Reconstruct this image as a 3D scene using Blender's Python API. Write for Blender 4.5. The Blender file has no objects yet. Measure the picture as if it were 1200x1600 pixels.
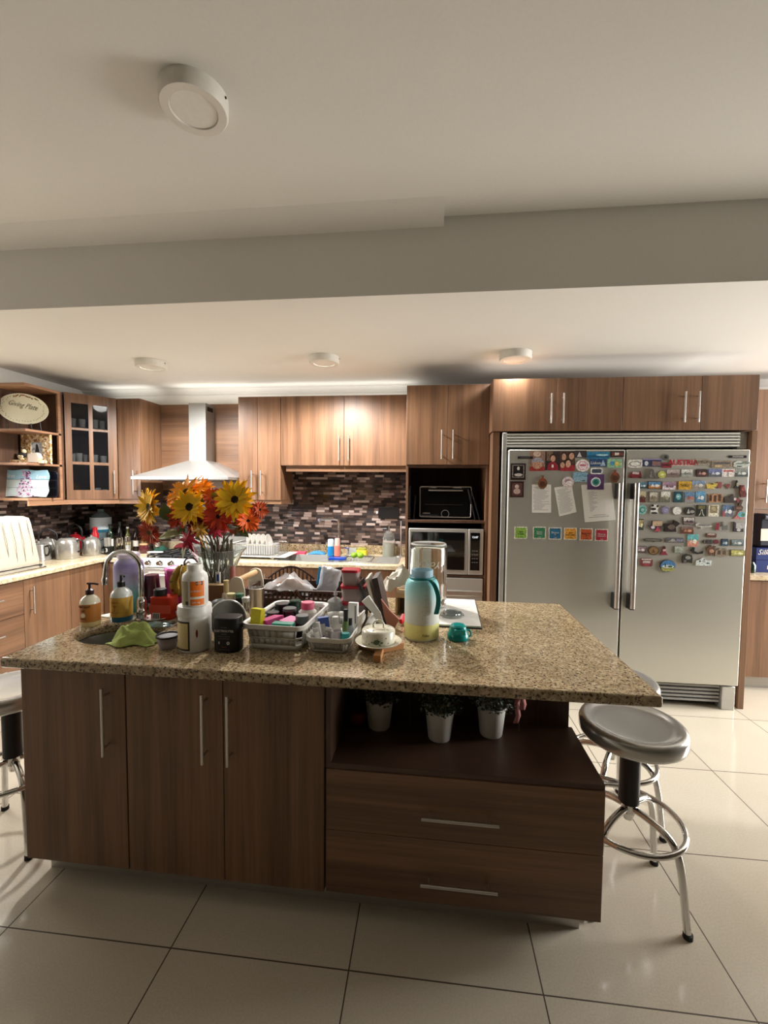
import bpy, math, random
from mathutils import Vector, Matrix
S = bpy.context.scene
C = S.collection
PI = math.pi
rnd = random.Random(7)

# ------------------------------------------------------------------ camera
CAM_Z = 1.53
YAW, PITCH, ROLL, FPX = math.radians(-6.006), math.radians(-3.019), math.radians(0.491), 676.5
cam_d = bpy.data.cameras.new('camera'); cam = bpy.data.objects.new('camera', cam_d); C.objects.link(cam)
cam_d.sensor_fit = 'VERTICAL'; cam_d.sensor_height = 24.0; cam_d.lens = 24.0*FPX/1600.0
cam_d.clip_start = 0.02
_f = Vector((math.sin(YAW)*math.cos(PITCH), math.cos(YAW)*math.cos(PITCH), math.sin(PITCH)))
_r0 = Vector((math.cos(YAW), -math.sin(YAW), 0)); _u0 = _r0.cross(_f)
_r = _r0*math.cos(ROLL)+_u0*math.sin(ROLL); _u = _u0*math.cos(ROLL)-_r0*math.sin(ROLL)
cam.matrix_world = Matrix(((_r.x,_u.x,-_f.x,0),(_r.y,_u.y,-_f.y,0),(_r.z,_u.z,-_f.z,CAM_Z),(0,0,0,1)))
S.camera = cam

# ------------------------------------------------------------------ world, lights, exposure
W = bpy.data.worlds.new('world'); S.world = W; W.use_nodes = True
bg = W.node_tree.nodes['Background']; bg.inputs[0].default_value = (1.0, 0.96, 0.9, 1); bg.inputs[1].default_value = 0.02
S.view_settings.view_transform = 'Standard'; S.view_settings.look = 'None'
S.view_settings.exposure = 0.0; S.view_settings.gamma = 1.0; S.view_settings.use_curve_mapping = False

def area(name, loc, target, sx, sy, power, col=(1, .95, .88), spread=180):
    d = bpy.data.lights.new(name, 'AREA'); d.shape = 'RECTANGLE'; d.size = sx; d.size_y = sy
    d.energy = power; d.color = col; d.spread = math.radians(spread)
    o = bpy.data.objects.new(name, d); C.objects.link(o); o.location = loc
    v = Vector(target)-Vector(loc); o.rotation_euler = v.to_track_quat('-Z', 'Y').to_euler()
    return o
area('right_side_fill', (5.05, 3.0, 1.45), (.2, 2.75, .35), 2.0, 1.9, 185, (1, .97, .925), 120)  # soft area light added out of view on the right, no window known
area('left_side_fill', (-3.35, 2.45, 1.6), (-1.7, 3.3, .4), .8, .9, 32, (1, .97, .925), 120)  # weaker fill added out of view on the left, no doorway there
area('cabinet_top_light', (-1.3, 3.98, 2.375), (-1.3, 4.05, 3), 2.3, .06, 2.2, (1, .97, .9))
area('cabinet_top_light', (1.3, 3.5, 2.36), (1.3, 3.55, 3), 1.8, .3, 1.0, (1, .97, .9))  # added fill that lifts the dark ceiling band over the fridge cabinets
area('cabinet_top_light', (-2.95, 4.0, 2.385), (-2.95, 4.0, 3), .5, .06, .5, (1, .97, .9))

# ------------------------------------------------------------------ materials
def lin(c):
    c = c/255.0
    return c/12.92 if c <= .04045 else ((c+.055)/1.055)**2.4
def rgb(t): return (lin(t[0]), lin(t[1]), lin(t[2]), 1)
_mc = {}
def pm(name, col, rough=.5, metal=0, trans=0, alpha=1, coat=0, ior=1.45, sub=0, emit=None, bump=None):
    """one plain procedural material; col in 0-255"""
    if name in _mc: return _mc[name]
    m = bpy.data.materials.new(name); m.use_nodes = True; b = m.node_tree.nodes['Principled BSDF']
    b.inputs['Base Color'].default_value = rgb(col); b.inputs['Roughness'].default_value = rough
    b.inputs['Metallic'].default_value = metal; b.inputs['Transmission Weight'].default_value = trans
    b.inputs['Alpha'].default_value = alpha; b.inputs['Coat Weight'].default_value = coat; b.inputs['IOR'].default_value = ior
    if sub: b.inputs['Subsurface Weight'].default_value = sub; b.inputs['Subsurface Radius'].default_value = (.01, .01, .01)
    if emit: b.inputs['Emission Color'].default_value = rgb(emit[0]); b.inputs['Emission Strength'].default_value = emit[1]
    nt = m.node_tree; N = nt.nodes; L = nt.links
    tc = N.new('ShaderNodeTexCoord'); no = N.new('ShaderNodeTexNoise')
    L.new(tc.outputs['Object'], no.inputs['Vector'])
    sc, st = bump if bump else (60, .0)
    no.inputs['Scale'].default_value = sc; no.inputs['Detail'].default_value = 3
    mx = N.new('ShaderNodeMix'); mx.data_type = 'RGBA'; mx.blend_type = 'MULTIPLY'; mx.inputs['Factor'].default_value = .12
    mx.inputs['A'].default_value = rgb(col); L.new(no.outputs['Fac'], mx.inputs['B'])
    if not trans: L.new(mx.outputs['Result'], b.inputs['Base Color'])
    if st:
        bp = N.new('ShaderNodeBump'); bp.inputs['Strength'].default_value = st; bp.inputs['Distance'].default_value = .004
        L.new(no.outputs['Fac'], bp.inputs['Height']); L.new(bp.outputs['Normal'], b.inputs['Normal'])
    _mc[name] = m; return m

class NT:
    def __init__(s, name):
        s.m = bpy.data.materials.new(name); s.m.use_nodes = True; s.n = s.m.node_tree.nodes; s.l = s.m.node_tree.links
        s.b = s.n['Principled BSDF']; s.tc = s.n.new('ShaderNodeTexCoord').outputs['Object']
    def new(s, t, **k):
        o = s.n.new('ShaderNode'+t)
        for a, v in k.items(): setattr(o, a, v)
        return o
    def link(s, a, b): s.l.new(a, b)
    def math(s, op, a, b=None):
        o = s.new('Math', operation=op)
        for i, v in enumerate((a, b)):
            if v is None: continue
            if isinstance(v, (int, float)): o.inputs[i].default_value = v
            else: s.link(v, o.inputs[i])
        return o.outputs[0]
    def ramp(s, fac, stops, const=False):
        r = s.new('ValToRGB'); e = r.color_ramp
        if const: e.interpolation = 'CONSTANT'
        e.elements[0].position = stops[0][0]; e.elements[0].color = rgb(stops[0][1])
        e.elements[1].position = stops[-1][0]; e.elements[1].color = rgb(stops[-1][1])
        for p, c in stops[1:-1]:
            x = e.elements.new(p); x.color = rgb(c)
        s.link(fac, r.inputs[0]); return r.outputs[0]
    def noise(s, vec, scale, detail=4, rough=.5, vscale=None):
        if vscale:
            mp = s.new('Mapping'); mp.inputs['Scale'].default_value = vscale; s.link(vec, mp.inputs[0]); vec = mp.outputs[0]
        n = s.new('TexNoise'); n.inputs['Scale'].default_value = scale; n.inputs['Detail'].default_value = detail
        n.inputs['Roughness'].default_value = rough; s.link(vec, n.inputs['Vector']); return n.outputs['Fac']
    def mix(s, fac, a, b, mode='MIX'):
        o = s.new('Mix', data_type='RGBA', blend_type=mode)
        if isinstance(fac, (int, float)): o.inputs['Factor'].default_value = fac
        else: s.link(fac, o.inputs['Factor'])
        for k, v in (('A', a), ('B', b)):
            if isinstance(v, tuple): o.inputs[k].default_value = rgb(v)
            else: s.link(v, o.inputs[k])
        return o.outputs['Result']
    def bump(s, h, strength=.3, dist=.002):
        o = s.new('Bump'); o.inputs['Strength'].default_value = strength; o.inputs['Distance'].default_value = dist
        s.link(h, o.inputs['Height']); s.link(o.outputs[0], s.b.inputs['Normal'])

def wood(name, light, dark, horiz=False, rough=.42):
    t = NT(name)
    oi = t.new('ObjectInfo'); r = t.math('MULTIPLY', oi.outputs['Random'], 37.0)
    cb = t.new('CombineXYZ'); t.link(r, cb.inputs[0]); t.link(r, cb.inputs[1]); t.link(r, cb.inputs[2])
    va = t.new('VectorMath', operation='ADD'); t.link(t.tc, va.inputs[0]); t.link(cb.outputs[0], va.inputs[1]); v = va.outputs[0]
    k = (lambda a, b: (b, b, a)) if horiz else (lambda a, b: (a, a, b))
    if horiz: k = lambda a, b: (b, b, a)
    bands = t.noise(v, 1, 1.5, .4, k(11, .22))
    grain = t.noise(v, 1, 5, .62, k(75, 2.2))
    wav = t.noise(v, 1, 3, .5, k(24, 1.1))
    mid = tuple((a+b)/2 for a, b in zip(light, dark))
    c1 = t.ramp(bands, [(.34, dark), (.46, mid), (.56, light), (.68, tuple(min(255, c*1.05) for c in light))])
    c2 = t.ramp(grain, [(.32, tuple(c*.62 for c in mid)), (.5, mid), (.66, tuple(min(255, c*1.24) for c in mid))])
    c3 = t.ramp(wav, [(.38, tuple(c*.8 for c in mid)), (.6, tuple(min(255, c*1.1) for c in mid))])
    col = t.mix(.5, c1, c2); col = t.mix(.28, col, c3)
    t.link(col, t.b.inputs['Base Color']); t.b.inputs['Roughness'].default_value = rough
    t.bump(grain, .12, .001)
    return t.m
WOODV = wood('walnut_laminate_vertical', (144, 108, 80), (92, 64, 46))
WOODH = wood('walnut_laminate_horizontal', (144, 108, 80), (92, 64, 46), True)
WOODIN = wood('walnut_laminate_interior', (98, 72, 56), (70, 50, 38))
WOODEDGE = wood('walnut_edge', (170, 128, 98), (130, 95, 72), True)

def granite(name, base, mid, dark, pale, scale=1.0, darkamt=.43, rough=.12):
    t = NT(name)
    a = t.noise(t.tc, 95*scale, 5, .65); b = t.noise(t.tc, 38*scale, 4, .6); c = t.noise(t.tc, 150*scale, 3, .6)
    vo = t.new('TexVoronoi'); vo.inputs['Scale'].default_value = 120*scale; t.link(t.tc, vo.inputs['Vector'])
    c1 = t.ramp(b, [(.35, mid), (.5, base), (.65, pale)])
    c1 = t.mix(.35, c1, t.ramp(vo.outputs['Color'], [(.1, mid), (.5, base), (.9, pale)]))
    f = t.ramp(a, [(darkamt-.035, (255, 255, 255)), (darkamt+.025, (0, 0, 0))])
    c2 = t.mix(f, c1, dark)
    g = t.ramp(c, [(.60, (0, 0, 0)), (.68, (255, 255, 255))])
    c3 = t.mix(g, c2, pale)
    t.link(c3, t.b.inputs['Base Color']); t.b.inputs['Roughness'].default_value = rough
    return t.m
GRAN = granite('brown_granite', (172, 151, 118), (142, 118, 88), (68, 54, 41), (204, 186, 152), 1.1, .45)
GRANL = granite('cream_granite', (205, 190, 160), (180, 160, 125), (112, 92, 70), (228, 216, 190), .9, .375, .2)

def floor_mat():
    t = NT('porcelain_floor')
    sp = t.new('SeparateXYZ'); t.link(t.tc, sp.inputs[0])
    def grout(o, off):
        u = t.math('DIVIDE', t.math('ADD', o, off), .6)
        fr = t.math('FRACT', u); d = t.math('ABSOLUTE', t.math('SUBTRACT', fr, .5))
        return t.math('GREATER_THAN', d, .5-.0022/.6), t.math('FLOOR', u)
    gx, ix = grout(sp.outputs[0], 60.235); gy, iy = grout(sp.outputs[1], 60.0-1.281)
    g = t.math('MAXIMUM', gx, gy)
    cb = t.new('CombineXYZ'); t.link(ix, cb.inputs[0]); t.link(iy, cb.inputs[1])
    wn = t.new('TexWhiteNoise'); t.link(cb.outputs[0], wn.inputs['Vector'])
    sp2 = t.noise(t.tc, 160, 3, .7); cl = t.noise(t.tc, 2.2, 3, .5)
    c = t.mix(.5, t.ramp(cl, [(.3, (196, 187, 170)), (.7, (208, 200, 184))]), t.ramp(sp2, [(.35, (186, 177, 160)), (.65, (212, 204, 188))]))
    c = t.mix(t.math('MULTIPLY', wn.outputs['Value'], .25), c, (186, 176, 160))
    c = t.mix(g, c, (70, 58, 46))
    t.link(c, t.b.inputs['Base Color'])
    r = t.math('ADD', t.math('MULTIPLY', g, .5), .13); t.link(r, t.b.inputs['Roughness'])
    t.b.inputs['Coat Weight'].default_value = .15; t.b.inputs['Coat Roughness'].default_value = .08
    return t.m
FLOOR = floor_mat()

def tiles_mat():
    t = NT('linear_mosaic_backsplash')
    sp = t.new('SeparateXYZ'); t.link(t.tc, sp.inputs[0])
    u0 = t.math('ADD', sp.outputs[0], sp.outputs[1])
    row = t.math('FLOOR', t.math('DIVIDE', sp.outputs[2], .0245)); fz = t.math('FRACT', t.math('DIVIDE', sp.outputs[2], .0245))
    wr = t.new('TexWhiteNoise', noise_dimensions='1D'); t.link(row, wr.inputs['W'])
    u = t.math('ADD', t.math('DIVIDE', u0, .125), t.math('MULTIPLY', wr.outputs['Value'], 9.0))
    fl = t.math('FLOOR', u); fr = t.math('FRACT', u)
    cb = t.new('CombineXYZ'); t.link(fl, cb.inputs[0]); t.link(row, cb.inputs[1])
    wn = t.new('TexWhiteNoise'); t.link(cb.outputs[0], wn.inputs['Vector'])
    hlf = t.math('GREATER_THAN', fr, t.math('ADD', t.math('MULTIPLY', wn.outputs['Value'], .4), .3))
    cb2 = t.new('CombineXYZ'); t.link(fl, cb2.inputs[0]); t.link(row, cb2.inputs[1]); t.link(hlf, cb2.inputs[2])
    w2 = t.new('TexWhiteNoise'); t.link(cb2.outputs[0], w2.inputs['Vector'])
    col = t.ramp(w2.outputs['Value'], [(0, (46, 38, 36)), (.22, (66, 54, 49)), (.42, (84, 68, 62)), (.6, (56, 50, 50)), (.72, (110, 92, 84)), (.84, (146, 126, 118)), (.93, (178, 160, 152))], True)
    gr = t.math('MAXIMUM', t.math('LESS_THAN', fz, .09), t.math('LESS_THAN', fr, .016))
    col = t.mix(gr, col, (34, 29, 27))
    t.link(col, t.b.inputs['Base Color']); t.link(t.math('ADD', t.math('MULTIPLY', w2.outputs['Value'], .25), .12), t.b.inputs['Roughness'])
    t.bump(t.math('SUBTRACT', 1, gr), .5, .0015)
    return t.m
TILES = tiles_mat()

def plaster(name, col):
    t = NT(name); n = t.noise(t.tc, 90, 4, .6); n2 = t.noise(t.tc, 1.2, 2, .5)
    c = t.mix(.5, t.ramp(n2, [(.3, tuple(x*.97 for x in col)), (.7, col)]), t.ramp(n, [(.3, tuple(x*.97 for x in col)), (.7, col)]))
    t.link(c, t.b.inputs['Base Color']); t.b.inputs['Roughness'].default_value = .85; t.bump(n, .12, .001)
    return t.m
CEIL = plaster('ceiling_paint', (230, 228, 222)); WALLP = plaster('wall_paint', (238, 236, 230))

def brushed(name, col, rough=.3, horiz=True, amt=.10):
    t = NT(name); n = t.noise(t.tc, 1, 4, .6, (3, 3, 260) if horiz else (260, 260, 3))
    c = t.ramp(n, [(.3, tuple(x*(1-amt) for x in col)), (.7, col)])
    t.link(c, t.b.inputs['Base Color']); t.b.inputs['Metallic'].default_value = .62
    t.link(t.math('ADD', t.math('MULTIPLY', n, .12), rough-.06), t.b.inputs['Roughness'])
    return t.m
STEEL = brushed('brushed_stainless', (202, 202, 198), .36, True, .04)
STEELD = brushed('fridge_stainless', (206, 205, 197), .36, True, .02); STEELD.node_tree.nodes['Principled BSDF'].inputs['Metallic'].default_value = .68
STEELH = pm('satin_steel_handle', (205, 200, 194), .3, .9)
CHROME = pm('chrome', (215, 214, 212), .09, 1); SEATST = brushed('stool_seat_steel', (198, 197, 194), .2, True, .03)
BLACK = pm('black_plastic', (22, 21, 21), .4); BLACKG = pm('black_glass', (12, 12, 13), .06, coat=.5)
RUBBER = pm('black_rubber', (26, 25, 24), .7); WHITE = pm('white_plastic', (226, 224, 218), .38)
IRON = pm('cast_iron', (38, 38, 40), .6); GLASS = pm('clear_glass', (250, 252, 252), .03, trans=1, ior=1.3)
PAPER = pm('white_paper', (232, 230, 226), .8); INK = pm('grey_ink', (120, 118, 118), .8); DKINK = pm('dark_ink', (40, 38, 40), .8)

# ------------------------------------------------------------------ mesh helpers
class MB:
    def __init__(s): s.v = []; s.f = []; s.fm = []; s.mi = 0
    def add(s, vs, fs):
        o = len(s.v); s.v += [tuple(v) for v in vs]; s.f += [tuple(i+o for i in f) for f in fs]; s.fm += [s.mi]*len(fs); return s
    def m(s, i): s.mi = i; return s
    def box(s, x0, x1, y0, y1, z0, z1):
        v = [(x, y, z) for z in (z0, z1) for y in (y0, y1) for x in (x0, x1)]
        return s.add(v, [(0,2,3,1),(4,5,7,6),(0,1,5,4),(2,6,7,3),(0,4,6,2),(1,3,7,5)])
    def cbox(s, cx, cy, cz, w, d, h): return s.box(cx-w/2, cx+w/2, cy-d/2, cy+d/2, cz-h/2, cz+h/2)
    def lathe(s, prof, cx=0, cy=0, n=32, sx=1, sy=1):
        """prof: (r,z) from bottom to top; r=0 ends close"""
        vs = []; fs = []
        rings = []
        for r, z in prof:
            if r < 1e-6: vs.append((cx, cy, z)); rings.append([len(vs)-1])
            else:
                b = len(vs)
                vs += [(cx+r*sx*math.cos(2*PI*i/n), cy+r*sy*math.sin(2*PI*i/n), z) for i in range(n)]
                rings.append(list(range(b, b+n)))
        for a, b in zip(rings, rings[1:]):
            for i in range(n):
                j = (i+1) % n
                if len(a) == 1 and len(b) == 1: continue
                if len(a) == 1: fs.append((a[0], b[j], b[i]))
                elif len(b) == 1: fs.append((a[i], a[j], b[0]))
                else: fs.append((a[i], a[j], b[j], b[i]))
        return s.add(vs, fs)
    def cyl(s, cx, cy, z0, z1, r, n=24, r2=None): return s.lathe([(0, z0), (r, z0), (r if r2 is None else r2, z1), (0, z1)], cx, cy, n)
    def tube(s, pts, r, n=8, closed=False, radii=None, cap=True):
        P = [Vector(p) for p in pts]; N = len(P); vs = []; fs = []; prev = None
        for i in range(N):
            a = P[(i-1) % N] if (closed or i > 0) else P[i]; b = P[(i+1) % N] if (closed or i < N-1) else P[i]
            t = (b-a); t = t.normalized() if t.length > 1e-9 else Vector((0, 0, 1))
            if prev is None:
                u = t.cross(Vector((0, 0, 1)));
                if u.length < 1e-3: u = t.cross(Vector((1, 0, 0)))
                u.normalize()
            else:
                u = prev - t*prev.dot(t); u.normalize()
            prev = u; w = t.cross(u); rr = radii[i] if radii else r
            for k in range(n):
                an = 2*PI*k/n; vs.append(P[i]+u*(rr*math.cos(an))+w*(rr*math.sin(an)))
        M = N if closed else N-1
        for i in range(M):
            for k in range(n):
                a = i*n+k; b = i*n+(k+1) % n; c = ((i+1) % N)*n+(k+1) % n; d = ((i+1) % N)*n+k
                fs.append((a, b, c, d))
        if not closed and cap: fs.append(tuple(range(n-1, -1, -1))); fs.append(tuple((N-1)*n+k for k in range(n)))
        return s.add(vs, fs)
    def prism(s, poly, d0, d1, axis='y'):
        """poly in (x,z) extruded along y (axis 'y'), (x,y) along z ('z') or (y,z) along x ('x')"""
        n = len(poly)
        mk = {'y': lambda p, d: (p[0], d, p[1]), 'z': lambda p, d: (p[0], p[1], d), 'x': lambda p, d: (d, p[0], p[1])}[axis]
        vs = [mk(p, d0) for p in poly]+[mk(p, d1) for p in poly]
        fs = [tuple(range(n)), tuple(range(2*n-1, n-1, -1))]+[(i, i+n, (i+1) % n+n, (i+1) % n) for i in range(n)]
        return s.add(vs, fs)
    def ball(s, c, r, n=16, sq=(1, 1, 1)):
        pr = [(math.sin(PI*i/(n//2)), -math.cos(PI*i/(n//2))) for i in range(n//2+1)]
        o = len(s.v); s.lathe([(a, b) for a, b in pr], 0, 0, n)
        for i in range(o, len(s.v)):
            x, y, z = s.v[i]; s.v[i] = (c[0]+x*r*sq[0], c[1]+y*r*sq[1], c[2]+z*r*sq[2])
        return s
    def join(s, o, M=None, keep=False):
        k = len(s.v); s.v += [tuple(M @ Vector(v)) if M else v for v in o.v]
        s.f += [tuple(i+k for i in f) for f in o.f]; s.fm += (o.fm if keep else [s.mi]*len(o.f)); return s
    def xf(s, M, start=0):
        for i in range(start, len(s.v)): s.v[i] = tuple(M @ Vector(s.v[i]))
        return s
    def fn(s, g, start=0):
        for i in range(start, len(s.v)): s.v[i] = tuple(g(*s.v[i]))
        return s
    def build(s, name, mats, parent=None, bevel=0, sharp=38, loc=None, rz=0, solid=0, sub=0, bseg=2, flat=False):
        me = bpy.data.meshes.new(name); me.from_pydata(s.v, [], s.f)
        mats = mats if isinstance(mats, (list, tuple)) else [mats]
        for m in mats: me.materials.append(m)
        for p, mi in zip(me.polygons, s.fm): p.material_index = min(mi, len(mats)-1); p.use_smooth = not flat
        bm = bmesh.new(); bm.from_mesh(me); bmesh.ops.recalc_face_normals(bm, faces=bm.faces); bm.to_mesh(me); bm.free()
        if not flat: me.set_sharp_from_angle(angle=math.radians(sharp))
        me.update()
        o = bpy.data.objects.new(name, me); C.objects.link(o)
        if loc is not None: o.location = loc
        if rz: o.rotation_euler = (0, 0, rz)
        if parent: o.parent = parent
        if solid: q = o.modifiers.new('solid', 'SOLIDIFY'); q.thickness = solid; q.offset = 0
        if bevel: q = o.modifiers.new('bevel', 'BEVEL'); q.width = bevel; q.segments = bseg; q.limit_method = 'ANGLE'; q.angle_limit = math.radians(40)
        if sub: q = o.modifiers.new('sub', 'SUBSURF'); q.levels = sub; q.render_levels = sub
        return o
import bmesh

def tag(o, label, cat, group=None):
    o['label'] = label; o['category'] = cat
    if group: o['group'] = group
    return o
def thing(name, label, cat, loc=(0, 0, 0), rz=0, group=None, parent=None):
    o = bpy.data.objects.new(name, None); C.objects.link(o); o.location = loc; o.rotation_euler = (0, 0, rz); o.empty_display_size = .05
    return tag(o, label, cat, group)
def single(name, mb, mats, label, cat, loc=(0, 0, 0), rz=0, group=None, **k):
    return tag(mb.build(name, mats, None, loc=loc, rz=rz, **k), label, cat, group)
def struct(name, mb, mat, **k):
    o = mb.build(name, mat, None, **k); o['kind'] = 'structure'; return o
def copy_tree(o, loc=None, rz=None, label=None, group=None, parent=None):
    c = o.copy(); C.objects.link(c)
    if parent: c.parent = parent
    if loc is not None: c.location = loc
    if rz is not None: c.rotation_euler = (0, 0, rz)
    if label: c['label'] = label
    if group: c['group'] = group
    for ch in list(o.children): copy_tree(ch, parent=c)
    return c
def arc(cx, cy, r, a0, a1, n=12): return [(cx+r*math.cos(math.radians(a0+(a1-a0)*i/n)), cy+r*math.sin(math.radians(a0+(a1-a0)*i/n))) for i in range(n+1)]
def rrect(w, h, r, n=4, cx=0, cy=0):
    r = min(r, w/2-1e-4, h/2-1e-4); o = []
    for sx, sy, a in ((1, 1, 0), (-1, 1, 90), (-1, -1, 180), (1, -1, 270)):
        o += arc(cx+sx*(w/2-r), cy+sy*(h/2-r), r, a, a+90, n)
    return o
def spline(pts, n=8):
    """Catmull-Rom through the points"""
    P = [Vector(p) for p in pts]; P = [P[0]*2-P[1]]+P+[P[-1]*2-P[-2]]; o = []
    for i in range(1, len(P)-2):
        for k in range(n):
            t = k/n; a, b, c, d = P[i-1:i+3]
            o.append(.5*((2*b)+(c-a)*t+(2*a-5*b+4*c-d)*t*t+(3*b-a-3*c+d)*t**3))
    o.append(P[-2]); return o
def text_mb(txt, size, depth=.0006, shear=0, space=1.0, font_w=0):
    """lettering standing in the xz plane, facing -y, centred"""
    cu = bpy.data.curves.new('t', 'FONT'); cu.body = txt; cu.size = size; cu.align_x = 'CENTER'; cu.align_y = 'CENTER'
    cu.extrude = depth/2; cu.shear = shear; cu.space_character = space; cu.resolution_u = 2; cu.offset = font_w
    o = bpy.data.objects.new('t', cu); C.objects.link(o)
    dg = bpy.context.evaluated_depsgraph_get(); me = o.evaluated_get(dg).to_mesh()
    mb = MB().add([(v.co.x, -v.co.z, v.co.y) for v in me.vertices], [tuple(p.vertices) for p in me.polygons])
    o.evaluated_get(dg).to_mesh_clear(); bpy.data.objects.remove(o); bpy.data.curves.remove(cu)
    return mb
def wrap(mb, r, ang=0, ry=None):
    """bend flat lettering/label (xz plane) round a cylinder of radius r; ang 0 faces -y"""
    ry = ry or r
    def g(x, y, z):
        a = x/r+ang; q = 1-y/r
        return (r*q*math.sin(a), -ry*q*math.cos(a), z)
    return mb.fn(g)
def patch(w, z0, z1, r, ang=0, off=.0006, n=12, ry=None):
    """a curved label band on a cylinder"""
    m = MB(); vs = []; ry = ry or r
    for zz in (z0, z1):
        for i in range(n+1):
            a = ang-w/(2*r)+w/r*i/n; vs.append(((r+off)*math.sin(a), -(ry+off)*math.cos(a), zz))
    return m.add(vs, [(i, i+1, n+2+i, n+1+i) for i in range(n)])
def R3(ax, d): return Matrix.Rotation(math.radians(d), 4, ax)
def T3(x, y, z): return Matrix.Translation((x, y, z))

# ------------------------------------------------------------------ room shell
XL, YB = -3.52, 4.15        # left wall, back wall
ZC, ZN = 2.50, 2.865         # kitchen ceiling, near ceiling
YBEAM = 2.21
struct('floor', MB().box(XL-.1, 5.2, -2.5, YB+.1, -.08, 0), FLOOR)
struct('ceiling', MB().box(XL-.1, 5.2, YBEAM+.12, YB+.1, ZC, ZC+.1), CEIL)
struct('ceiling', MB().box(XL-.1, 5.2, -2.5, YBEAM, ZN, ZN+.1), CEIL)
bm_ = MB().box(XL-.1, 5.2, YBEAM, YBEAM+.12, ZC, ZN+.1)
struct('trim_1', bm_, CEIL)
struct('trim_2', MB().prism([(YBEAM, ZN-.048), (YBEAM-.15, ZN), (YBEAM, ZN)], XL, .05, 'x'), CEIL, sharp=80)
struct('wall_back', MB().box(XL-.1, 5.2, YB, YB+.1, 0, ZC), WALLP)
struct('wall_left', MB().box(XL-.1, XL, -2.5, YB, 0, ZN), WALLP)
struct('wall_blocker_right', MB().box(2.95, 3.05, -2.5, 1.95, 0, ZN), plaster('wall_blocker_dark', (118, 108, 96)))  # unseen dark wall added to keep the side light off the front
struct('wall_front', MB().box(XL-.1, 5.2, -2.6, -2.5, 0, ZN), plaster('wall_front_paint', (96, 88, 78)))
# cornice along back and left wall
cp = [(YB, ZC), (YB-.06, ZC), (YB-.055, ZC-.012), (YB-.02, ZC-.035), (YB-.012, ZC-.05), (YB, ZC-.05)]
struct('trim_3', MB().prism([(a, b) for a, b in cp], XL, 5.2, 'x'), CEIL)
# tiled backsplash faces (part of the walls)
struct('trim_4', MB().box(-3.52, -.19, YB-.012, YB, .98, 1.76).box(-2.70, -1.75, YB-.0121, YB, .9, .98), TILES)
struct('trim_5', MB().box(XL, XL+.012, 2.0, YB-.012, .98, 1.5), TILES)

# round surface lamps
def ceiling_lamp(name_label, x, y, z, power=0):
    t = thing('ceiling_lamp', name_label, 'ceiling light', (x, y, z))
    MB().lathe([(.112, 0), (.112, -.042), (.106, -.05), (.078, -.05), (.075, -.044)], n=40).build('housing', pm('lamp_housing_white', (222, 218, 208), .5), t)
    MB().lathe([(0, -.046), (.075, -.046)], n=32).build('diffuser', pm('lamp_diffuser', (232, 229, 220), .35), t)
    MB().lathe([(0, 0), (.004, 0), (.004, .004), (0, .004)], n=8).xf(T3(.112, 0, -.015) @ R3('Y', 90)).build('screw', BLACK, t)
    if power:
        d = bpy.data.lights.new('lamp_light', 'SPOT'); d.energy = power; d.spot_size = math.radians(168); d.spot_blend = .5; d.shadow_soft_size = .07; d.color = (1, .97, .925)
        o = bpy.data.objects.new('lamp_light', d); C.objects.link(o); o.location = (0, 0, -.075); o.parent = t
    return t
ceiling_lamp('round white surface lamp alone on the near ceiling close to the viewer', -.820, 1.473, ZN)
ceiling_lamp('round white surface lamp above the range hood side of the kitchen', -2.16, 3.2, ZC, 185)
ceiling_lamp('round white surface lamp above the back sink, the middle one of the far row', -.79, 3.19, ZC, 185)
ceiling_lamp('round white surface lamp closest to the refrigerator', .59, 3.2, ZC, 24)

# ------------------------------------------------------------------ cabinetry helpers
def bar_handle(parent, x, z0, z1, y=0, name='handle', horiz=False, face='-y', off=.032, r=.0055, mat=None):
    """bar pull; vertical at x from z0..z1, or horizontal at z=x from x=z0..z1, standing off the face y"""
    m = MB()
    if not horiz:
        m.tube([(x, y-off, z0), (x, y-off, z1)], r, 10)
        for q in (z0+.03, z1-.03): m.tube([(x, y-off, q), (x, y+.004, q)], r*.8, 8)
    else:
        m.tube([(z0, y-off, x), (z1, y-off, x)], r, 10)
        for q in (z0+.03, z1-.03): m.tube([(q, y-off, x), (q, y+.004, x)], r*.8, 8)
    if face == '+x': m.fn(lambda a, b, c: (-b, a, c))
    return m.build(name, mat or STEELH, parent)
def door(parent, x0, x1, z0, z1, y, handle=None, name='door', mat=None, th=.018, gap=.0015, hz=None, off=.032):
    d = MB().box(x0+gap, x1-gap, y, y+th, z0+gap, z1-gap).build(name, mat or WOODV, parent, bevel=.0012)
    if handle is not None: bar_handle(d, handle, hz[0], hz[1], y, off=off)
    return d
# ------------------------------------------------------------------ island
IX, IY, IR = -.45, 1.434, -.008
def isl(x, y, z=0):
    """world point of the island's own frame (x along its front, y into depth)"""
    c, s_ = math.cos(IR), math.sin(IR); return (IX+x*c-y*s_, IY+x*s_+y*c, z)
def islthing(n, l, c): return thing(n, l, c, (IX, IY, 0), IR)
KICK = brushed('kick_plate_aluminium', (196, 192, 184), .45)
ZT, ZD0, ZD1 = .861, .100, .858
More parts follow.
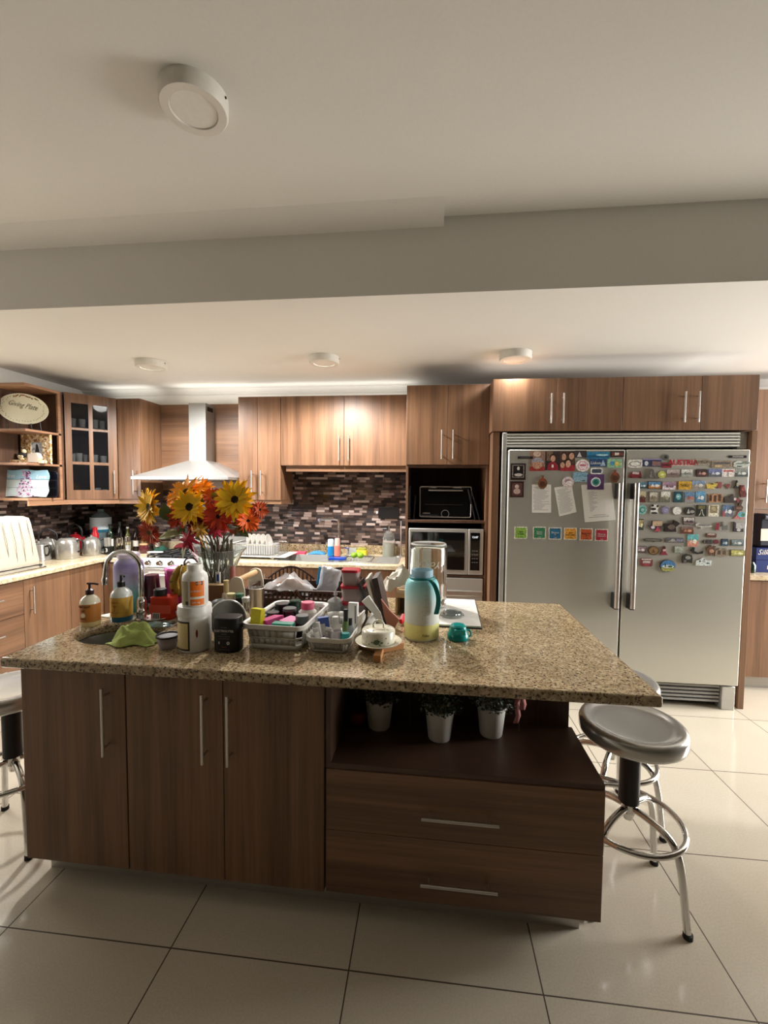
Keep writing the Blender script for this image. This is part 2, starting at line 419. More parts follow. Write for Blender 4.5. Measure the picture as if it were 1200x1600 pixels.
# left unit with one door
t = islthing('island_sink_cabinet', 'walnut island base cabinet with a single door, under the small round sink', 'cabinet')
MB().box(-1.07, -.648, .019, .98, .10, .69).box(-1.07, -1.064, .019, .98, .6901, ZT).box(-.654, -.648, .019, .98, .6901, ZT).box(-1.064, -.654, .965, .98, .6901, ZT).box(-1.064, -.654, .019, .035, .6901, ZT).build('body', WOODV, t, bevel=.001)
door(t, -1.072, -.648, ZD0, ZD1, 0, -.716, hz=(.552, .804))
MB().box(-1.045, -.648, .075, .095, 0, .10).build('kick_plate', KICK, t)
t = islthing('island_double_cabinet', 'walnut island base cabinet with a pair of doors whose bar handles sit side by side', 'cabinet')
MB().box(-.646, .098, .019, .98, .10, .69).box(-.646, -.640, .019, .98, .6901, ZT).box(.083, .098, .019, .98, .6901, ZT).box(-.64, .083, .965, .98, .6901, ZT).build('body', WOODV, t, bevel=.001)
door(t, -.646, -.272, ZD0, ZD1, 0, -.335, hz=(.553, .806))
door(t, -.272, .098, ZD0, ZD1, 0, -.242, hz=(.553, .806))
MB().box(-.646, .1, .075, .095, 0, .10).build('kick_plate', KICK, t)
t = islthing('island_drawer_cabinet', 'walnut island drawer cabinet with an open niche above holding potted plants', 'cabinet')
MB().box(.102, 1.03, .019, .345, .10, .555).build('body', WOODH, t, bevel=.001)
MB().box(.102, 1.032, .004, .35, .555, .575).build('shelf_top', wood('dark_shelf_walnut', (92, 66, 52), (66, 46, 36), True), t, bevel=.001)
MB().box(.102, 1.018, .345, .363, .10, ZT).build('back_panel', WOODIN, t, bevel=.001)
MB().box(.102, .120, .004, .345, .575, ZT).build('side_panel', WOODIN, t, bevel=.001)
for z0, z1, zh in ((.335, .555, .428), (.105, .335, .196)):
    d = MB().box(.104, 1.032, 0, .018, z0+.001, z1-.001).build('drawer', WOODH, t, bevel=.001)
    bar_handle(d, zh, .437, .692, 0, horiz=True)
MB().box(.1, .99, .075, .095, 0, .10).build('kick_plate', KICK, t)
t2 = islthing('island_rear_cabinet', 'rear walnut run of the island facing the refrigerator side, behind the niche', 'cabinet')
MB().box(.102, .93, .365, .98, .10, ZT).build('body', WOODV, t2, bevel=.001)
MB().box(.102, .90, .38, .95, 0, .10).build('kick_plate', KICK, t2)

# worktop with an oval cut-out for the bar sink
SXc, SYc, SRX, SRY = -.866, .275, .182, .138      # island frame
def worktop():
    W0, W1, D0, D1, z0, z1, rc = -1.112, 1.175, -.042, 1.055, .862, .90, .03
    n = 64; m = MB(); o = []; i_ = []
    hw, hd, cx, cy = (W1-W0)/2, (D1-D0)/2, (W0+W1)/2, (D0+D1)/2
    # ring between the hole and a rectangle around it, then plain slabs left over
    rx0, rx1, ry0, ry1 = W0, -.62, D0, D1
    def edge(a):
        c, s_ = math.cos(a), math.sin(a)
        tx = ((rx1 if c > 0 else rx0)-SXc)/c if abs(c) > 1e-9 else 1e9
        ty = ((ry1 if s_ > 0 else ry0)-SYc)/s_ if abs(s_) > 1e-9 else 1e9
        t_ = min(tx, ty); return (SXc+c*t_, SYc+s_*t_)
    ang = sorted([2*PI*k/n for k in range(n)]+[math.atan2(y-SYc, x-SXc) % (2*PI) for x in (rx0, rx1) for y in (ry0, ry1)])
    for a in ang:
        o.append(edge(a)); i_.append((SXc+SRX*math.cos(a), SYc+SRY*math.sin(a)))
    k = len(ang); vs = [(x, y, z1) for x, y in o]+[(x, y, z1) for x, y in i_]+[(x, y, z0) for x, y in o]+[(x, y, z0) for x, y in i_]
    fs = []
    for a in range(k):
        b = (a+1) % k
        fs += [(a, b, k+b, k+a), (2*k+b, 2*k+a, 3*k+a, 3*k+b), (k+a, k+b, 3*k+b, 3*k+a)]
        mx = (o[a][0]+o[b][0])/2
        if mx < rx1-1e-4: fs.append((b, a, 2*k+a, 2*k+b))
    m.add(vs, fs)
    q = [(rx1, D0), (W1, D0), (W1, D1), (rx1, D1)]
    m.add([(x, y, z1) for x, y in q]+[(x, y, z0) for x, y in q], [(0, 1, 2, 3), (7, 6, 5, 4), (0, 4, 5, 1), (1, 5, 6, 2), (2, 6, 7, 3)])
    m.fn(lambda x, y, z: (x-.055*(y-D0)/1.1 if x < -1.1 else x, y, z))
    return m
wt = worktop()
wo = single('island_worktop', wt, GRAN, 'speckled brown granite worktop lying over the whole kitchen island', 'worktop', (IX, IY, 0), IR)
bm = bmesh.new(); bm.from_mesh(wo.data); bmesh.ops.remove_doubles(bm, verts=bm.verts, dist=1e-4); bmesh.ops.recalc_face_normals(bm, faces=bm.faces); bm.to_mesh(wo.data); bm.free()
q = wo.modifiers.new('bevel', 'BEVEL'); q.width = .009; q.segments = 3; q.limit_method = 'ANGLE'; q.angle_limit = math.radians(50)
# sink bowl
t = thing('bar_sink', 'small oval stainless sink sunk in the island worktop', 'sink', isl(SXc, SYc, .8615), IR)
MB().lathe([(0, -.150), (.55, -.150), (.85, -.135), (.95, -.10), (1.0, -.012), (1.02, 0), (1.05, 0)], n=48, sx=SRX, sy=SRY).build('basin', pm('sink_steel', (128, 127, 122), .3, .45), t, sharp=60, solid=.002)
MB().lathe([(0, 0), (.030, 0), (.036, .004), (.026, .006), (.02, .002), (0, .002)], n=20).build('drain', CHROME, t, loc=(0, 0, -.1485))

# faucet: gooseneck with side lever
fx, fy = -1.355, 1.90
t = thing('gooseneck_faucet', 'chrome gooseneck faucet arching over the small island sink', 'faucet', (fx, fy, .90), 0)
MB().lathe([(0, 0), (.03, 0), (.03, .006), (.022, .01), (.022, .09), (.017, .105), (.013, .11), (0, .11)], n=24).build('base', CHROME, t)
pts = [(0, 0, .10), (0, 0, .24)]+[(-.085+.085*math.cos(math.radians(a)), -.01*a/180, .24+.085*math.sin(math.radians(a))) for a in range(0, 181, 15)]+[(-.172, -.012, .215), (-.174, -.014, .195)]
pts = [(x, y, z) for x, y, z in pts]
MB().tube(pts, .0115, 14).build('spout', CHROME, t)
MB().lathe([(0, 0), (.0135, 0), (.0145, .025), (.012, .035), (0, .035)], n=16).build('nozzle', CHROME, t, loc=(-.174, -.014, .165))
MB().ball((.018, -.028, .05), .022, 14).tube([(.02, -.03, .055), (.035, -.05, .10)], .007, 8).build('lever', CHROME, t)

# ------------------------------------------------------------------ stools
def stool(label, x, y, rz=0):
    t = thing('bar_stool', label, 'stool', (x, y, 0), rz)
    seat = MB().lathe([(0, .600), (.150, .600), (.168, .604), (.178, .612), (.183, .625), (.183, .652), (.178, .664), (.168, .669), (.155, .668), (.146, .661), (.12, .6575), (.06, .6555), (0, .655)], n=64)
    seat.build('seat', SEATST, t, sharp=75)
    MB().cyl(0, 0, .352, .600, .036, 28).build('column', BLACK, t, bevel=.002)
    MB().lathe([(0, .285), (.016, .285), (.022, .31), (.026, .315), (.026, .345), (.030, .3515), (0, .3515)], n=20).build('hub', CHROME, t)
    for k in range(4):
        a = math.radians(45+90*k)
        prof = spline([(.02, .332), (.07, .328), (.13, .312), (.168, .275), (.189, .20), (.207, .06), (.2145, .008)], 6)
        leg = MB().tube([(p[0]*math.cos(a), p[0]*math.sin(a), p[1]) for p in [(q.x, q.y) for q in [Vector((u[0], u[1], 0)) for u in prof]]], .0125, 12)
        lg = leg.build('leg', CHROME, t)
        MB().cyl(.215*math.cos(a), .215*math.sin(a), 0, .016, .0155, 16).build('rubber_foot', RUBBER, lg)
    MB().tube([(.183*math.cos(2*PI*i/48), .183*math.sin(2*PI*i/48), .289) for i in range(48)], .0105, 10, closed=True).build('foot_ring', CHROME, t)
    return t
st = stool('round chrome swivel stool nearest the viewer, at the island corner before the refrigerator', .770, 1.68, math.radians(-7))
copy_tree(st, (.86, 2.06, 0), math.radians(12), 'round chrome swivel stool tucked farther back, mostly hidden behind the worktop corner')
copy_tree(st, (-1.80, 1.66, 0), math.radians(12), 'round chrome swivel stool by the sink end of the island, cut by the picture edge')
# ------------------------------------------------------------------ back wall cabinetry
# counters (cream granite): left run, back run, right of fridge
CF = 3.53     # front edge of the back counter
single('left_worktop', MB().prism([(XL+.002, 1.6), (-2.87, 1.6), (-2.87, CF), (-2.502, CF), (-2.502, YB-.002), (XL+.002, YB-.002)], .862, .90, 'z'), GRANL,
       'pale granite worktop running along the left wall into the corner beside the stove', 'worktop', bevel=.006)
# back run with a cut-out for the sink drawn as four slabs joined
sx0, sx1, sy0, sy1 = -1.33, -.27, 3.62, 3.99
m = MB()
def slab_with_hole(m, x0, x1, y0, y1, hx0, hx1, hy0, hy1, z0, z1):
    X = [x0, hx0, hx1, x1]; Y = [y0, hy0, hy1, y1]
    vs = [(x, y, z) for z in (z0, z1) for y in Y for x in X]; fs = []
    idx = lambda i, j, k: k*16+j*4+i
    for j in range(3):
        for i in range(3):
            if i == 1 and j == 1: continue
            fs.append((idx(i, j, 1), idx(i+1, j, 1), idx(i+1, j+1, 1), idx(i, j+1, 1)))
            fs.append((idx(i, j, 0), idx(i, j+1, 0), idx(i+1, j+1, 0), idx(i+1, j, 0)))
    for i in range(3):
        fs.append((idx(i, 0, 0), idx(i+1, 0, 0), idx(i+1, 0, 1), idx(i, 0, 1))); fs.append((idx(i, 3, 0), idx(i, 3, 1), idx(i+1, 3, 1), idx(i+1, 3, 0)))
        fs.append((idx(0, i, 0), idx(0, i, 1), idx(0, i+1, 1), idx(0, i+1, 0))); fs.append((idx(3, i, 0), idx(3, i+1, 0), idx(3, i+1, 1), idx(3, i, 1)))
    fs.append((idx(1, 1, 0), idx(1, 1, 1), idx(2, 1, 1), idx(2, 1, 0))); fs.append((idx(1, 2, 0), idx(2, 2, 0), idx(2, 2, 1), idx(1, 2, 1)))
    fs.append((idx(1, 1, 0), idx(1, 2, 0), idx(1, 2, 1), idx(1, 1, 1))); fs.append((idx(2, 1, 0), idx(2, 1, 1), idx(2, 2, 1), idx(2, 2, 0)))
    m.add(vs, fs)
slab_with_hole(m, -1.735, -.192, CF, YB-.022, sx0, sx1, sy0, sy1, .862, .90)
t = thing('back_worktop', 'pale granite worktop around the double sink below the mosaic tiles', 'worktop', (0, 0, 0))
m.build('slab', GRANL, t, bevel=.005)
MB().box(-1.735, -.192, YB-.021, YB-.001, .862, .985).build('upstand', GRAN, t, bevel=.003)
single('granite_upstand', MB().box(XL+.013, -2.505, YB-.034, YB-.013, .901, .985).box(XL+.013, XL+.034, 1.6, YB-.035, .901, .985), GRANL, 'low granite upstand behind the kettles and bottles, along the tiled corner', 'backsplash', bevel=.003)

# base cabinets back run right of range
def base_unit(name, label, x0, x1, y, doors, hz=(.6, .8)):
    t = thing(name, label, 'cabinet', ((x0+x1)/2, y, 0)); c = (x0+x1)/2
    MB().box(x0-c+.001, x1-c-.001, .02, .58, .10, .858 if 'sink' not in name else .65).build('body', WOODIN, t)
    for a, b, h in doors: door(t, a-c, b-c, .105, .855, 0, None if h is None else h-c, hz=hz)
    MB().box(x0-c+.001, x1-c-.001, .06, .075, 0, .10).build('kick_plate', KICK, t)
    return t
base_unit('base_cabinet', 'walnut base cabinet right of the stove under the dish rack', -1.735, -1.34, CF+.025, [(-1.735, -1.34, -1.39)])
base_unit('sink_base_cabinet', 'walnut base cabinet with two doors under the double sink', -1.34, -.192, CF+.025, [(-1.34, -.766, -.80), (-.766, -.192, -.73)])
# corner filler left of range
base_unit('corner_base_cabinet', 'narrow walnut base cabinet in the corner beside the stove', -2.895, -2.505, CF+.025, [(-2.895, -2.505, None)])
# left wall run (faces +x)
def left_unit(name, label, y0, y1, kind, wood_=None):
    t = thing(name, label, 'cabinet', (-2.895, y0, 0), PI/2)
    w = y1-y0      # local x runs along +y, local -y faces the room (+x)
    MB().box(.001, w-.001, .02, .60, .10, .858).build('body', WOODIN, t)
    if kind == 'door': door(t, 0, w, .105, .855, 0, .05, hz=(.60, .80))
    elif kind == 'blank': door(t, 0, w, .105, .855, 0, None)
    else:
        for a, b in ((.105, .36), (.36, .61), (.61, .855)):
            d = MB().box(.0015, w-.0015, 0, .018, a+.0015, b-.0015).build('drawer', WOODH, t, bevel=.001)
            bar_handle(d, (a+b)/2+.02, w/2-.12, w/2+.12, 0, horiz=True)
    MB().box(.001, w-.001, .06, .075, 0, .10).build('kick_plate', KICK, t)
    return t
left_unit('drawer_cabinet', 'walnut drawer cabinet of the left wall run nearest the viewer', 2.20, 2.79, 'drawers')
left_unit('base_cabinet', 'walnut door cabinet with a bar handle under the kettles', 2.79, 3.20, 'door')
left_unit('base_cabinet', 'narrow plain walnut cabinet panel at the inner corner of the worktop', 3.20, 3.553, 'blank')

# upper cabinets on the back wall
YU = 3.80
def upper(name, label, x0, x1, z0, z1, y, doors, depth=None, mat=None, rail=True):
    t = thing(name, label, 'cabinet', ((x0+x1)/2, y, z0)); c = (x0+x1)/2; h = z1-z0; D = (YB-.002-y) if depth is None else depth
    MB().box(x0-c+.0005, x1-c-.0005, .019, D, 0, h).build('body', WOODV, t, bevel=.001)
    for a, b, hx, za, zb in doors: door(t, a-c, b-c, 0, h, 0, hx-c if hx is not None else None, hz=(za-z0, zb-z0) if hx is not None else None)
    return t
upper('wall_cabinet', 'tall pale walnut wall cabinet with two doors, just right of the range hood', -1.735, -1.34, 1.42, 2.352, YU, [(-1.735, -1.555, -1.60, 1.465, 1.688), (-1.555, -1.34, -1.515, 1.465, 1.688)])
upper('wall_cabinet', 'wide short walnut wall cabinet with two doors above the sink', -1.338, -.192, 1.735, 2.352, YU, [(-1.338, -.760, -.80, 1.777, 1.995), (-.760, -.192, -.714, 1.777, 1.995)])
single('cabinet_light_rail', MB().box(-1.30, -.194, YU+.03, YU+.048, 1.683, 1.734).box(-1.30, -.194, YU+.049, YB-.02, 1.72, 1.734), WOODH, 'walnut valance strip below the cabinet over the sink', 'cabinet trim')
single('cabinet_light_rail', MB().box(-1.735, -1.34, YU+.01, YB-.02, 1.385, 1.418), WOODH, 'walnut valance under the tall cabinet right of the hood', 'cabinet trim')
upper('wall_cabinet', 'narrow walnut wall cabinet between the glass door unit and the range hood', -2.916, -2.69, 1.414, 2.352, YU, [(-2.914, -2.69, -2.745, 1.462, 1.686)])
# corner cabinet with glass door on the diagonal
A = Vector((-2.918, 3.80)); B = Vector((-3.18, 3.50)); dv = B-A; ln = dv.length
t = thing('corner_glass_cabinet', 'diagonal corner wall cabinet with a six-pane glass door showing glassware', 'cabinet', (A.x, A.y, 1.414), math.atan2(-dv.y, -dv.x))
# local x from -ln..0 along the face, -y towards the room
H_ = .938
ins = Matrix.Rotation(-math.atan2(-dv.y, -dv.x), 3, 'Z')
def loc2(x, y): v = ins @ Vector((x-A.x, y-A.y, 0)); return (v.x, v.y)
outer = [loc2(*p) for p in ((A.x, A.y), (A.x, YB-.014), (XL+.014, YB-.014), (XL+.014, B.y), (B.x, B.y))]
m = MB()
for z0, z1 in ((0, .018), (.318, .330), (.638, .650), (H_-.018, H_)):
    sh = [(x*(1), y) for x, y in outer]
    if z0 in (.318, .638): sh = [loc2(*p) for p in ((A.x-.015, A.y+.035), (A.x-.002, YB-.03), (XL+.03, YB-.03), (XL+.03, B.y+.004), (B.x-.03, B.y+.02))]
    else: sh = [loc2(*p) for p in ((A.x-.008, A.y+.022), (A.x-.001, YB-.014), (XL+.014, YB-.014), (XL+.014, B.y+.001), (B.x-.02, B.y+.01))]
    m.prism(sh, z0, z1, 'z')
for (a, b) in ((0, 1), (1, 2), (2, 3), (3, 4)):
    p, q_ = outer[a], outer[b]; d = Vector((q_[0]-p[0], q_[1]-p[1])).normalized(); nn = Vector((-d.y, d.x))*.012
    p = (p[0]+d.x*.018*(a == 0), p[1]+d.y*.018*(a == 0)); q2 = (q_[0]-d.x*.018*(b == 4), q_[1]-d.y*.018*(b == 4))
    m.prism([p, q2, (q2[0]+nn.x, q2[1]+nn.y), (p[0]+nn.x, p[1]+nn.y)], .018, H_-.018, 'z')
m.build('body', WOODIN, t)
fr = MB(); W_ = ln
cols = [(-W_+.002, -.348), (-.222, -.190), (-.074, -.002)]
for a, b in cols: fr.box(a, b, 0, .018, 0, H_)
zr = [(0, .085), (.312, .337), (.617, .637), (H_-.085, H_)]
for a, b in ((-.348, -.222), (-.190, -.074)):
    for z0, z1 in zr: fr.box(a, b, 0, .018, z0, z1)
d = fr.build('door', WOODV, t)
for a, b in ((-.348, -.222), (-.190, -.074)):
    for z0, z1 in ((.085, .312), (.337, .617), (.637, H_-.085)):
        MB().box(a, b, .007, .010, z0, z1).build('glass_pane', pm('smoked_glass', (30, 30, 32), .05, alpha=.42), d)
bar_handle(d, -.036, .055, .268, 0)
# glasses in the corner cabinet
GL2 = pm('glassware', (235, 240, 240), .05, trans=.6, ior=1.35)
def tumbler(r=.032, h=.085): return MB().lathe([(0, 0), (r*.8, 0), (r, h), (r-.002, h), (r*.8-.002, .006), (0, .006)], n=16)
gi = 0
Minv = Matrix.Rotation(math.atan2(-dv.y, -dv.x), 3, 'Z')
for zz, lst in ((1.414+.651, [(-.33, .07), (-.26, .06), (-.25, .15), (-.16, .07), (-.10, .10)]), (1.414+.331, [(-.34, .07), (-.29, .06), (-.235, .07), (-.30, .15), (-.17, .07), (-.10, .07)]), (1.414+.019, [(-.17, .07), (-.10, .08), (-.14, .15)])):
    for lx, ly in lst:
        v = Minv @ Vector((lx, ly, 0)); shelf = 'top' if zz > 2 else ('middle' if zz > 1.6 else 'lowest')
        g = single('drinking_glass', tumbler(.026+.004*rnd.random(), .07+.02*rnd.random()), GL2, f'clear drinking glass on the {shelf} shelf of the corner cabinet', 'glass', (A.x+v.x, A.y+v.y, zz), group=f'glasses on the {shelf} shelf of the corner cabinet')
v = Minv @ Vector((-.29, .07, 0))
m = MB()
m.lathe([(0, 0), (.04, 0), (.055, .03), (.05, .032), (.038, .006), (0, .006)], n=20).m(1).lathe([(.055, .032), (.058, .034), (.056, .048), (.05, .05), (0, .05)], n=20)
single('serving_bowl', m, [pm('white_ceramic', (232, 228, 220), .2, coat=.3), pm('red_ceramic', (176, 34, 34), .3)], 'white bowl with a red lid on the lowest shelf of the corner cabinet', 'bowl', (A.x+v.x, A.y+v.y, 1.433))
single('cabinet_light_rail', MB().prism([(-3.17, 3.13), (-3.185, 3.49), (-2.92, 3.815), (-2.70, 3.815), (-2.70, 3.833), (-2.93, 3.833), (-3.20, 3.50), (-3.187, 3.13)], 1.372, 1.412, 'z'), WOODEDGE, 'walnut valance strip running under the left and corner wall cabinets', 'cabinet trim')
# open end shelf on the left wall
t = thing('open_shelf_unit', 'open walnut corner shelf unit holding plate, frame and plaque', 'shelf', (XL+.014, 3.13, 1.414))
SW, SD = -3.18-(XL+.014), .352
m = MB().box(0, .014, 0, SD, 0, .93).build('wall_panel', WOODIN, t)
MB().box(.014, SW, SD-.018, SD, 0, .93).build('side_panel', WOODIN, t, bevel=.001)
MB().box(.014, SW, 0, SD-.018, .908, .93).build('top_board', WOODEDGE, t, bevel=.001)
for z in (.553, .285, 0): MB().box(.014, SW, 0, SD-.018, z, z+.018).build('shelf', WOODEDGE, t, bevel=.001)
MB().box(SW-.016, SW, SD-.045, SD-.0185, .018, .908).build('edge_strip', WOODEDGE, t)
# hood back panel
single('hood_wall_panel', MB().box(-2.688, -1.737, YB-.03, YB-.014, 1.50, 2.352), WOODH, 'horizontal grain walnut panel on the wall behind the range hood', 'wall panel')
# range hood
t = thing('range_hood', 'stainless pyramid chimney range hood above the stove', 'range hood', (-2.205, YB-.031, 1.60))
m = MB(); w, dd = .455, .50
m.box(-w, w, -dd, 0, 0, .025)
tw, td = .095, .19
m.add([(-w, -dd, .025), (w, -dd, .025), (w, 0, .025), (-w, 0, .025), (-tw, -td, .185), (tw, -td, .185), (tw, 0, .185), (-tw, 0, .185)], [(0, 1, 5, 4), (1, 2, 6, 5), (3, 0, 4, 7), (2, 3, 7, 6), (4, 5, 6, 7)])
HOODS = brushed('hood_stainless', (168, 168, 166), .32, True, .04)
m.build('canopy', HOODS, t, bevel=.002, flat=False, sharp=20)
MB().box(-.085, .085, -.18, 0, .185, .73).build('chimney', HOODS, t, bevel=.002)
MB().box(.0855, .0865, -.15, -.04, .66, .70).build('vent', BLACK, t)
MB().box(-w+.05, w-.05, -dd+.05, -.04, -.006, 0).build('filter', brushed('grease_filter', (120, 118, 114), .4), t)
# range
t = thing('gas_range', 'stainless steel gas range with knobs and black grates, in the back run', 'stove', (-2.12, 3.50, 0))
MB().box(-.378, .378, .02, .62, .04, .895).build('body', STEEL, t, bevel=.002)
MB().prism([(-.01, .84), (.02, .84), (.03, .915), (.008, .915)], -.378, .378, 'x').build('control_panel', STEEL, t, bevel=.002)
for x in (-.305, -.20, -.095, .06, .18, .29):
    k = MB().lathe([(0, 0), (.026, 0), (.026, .006), (.019, .01), (.017, .028), (0, .03)], n=20).xf(T3(x, -.002, .877) @ R3('X', 98)).build('knob', CHROME, t)
MB().box(-.376, .376, .0, .02, .16, .825).build('oven_door', pm('oven_door_white_steel', (205, 203, 198), .25, .6), t, bevel=.003)
MB().box(-.28, .28, -.003, -.0005, .30, .66).build('oven_window', BLACKG, t)
MB().tube([(-.33, -.045, .775), (.33, -.045, .775)], .011, 10).tube([(-.31, -.045, .775), (-.31, .002, .775)], .008).tube([(.31, -.045, .775), (.31, .002, .775)], .008).build('oven_handle', STEELH, t)
MB().box(-.376, .376, .003, .02, .04, .15).build('bottom_drawer', STEEL, t, bevel=.002)
MB().box(-.37, .37, .04, .60, .895, .905).build('cooktop', BLACKG, t)
for gx in (-.245, 0, .245):
    g = MB(); z = .935
    for yy in (.07, .31, .57): g.box(gx-.115, gx+.115, yy-.006, yy+.006, z-.012, z)
    for xx in (-.11, -.037, .037, .11): g.box(gx+xx-.006, gx+xx+.006, .07, .57, z-.012, z)
    for xx in (-.11, .11):
        for yy in (.07, .57): g.box(gx+xx-.006, gx+xx+.006, yy-.006, yy+.006, .905, z-.012)
    g.build('grate', IRON, t)
    for yy in (.19, .44): MB().lathe([(0, .905), (.045, .905), (.045, .915), (.032, .922), (0, .922)], cx=gx, cy=yy, n=20).build('burner', IRON, t)
MB().box(-.378, .378, .60, .63, .9, 1.05).build('backguard', STEEL, t, bevel=.003)

# oven tower
TY = 3.42
t = thing('appliance_tower', 'tall walnut tower cabinet with open bays for the small oven and microwave', 'cabinet', (.13, TY, 0))
MB().box(-.318, -.300, 0, .72, 0, 2.335).build('side_panel', WOODV, t, bevel=.001)
MB().box(.300, .318, 0, .72, 0, 2.335).build('side_panel', WOODV, t, bevel=.001)
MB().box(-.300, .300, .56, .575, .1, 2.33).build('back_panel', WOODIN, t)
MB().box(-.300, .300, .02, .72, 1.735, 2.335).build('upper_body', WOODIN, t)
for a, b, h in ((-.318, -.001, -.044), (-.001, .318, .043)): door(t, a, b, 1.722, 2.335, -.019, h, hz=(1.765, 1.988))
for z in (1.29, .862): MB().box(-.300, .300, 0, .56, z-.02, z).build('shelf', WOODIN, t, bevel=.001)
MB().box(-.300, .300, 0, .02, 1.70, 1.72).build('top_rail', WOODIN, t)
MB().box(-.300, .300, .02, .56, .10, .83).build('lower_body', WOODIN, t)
MB().box(-.3, .3, .05, .07, 0, .1).build('kick_plate', KICK, t)
t = thing('warming_drawer', 'stainless built-in drawer below the microwave', 'appliance', (.13, TY, 0))
MB().box(-.29, .29, -.016, .018, .45, .838).build('front', STEEL, t, bevel=.002)
MB().box(-.29, .29, -.04, -.017, .70, .745).build('handle', STEELH, t, bevel=.008)
# toaster oven
t = thing('toaster_oven', 'black countertop toaster oven on the upper bay of the tower', 'oven', (.125, TY+.09, 1.291))
MB().box(-.205, .205, .012, .33, .012, .225).build('body', BLACK, t, bevel=.01)
MB().box(-.205, .205, -.004, .012, .02, .252).box(0, 0, 0, 0, 0, 0).build('door', BLACKG, t, bevel=.004)
m = MB()
po = rrect(.412, .25, .014, 4, 0, .14); pi_ = rrect(.400, .238, .010, 4, 0, .14); k = len(po)
m.add([(x, -.008, z) for x, z in po]+[(x, -.008, z) for x, z in pi_], [(i, (i+1) % k, k+(i+1) % k, k+i) for i in range(k)])
m.build('bright_trim', STEELH, t, solid=.004)
MB().box(-.135, .135, -.036, -.022, .228, .238).box(-.13, -.12, -.022, -.004, .229, .237).box(.12, .13, -.022, -.004, .229, .237).build('handle', STEELH, t, bevel=.002)
MB().box(-.16, .14, -.006, -.0045, .118, .121).build('rack', pm('dull_rack', (90, 90, 90), .4, .8), t)
MB().lathe([(.028, 0), (.032, 0), (.032, .002), (.028, .002)], n=28).xf(T3(0, -.0045, .045) @ R3('X', 90)).build('dial_ring', INK, t)
MB().box(-.18, -.12, -.006, -.0045, .046, .052).build('badge', STEELH, t)
for a in (-.17, .17):
    for b in (.04, .30): MB().cyl(a, b, 0, .013, .012, 12).build('foot', RUBBER, t)
m = MB().tube([(-.13, .1, .262), (-.10, .1, .275), (.10, .1, .275), (.13, .1, .262)], .006, 8).tube([(-.13, .26, .262), (-.10, .26, .275), (.10, .26, .275), (.13, .26, .262)], .006, 8).box(-.14, .14, .08, .28, .255, .262)
single('baking_rack', m, BLACK, 'low black tray resting on top of the toaster oven', 'tray', (.125, TY+.09, 1.2625-.02))
def crumple(n, w, d, h, seed):
    r = random.Random(seed); m = MB(); vs = []
    for j in range(n+1):
        for i in range(n+1):
            u, v_ = i/n*2-1, j/n*2-1; e = max(0, 1-max(abs(u), abs(v_))**3)
            vs.append((u*w/2+r.uniform(-1, 1)*w/n*.3, v_*d/2+r.uniform(-1, 1)*d/n*.3, h*(.15+e*r.uniform(.3, 1))))
    return m.add(vs, [(j*(n+1)+i, j*(n+1)+i+1, (j+1)*(n+1)+i+1, (j+1)*(n+1)+i) for j in range(n) for i in range(n)])
PLBAG = pm('clear_plastic_bag', (235, 235, 238), .22, trans=.45, alpha=.55, ior=1.2)
single('plastic_wrap', crumple(6, .09, .06, .03, 3), pm('white_cloth', (226, 222, 214), .8), 'small crumpled white wrapper on the left end atop the toaster oven', 'wrapper', (.025, TY+.15, 1.52), solid=.001)
single('plastic_wrap', crumple(6, .11, .06, .035, 5), pm('white_cloth', (226, 222, 214), .8), 'larger crumpled white wrapper atop the toaster oven towards the refrigerator', 'wrapper', (.225, TY+.15, 1.52), solid=.001)
for x, tl, hh, lab in ((-.155, 0, .27, 'dark baking tray standing upright left of the toaster oven, outermost'), (-.125, -4, .19, 'small dark tray leaning left of the toaster oven, beside it')):
    m = MB().box(-.005, .005, 0, .3, 0, hh).xf(R3('Y', -tl)); m2 = m
    single('baking_tray', m, pm('dark_nonstick', (44, 44, 44), .35, .5), lab, 'baking tray', (x, TY+.03, 1.291), bevel=.003)
m = MB()
for i in range(14): m.ball((-.163, TY+.028, 1.305+i*.0185), .0045, 8)
single('bead_strand', m, pm('silver_bead', (150, 148, 144), .25, .8), 'strand of silvery wire rings along the tray left of the toaster oven', 'wire rings')
for x, tl, hh, lab in ((.362, 14, .255, 'black tray leaning against the right side of the toaster oven'), (.395, 16, .24, 'dark tray leaning behind the first one, next to the tower side')):
    single('baking_tray', MB().box(-.005, .005, 0, .3, 0, hh).xf(R3('Y', -tl)), pm('dark_nonstick', (44, 44, 44), .35, .5), lab, 'baking tray', (x, TY+.05, 1.2925), bevel=.003)
# microwave
t = thing('microwave', 'stainless built-in microwave with dark door glass in the lower bay', 'microwave', (.13, TY-.012, .8625))
MB().box(-.288, .288, .03, .42, .012, .355).build('body', BLACK, t, bevel=.004)
MB().box(-.290, .172, 0, .028, .005, .362).build('door', STEEL, t, bevel=.004)
MB().box(.175, .290, 0, .028, .005, .362).build('control_frame', STEEL, t, bevel=.004)
MB().box(-.272, .146, -.003, 0, .04, .335).build('window', BLACKG, t)
MB().box(.190, .262, -.003, 0, .04, .335).build('control_panel', BLACKG, t)
text_mb('12:07', .022, .0006).xf(T3(.225, -.0035, .30)).build('clock_digits', pm('digit_glow', (230, 235, 240), .5, emit=((230, 235, 240), 1.2)), t)
k = MB()
for i in range(4):
    for j in range(3): k.box(.203+j*.017, .214+j*.017, -.0036, -.003, .10+i*.03, .106+i*.03)
k.build('button_marks', INK, t)

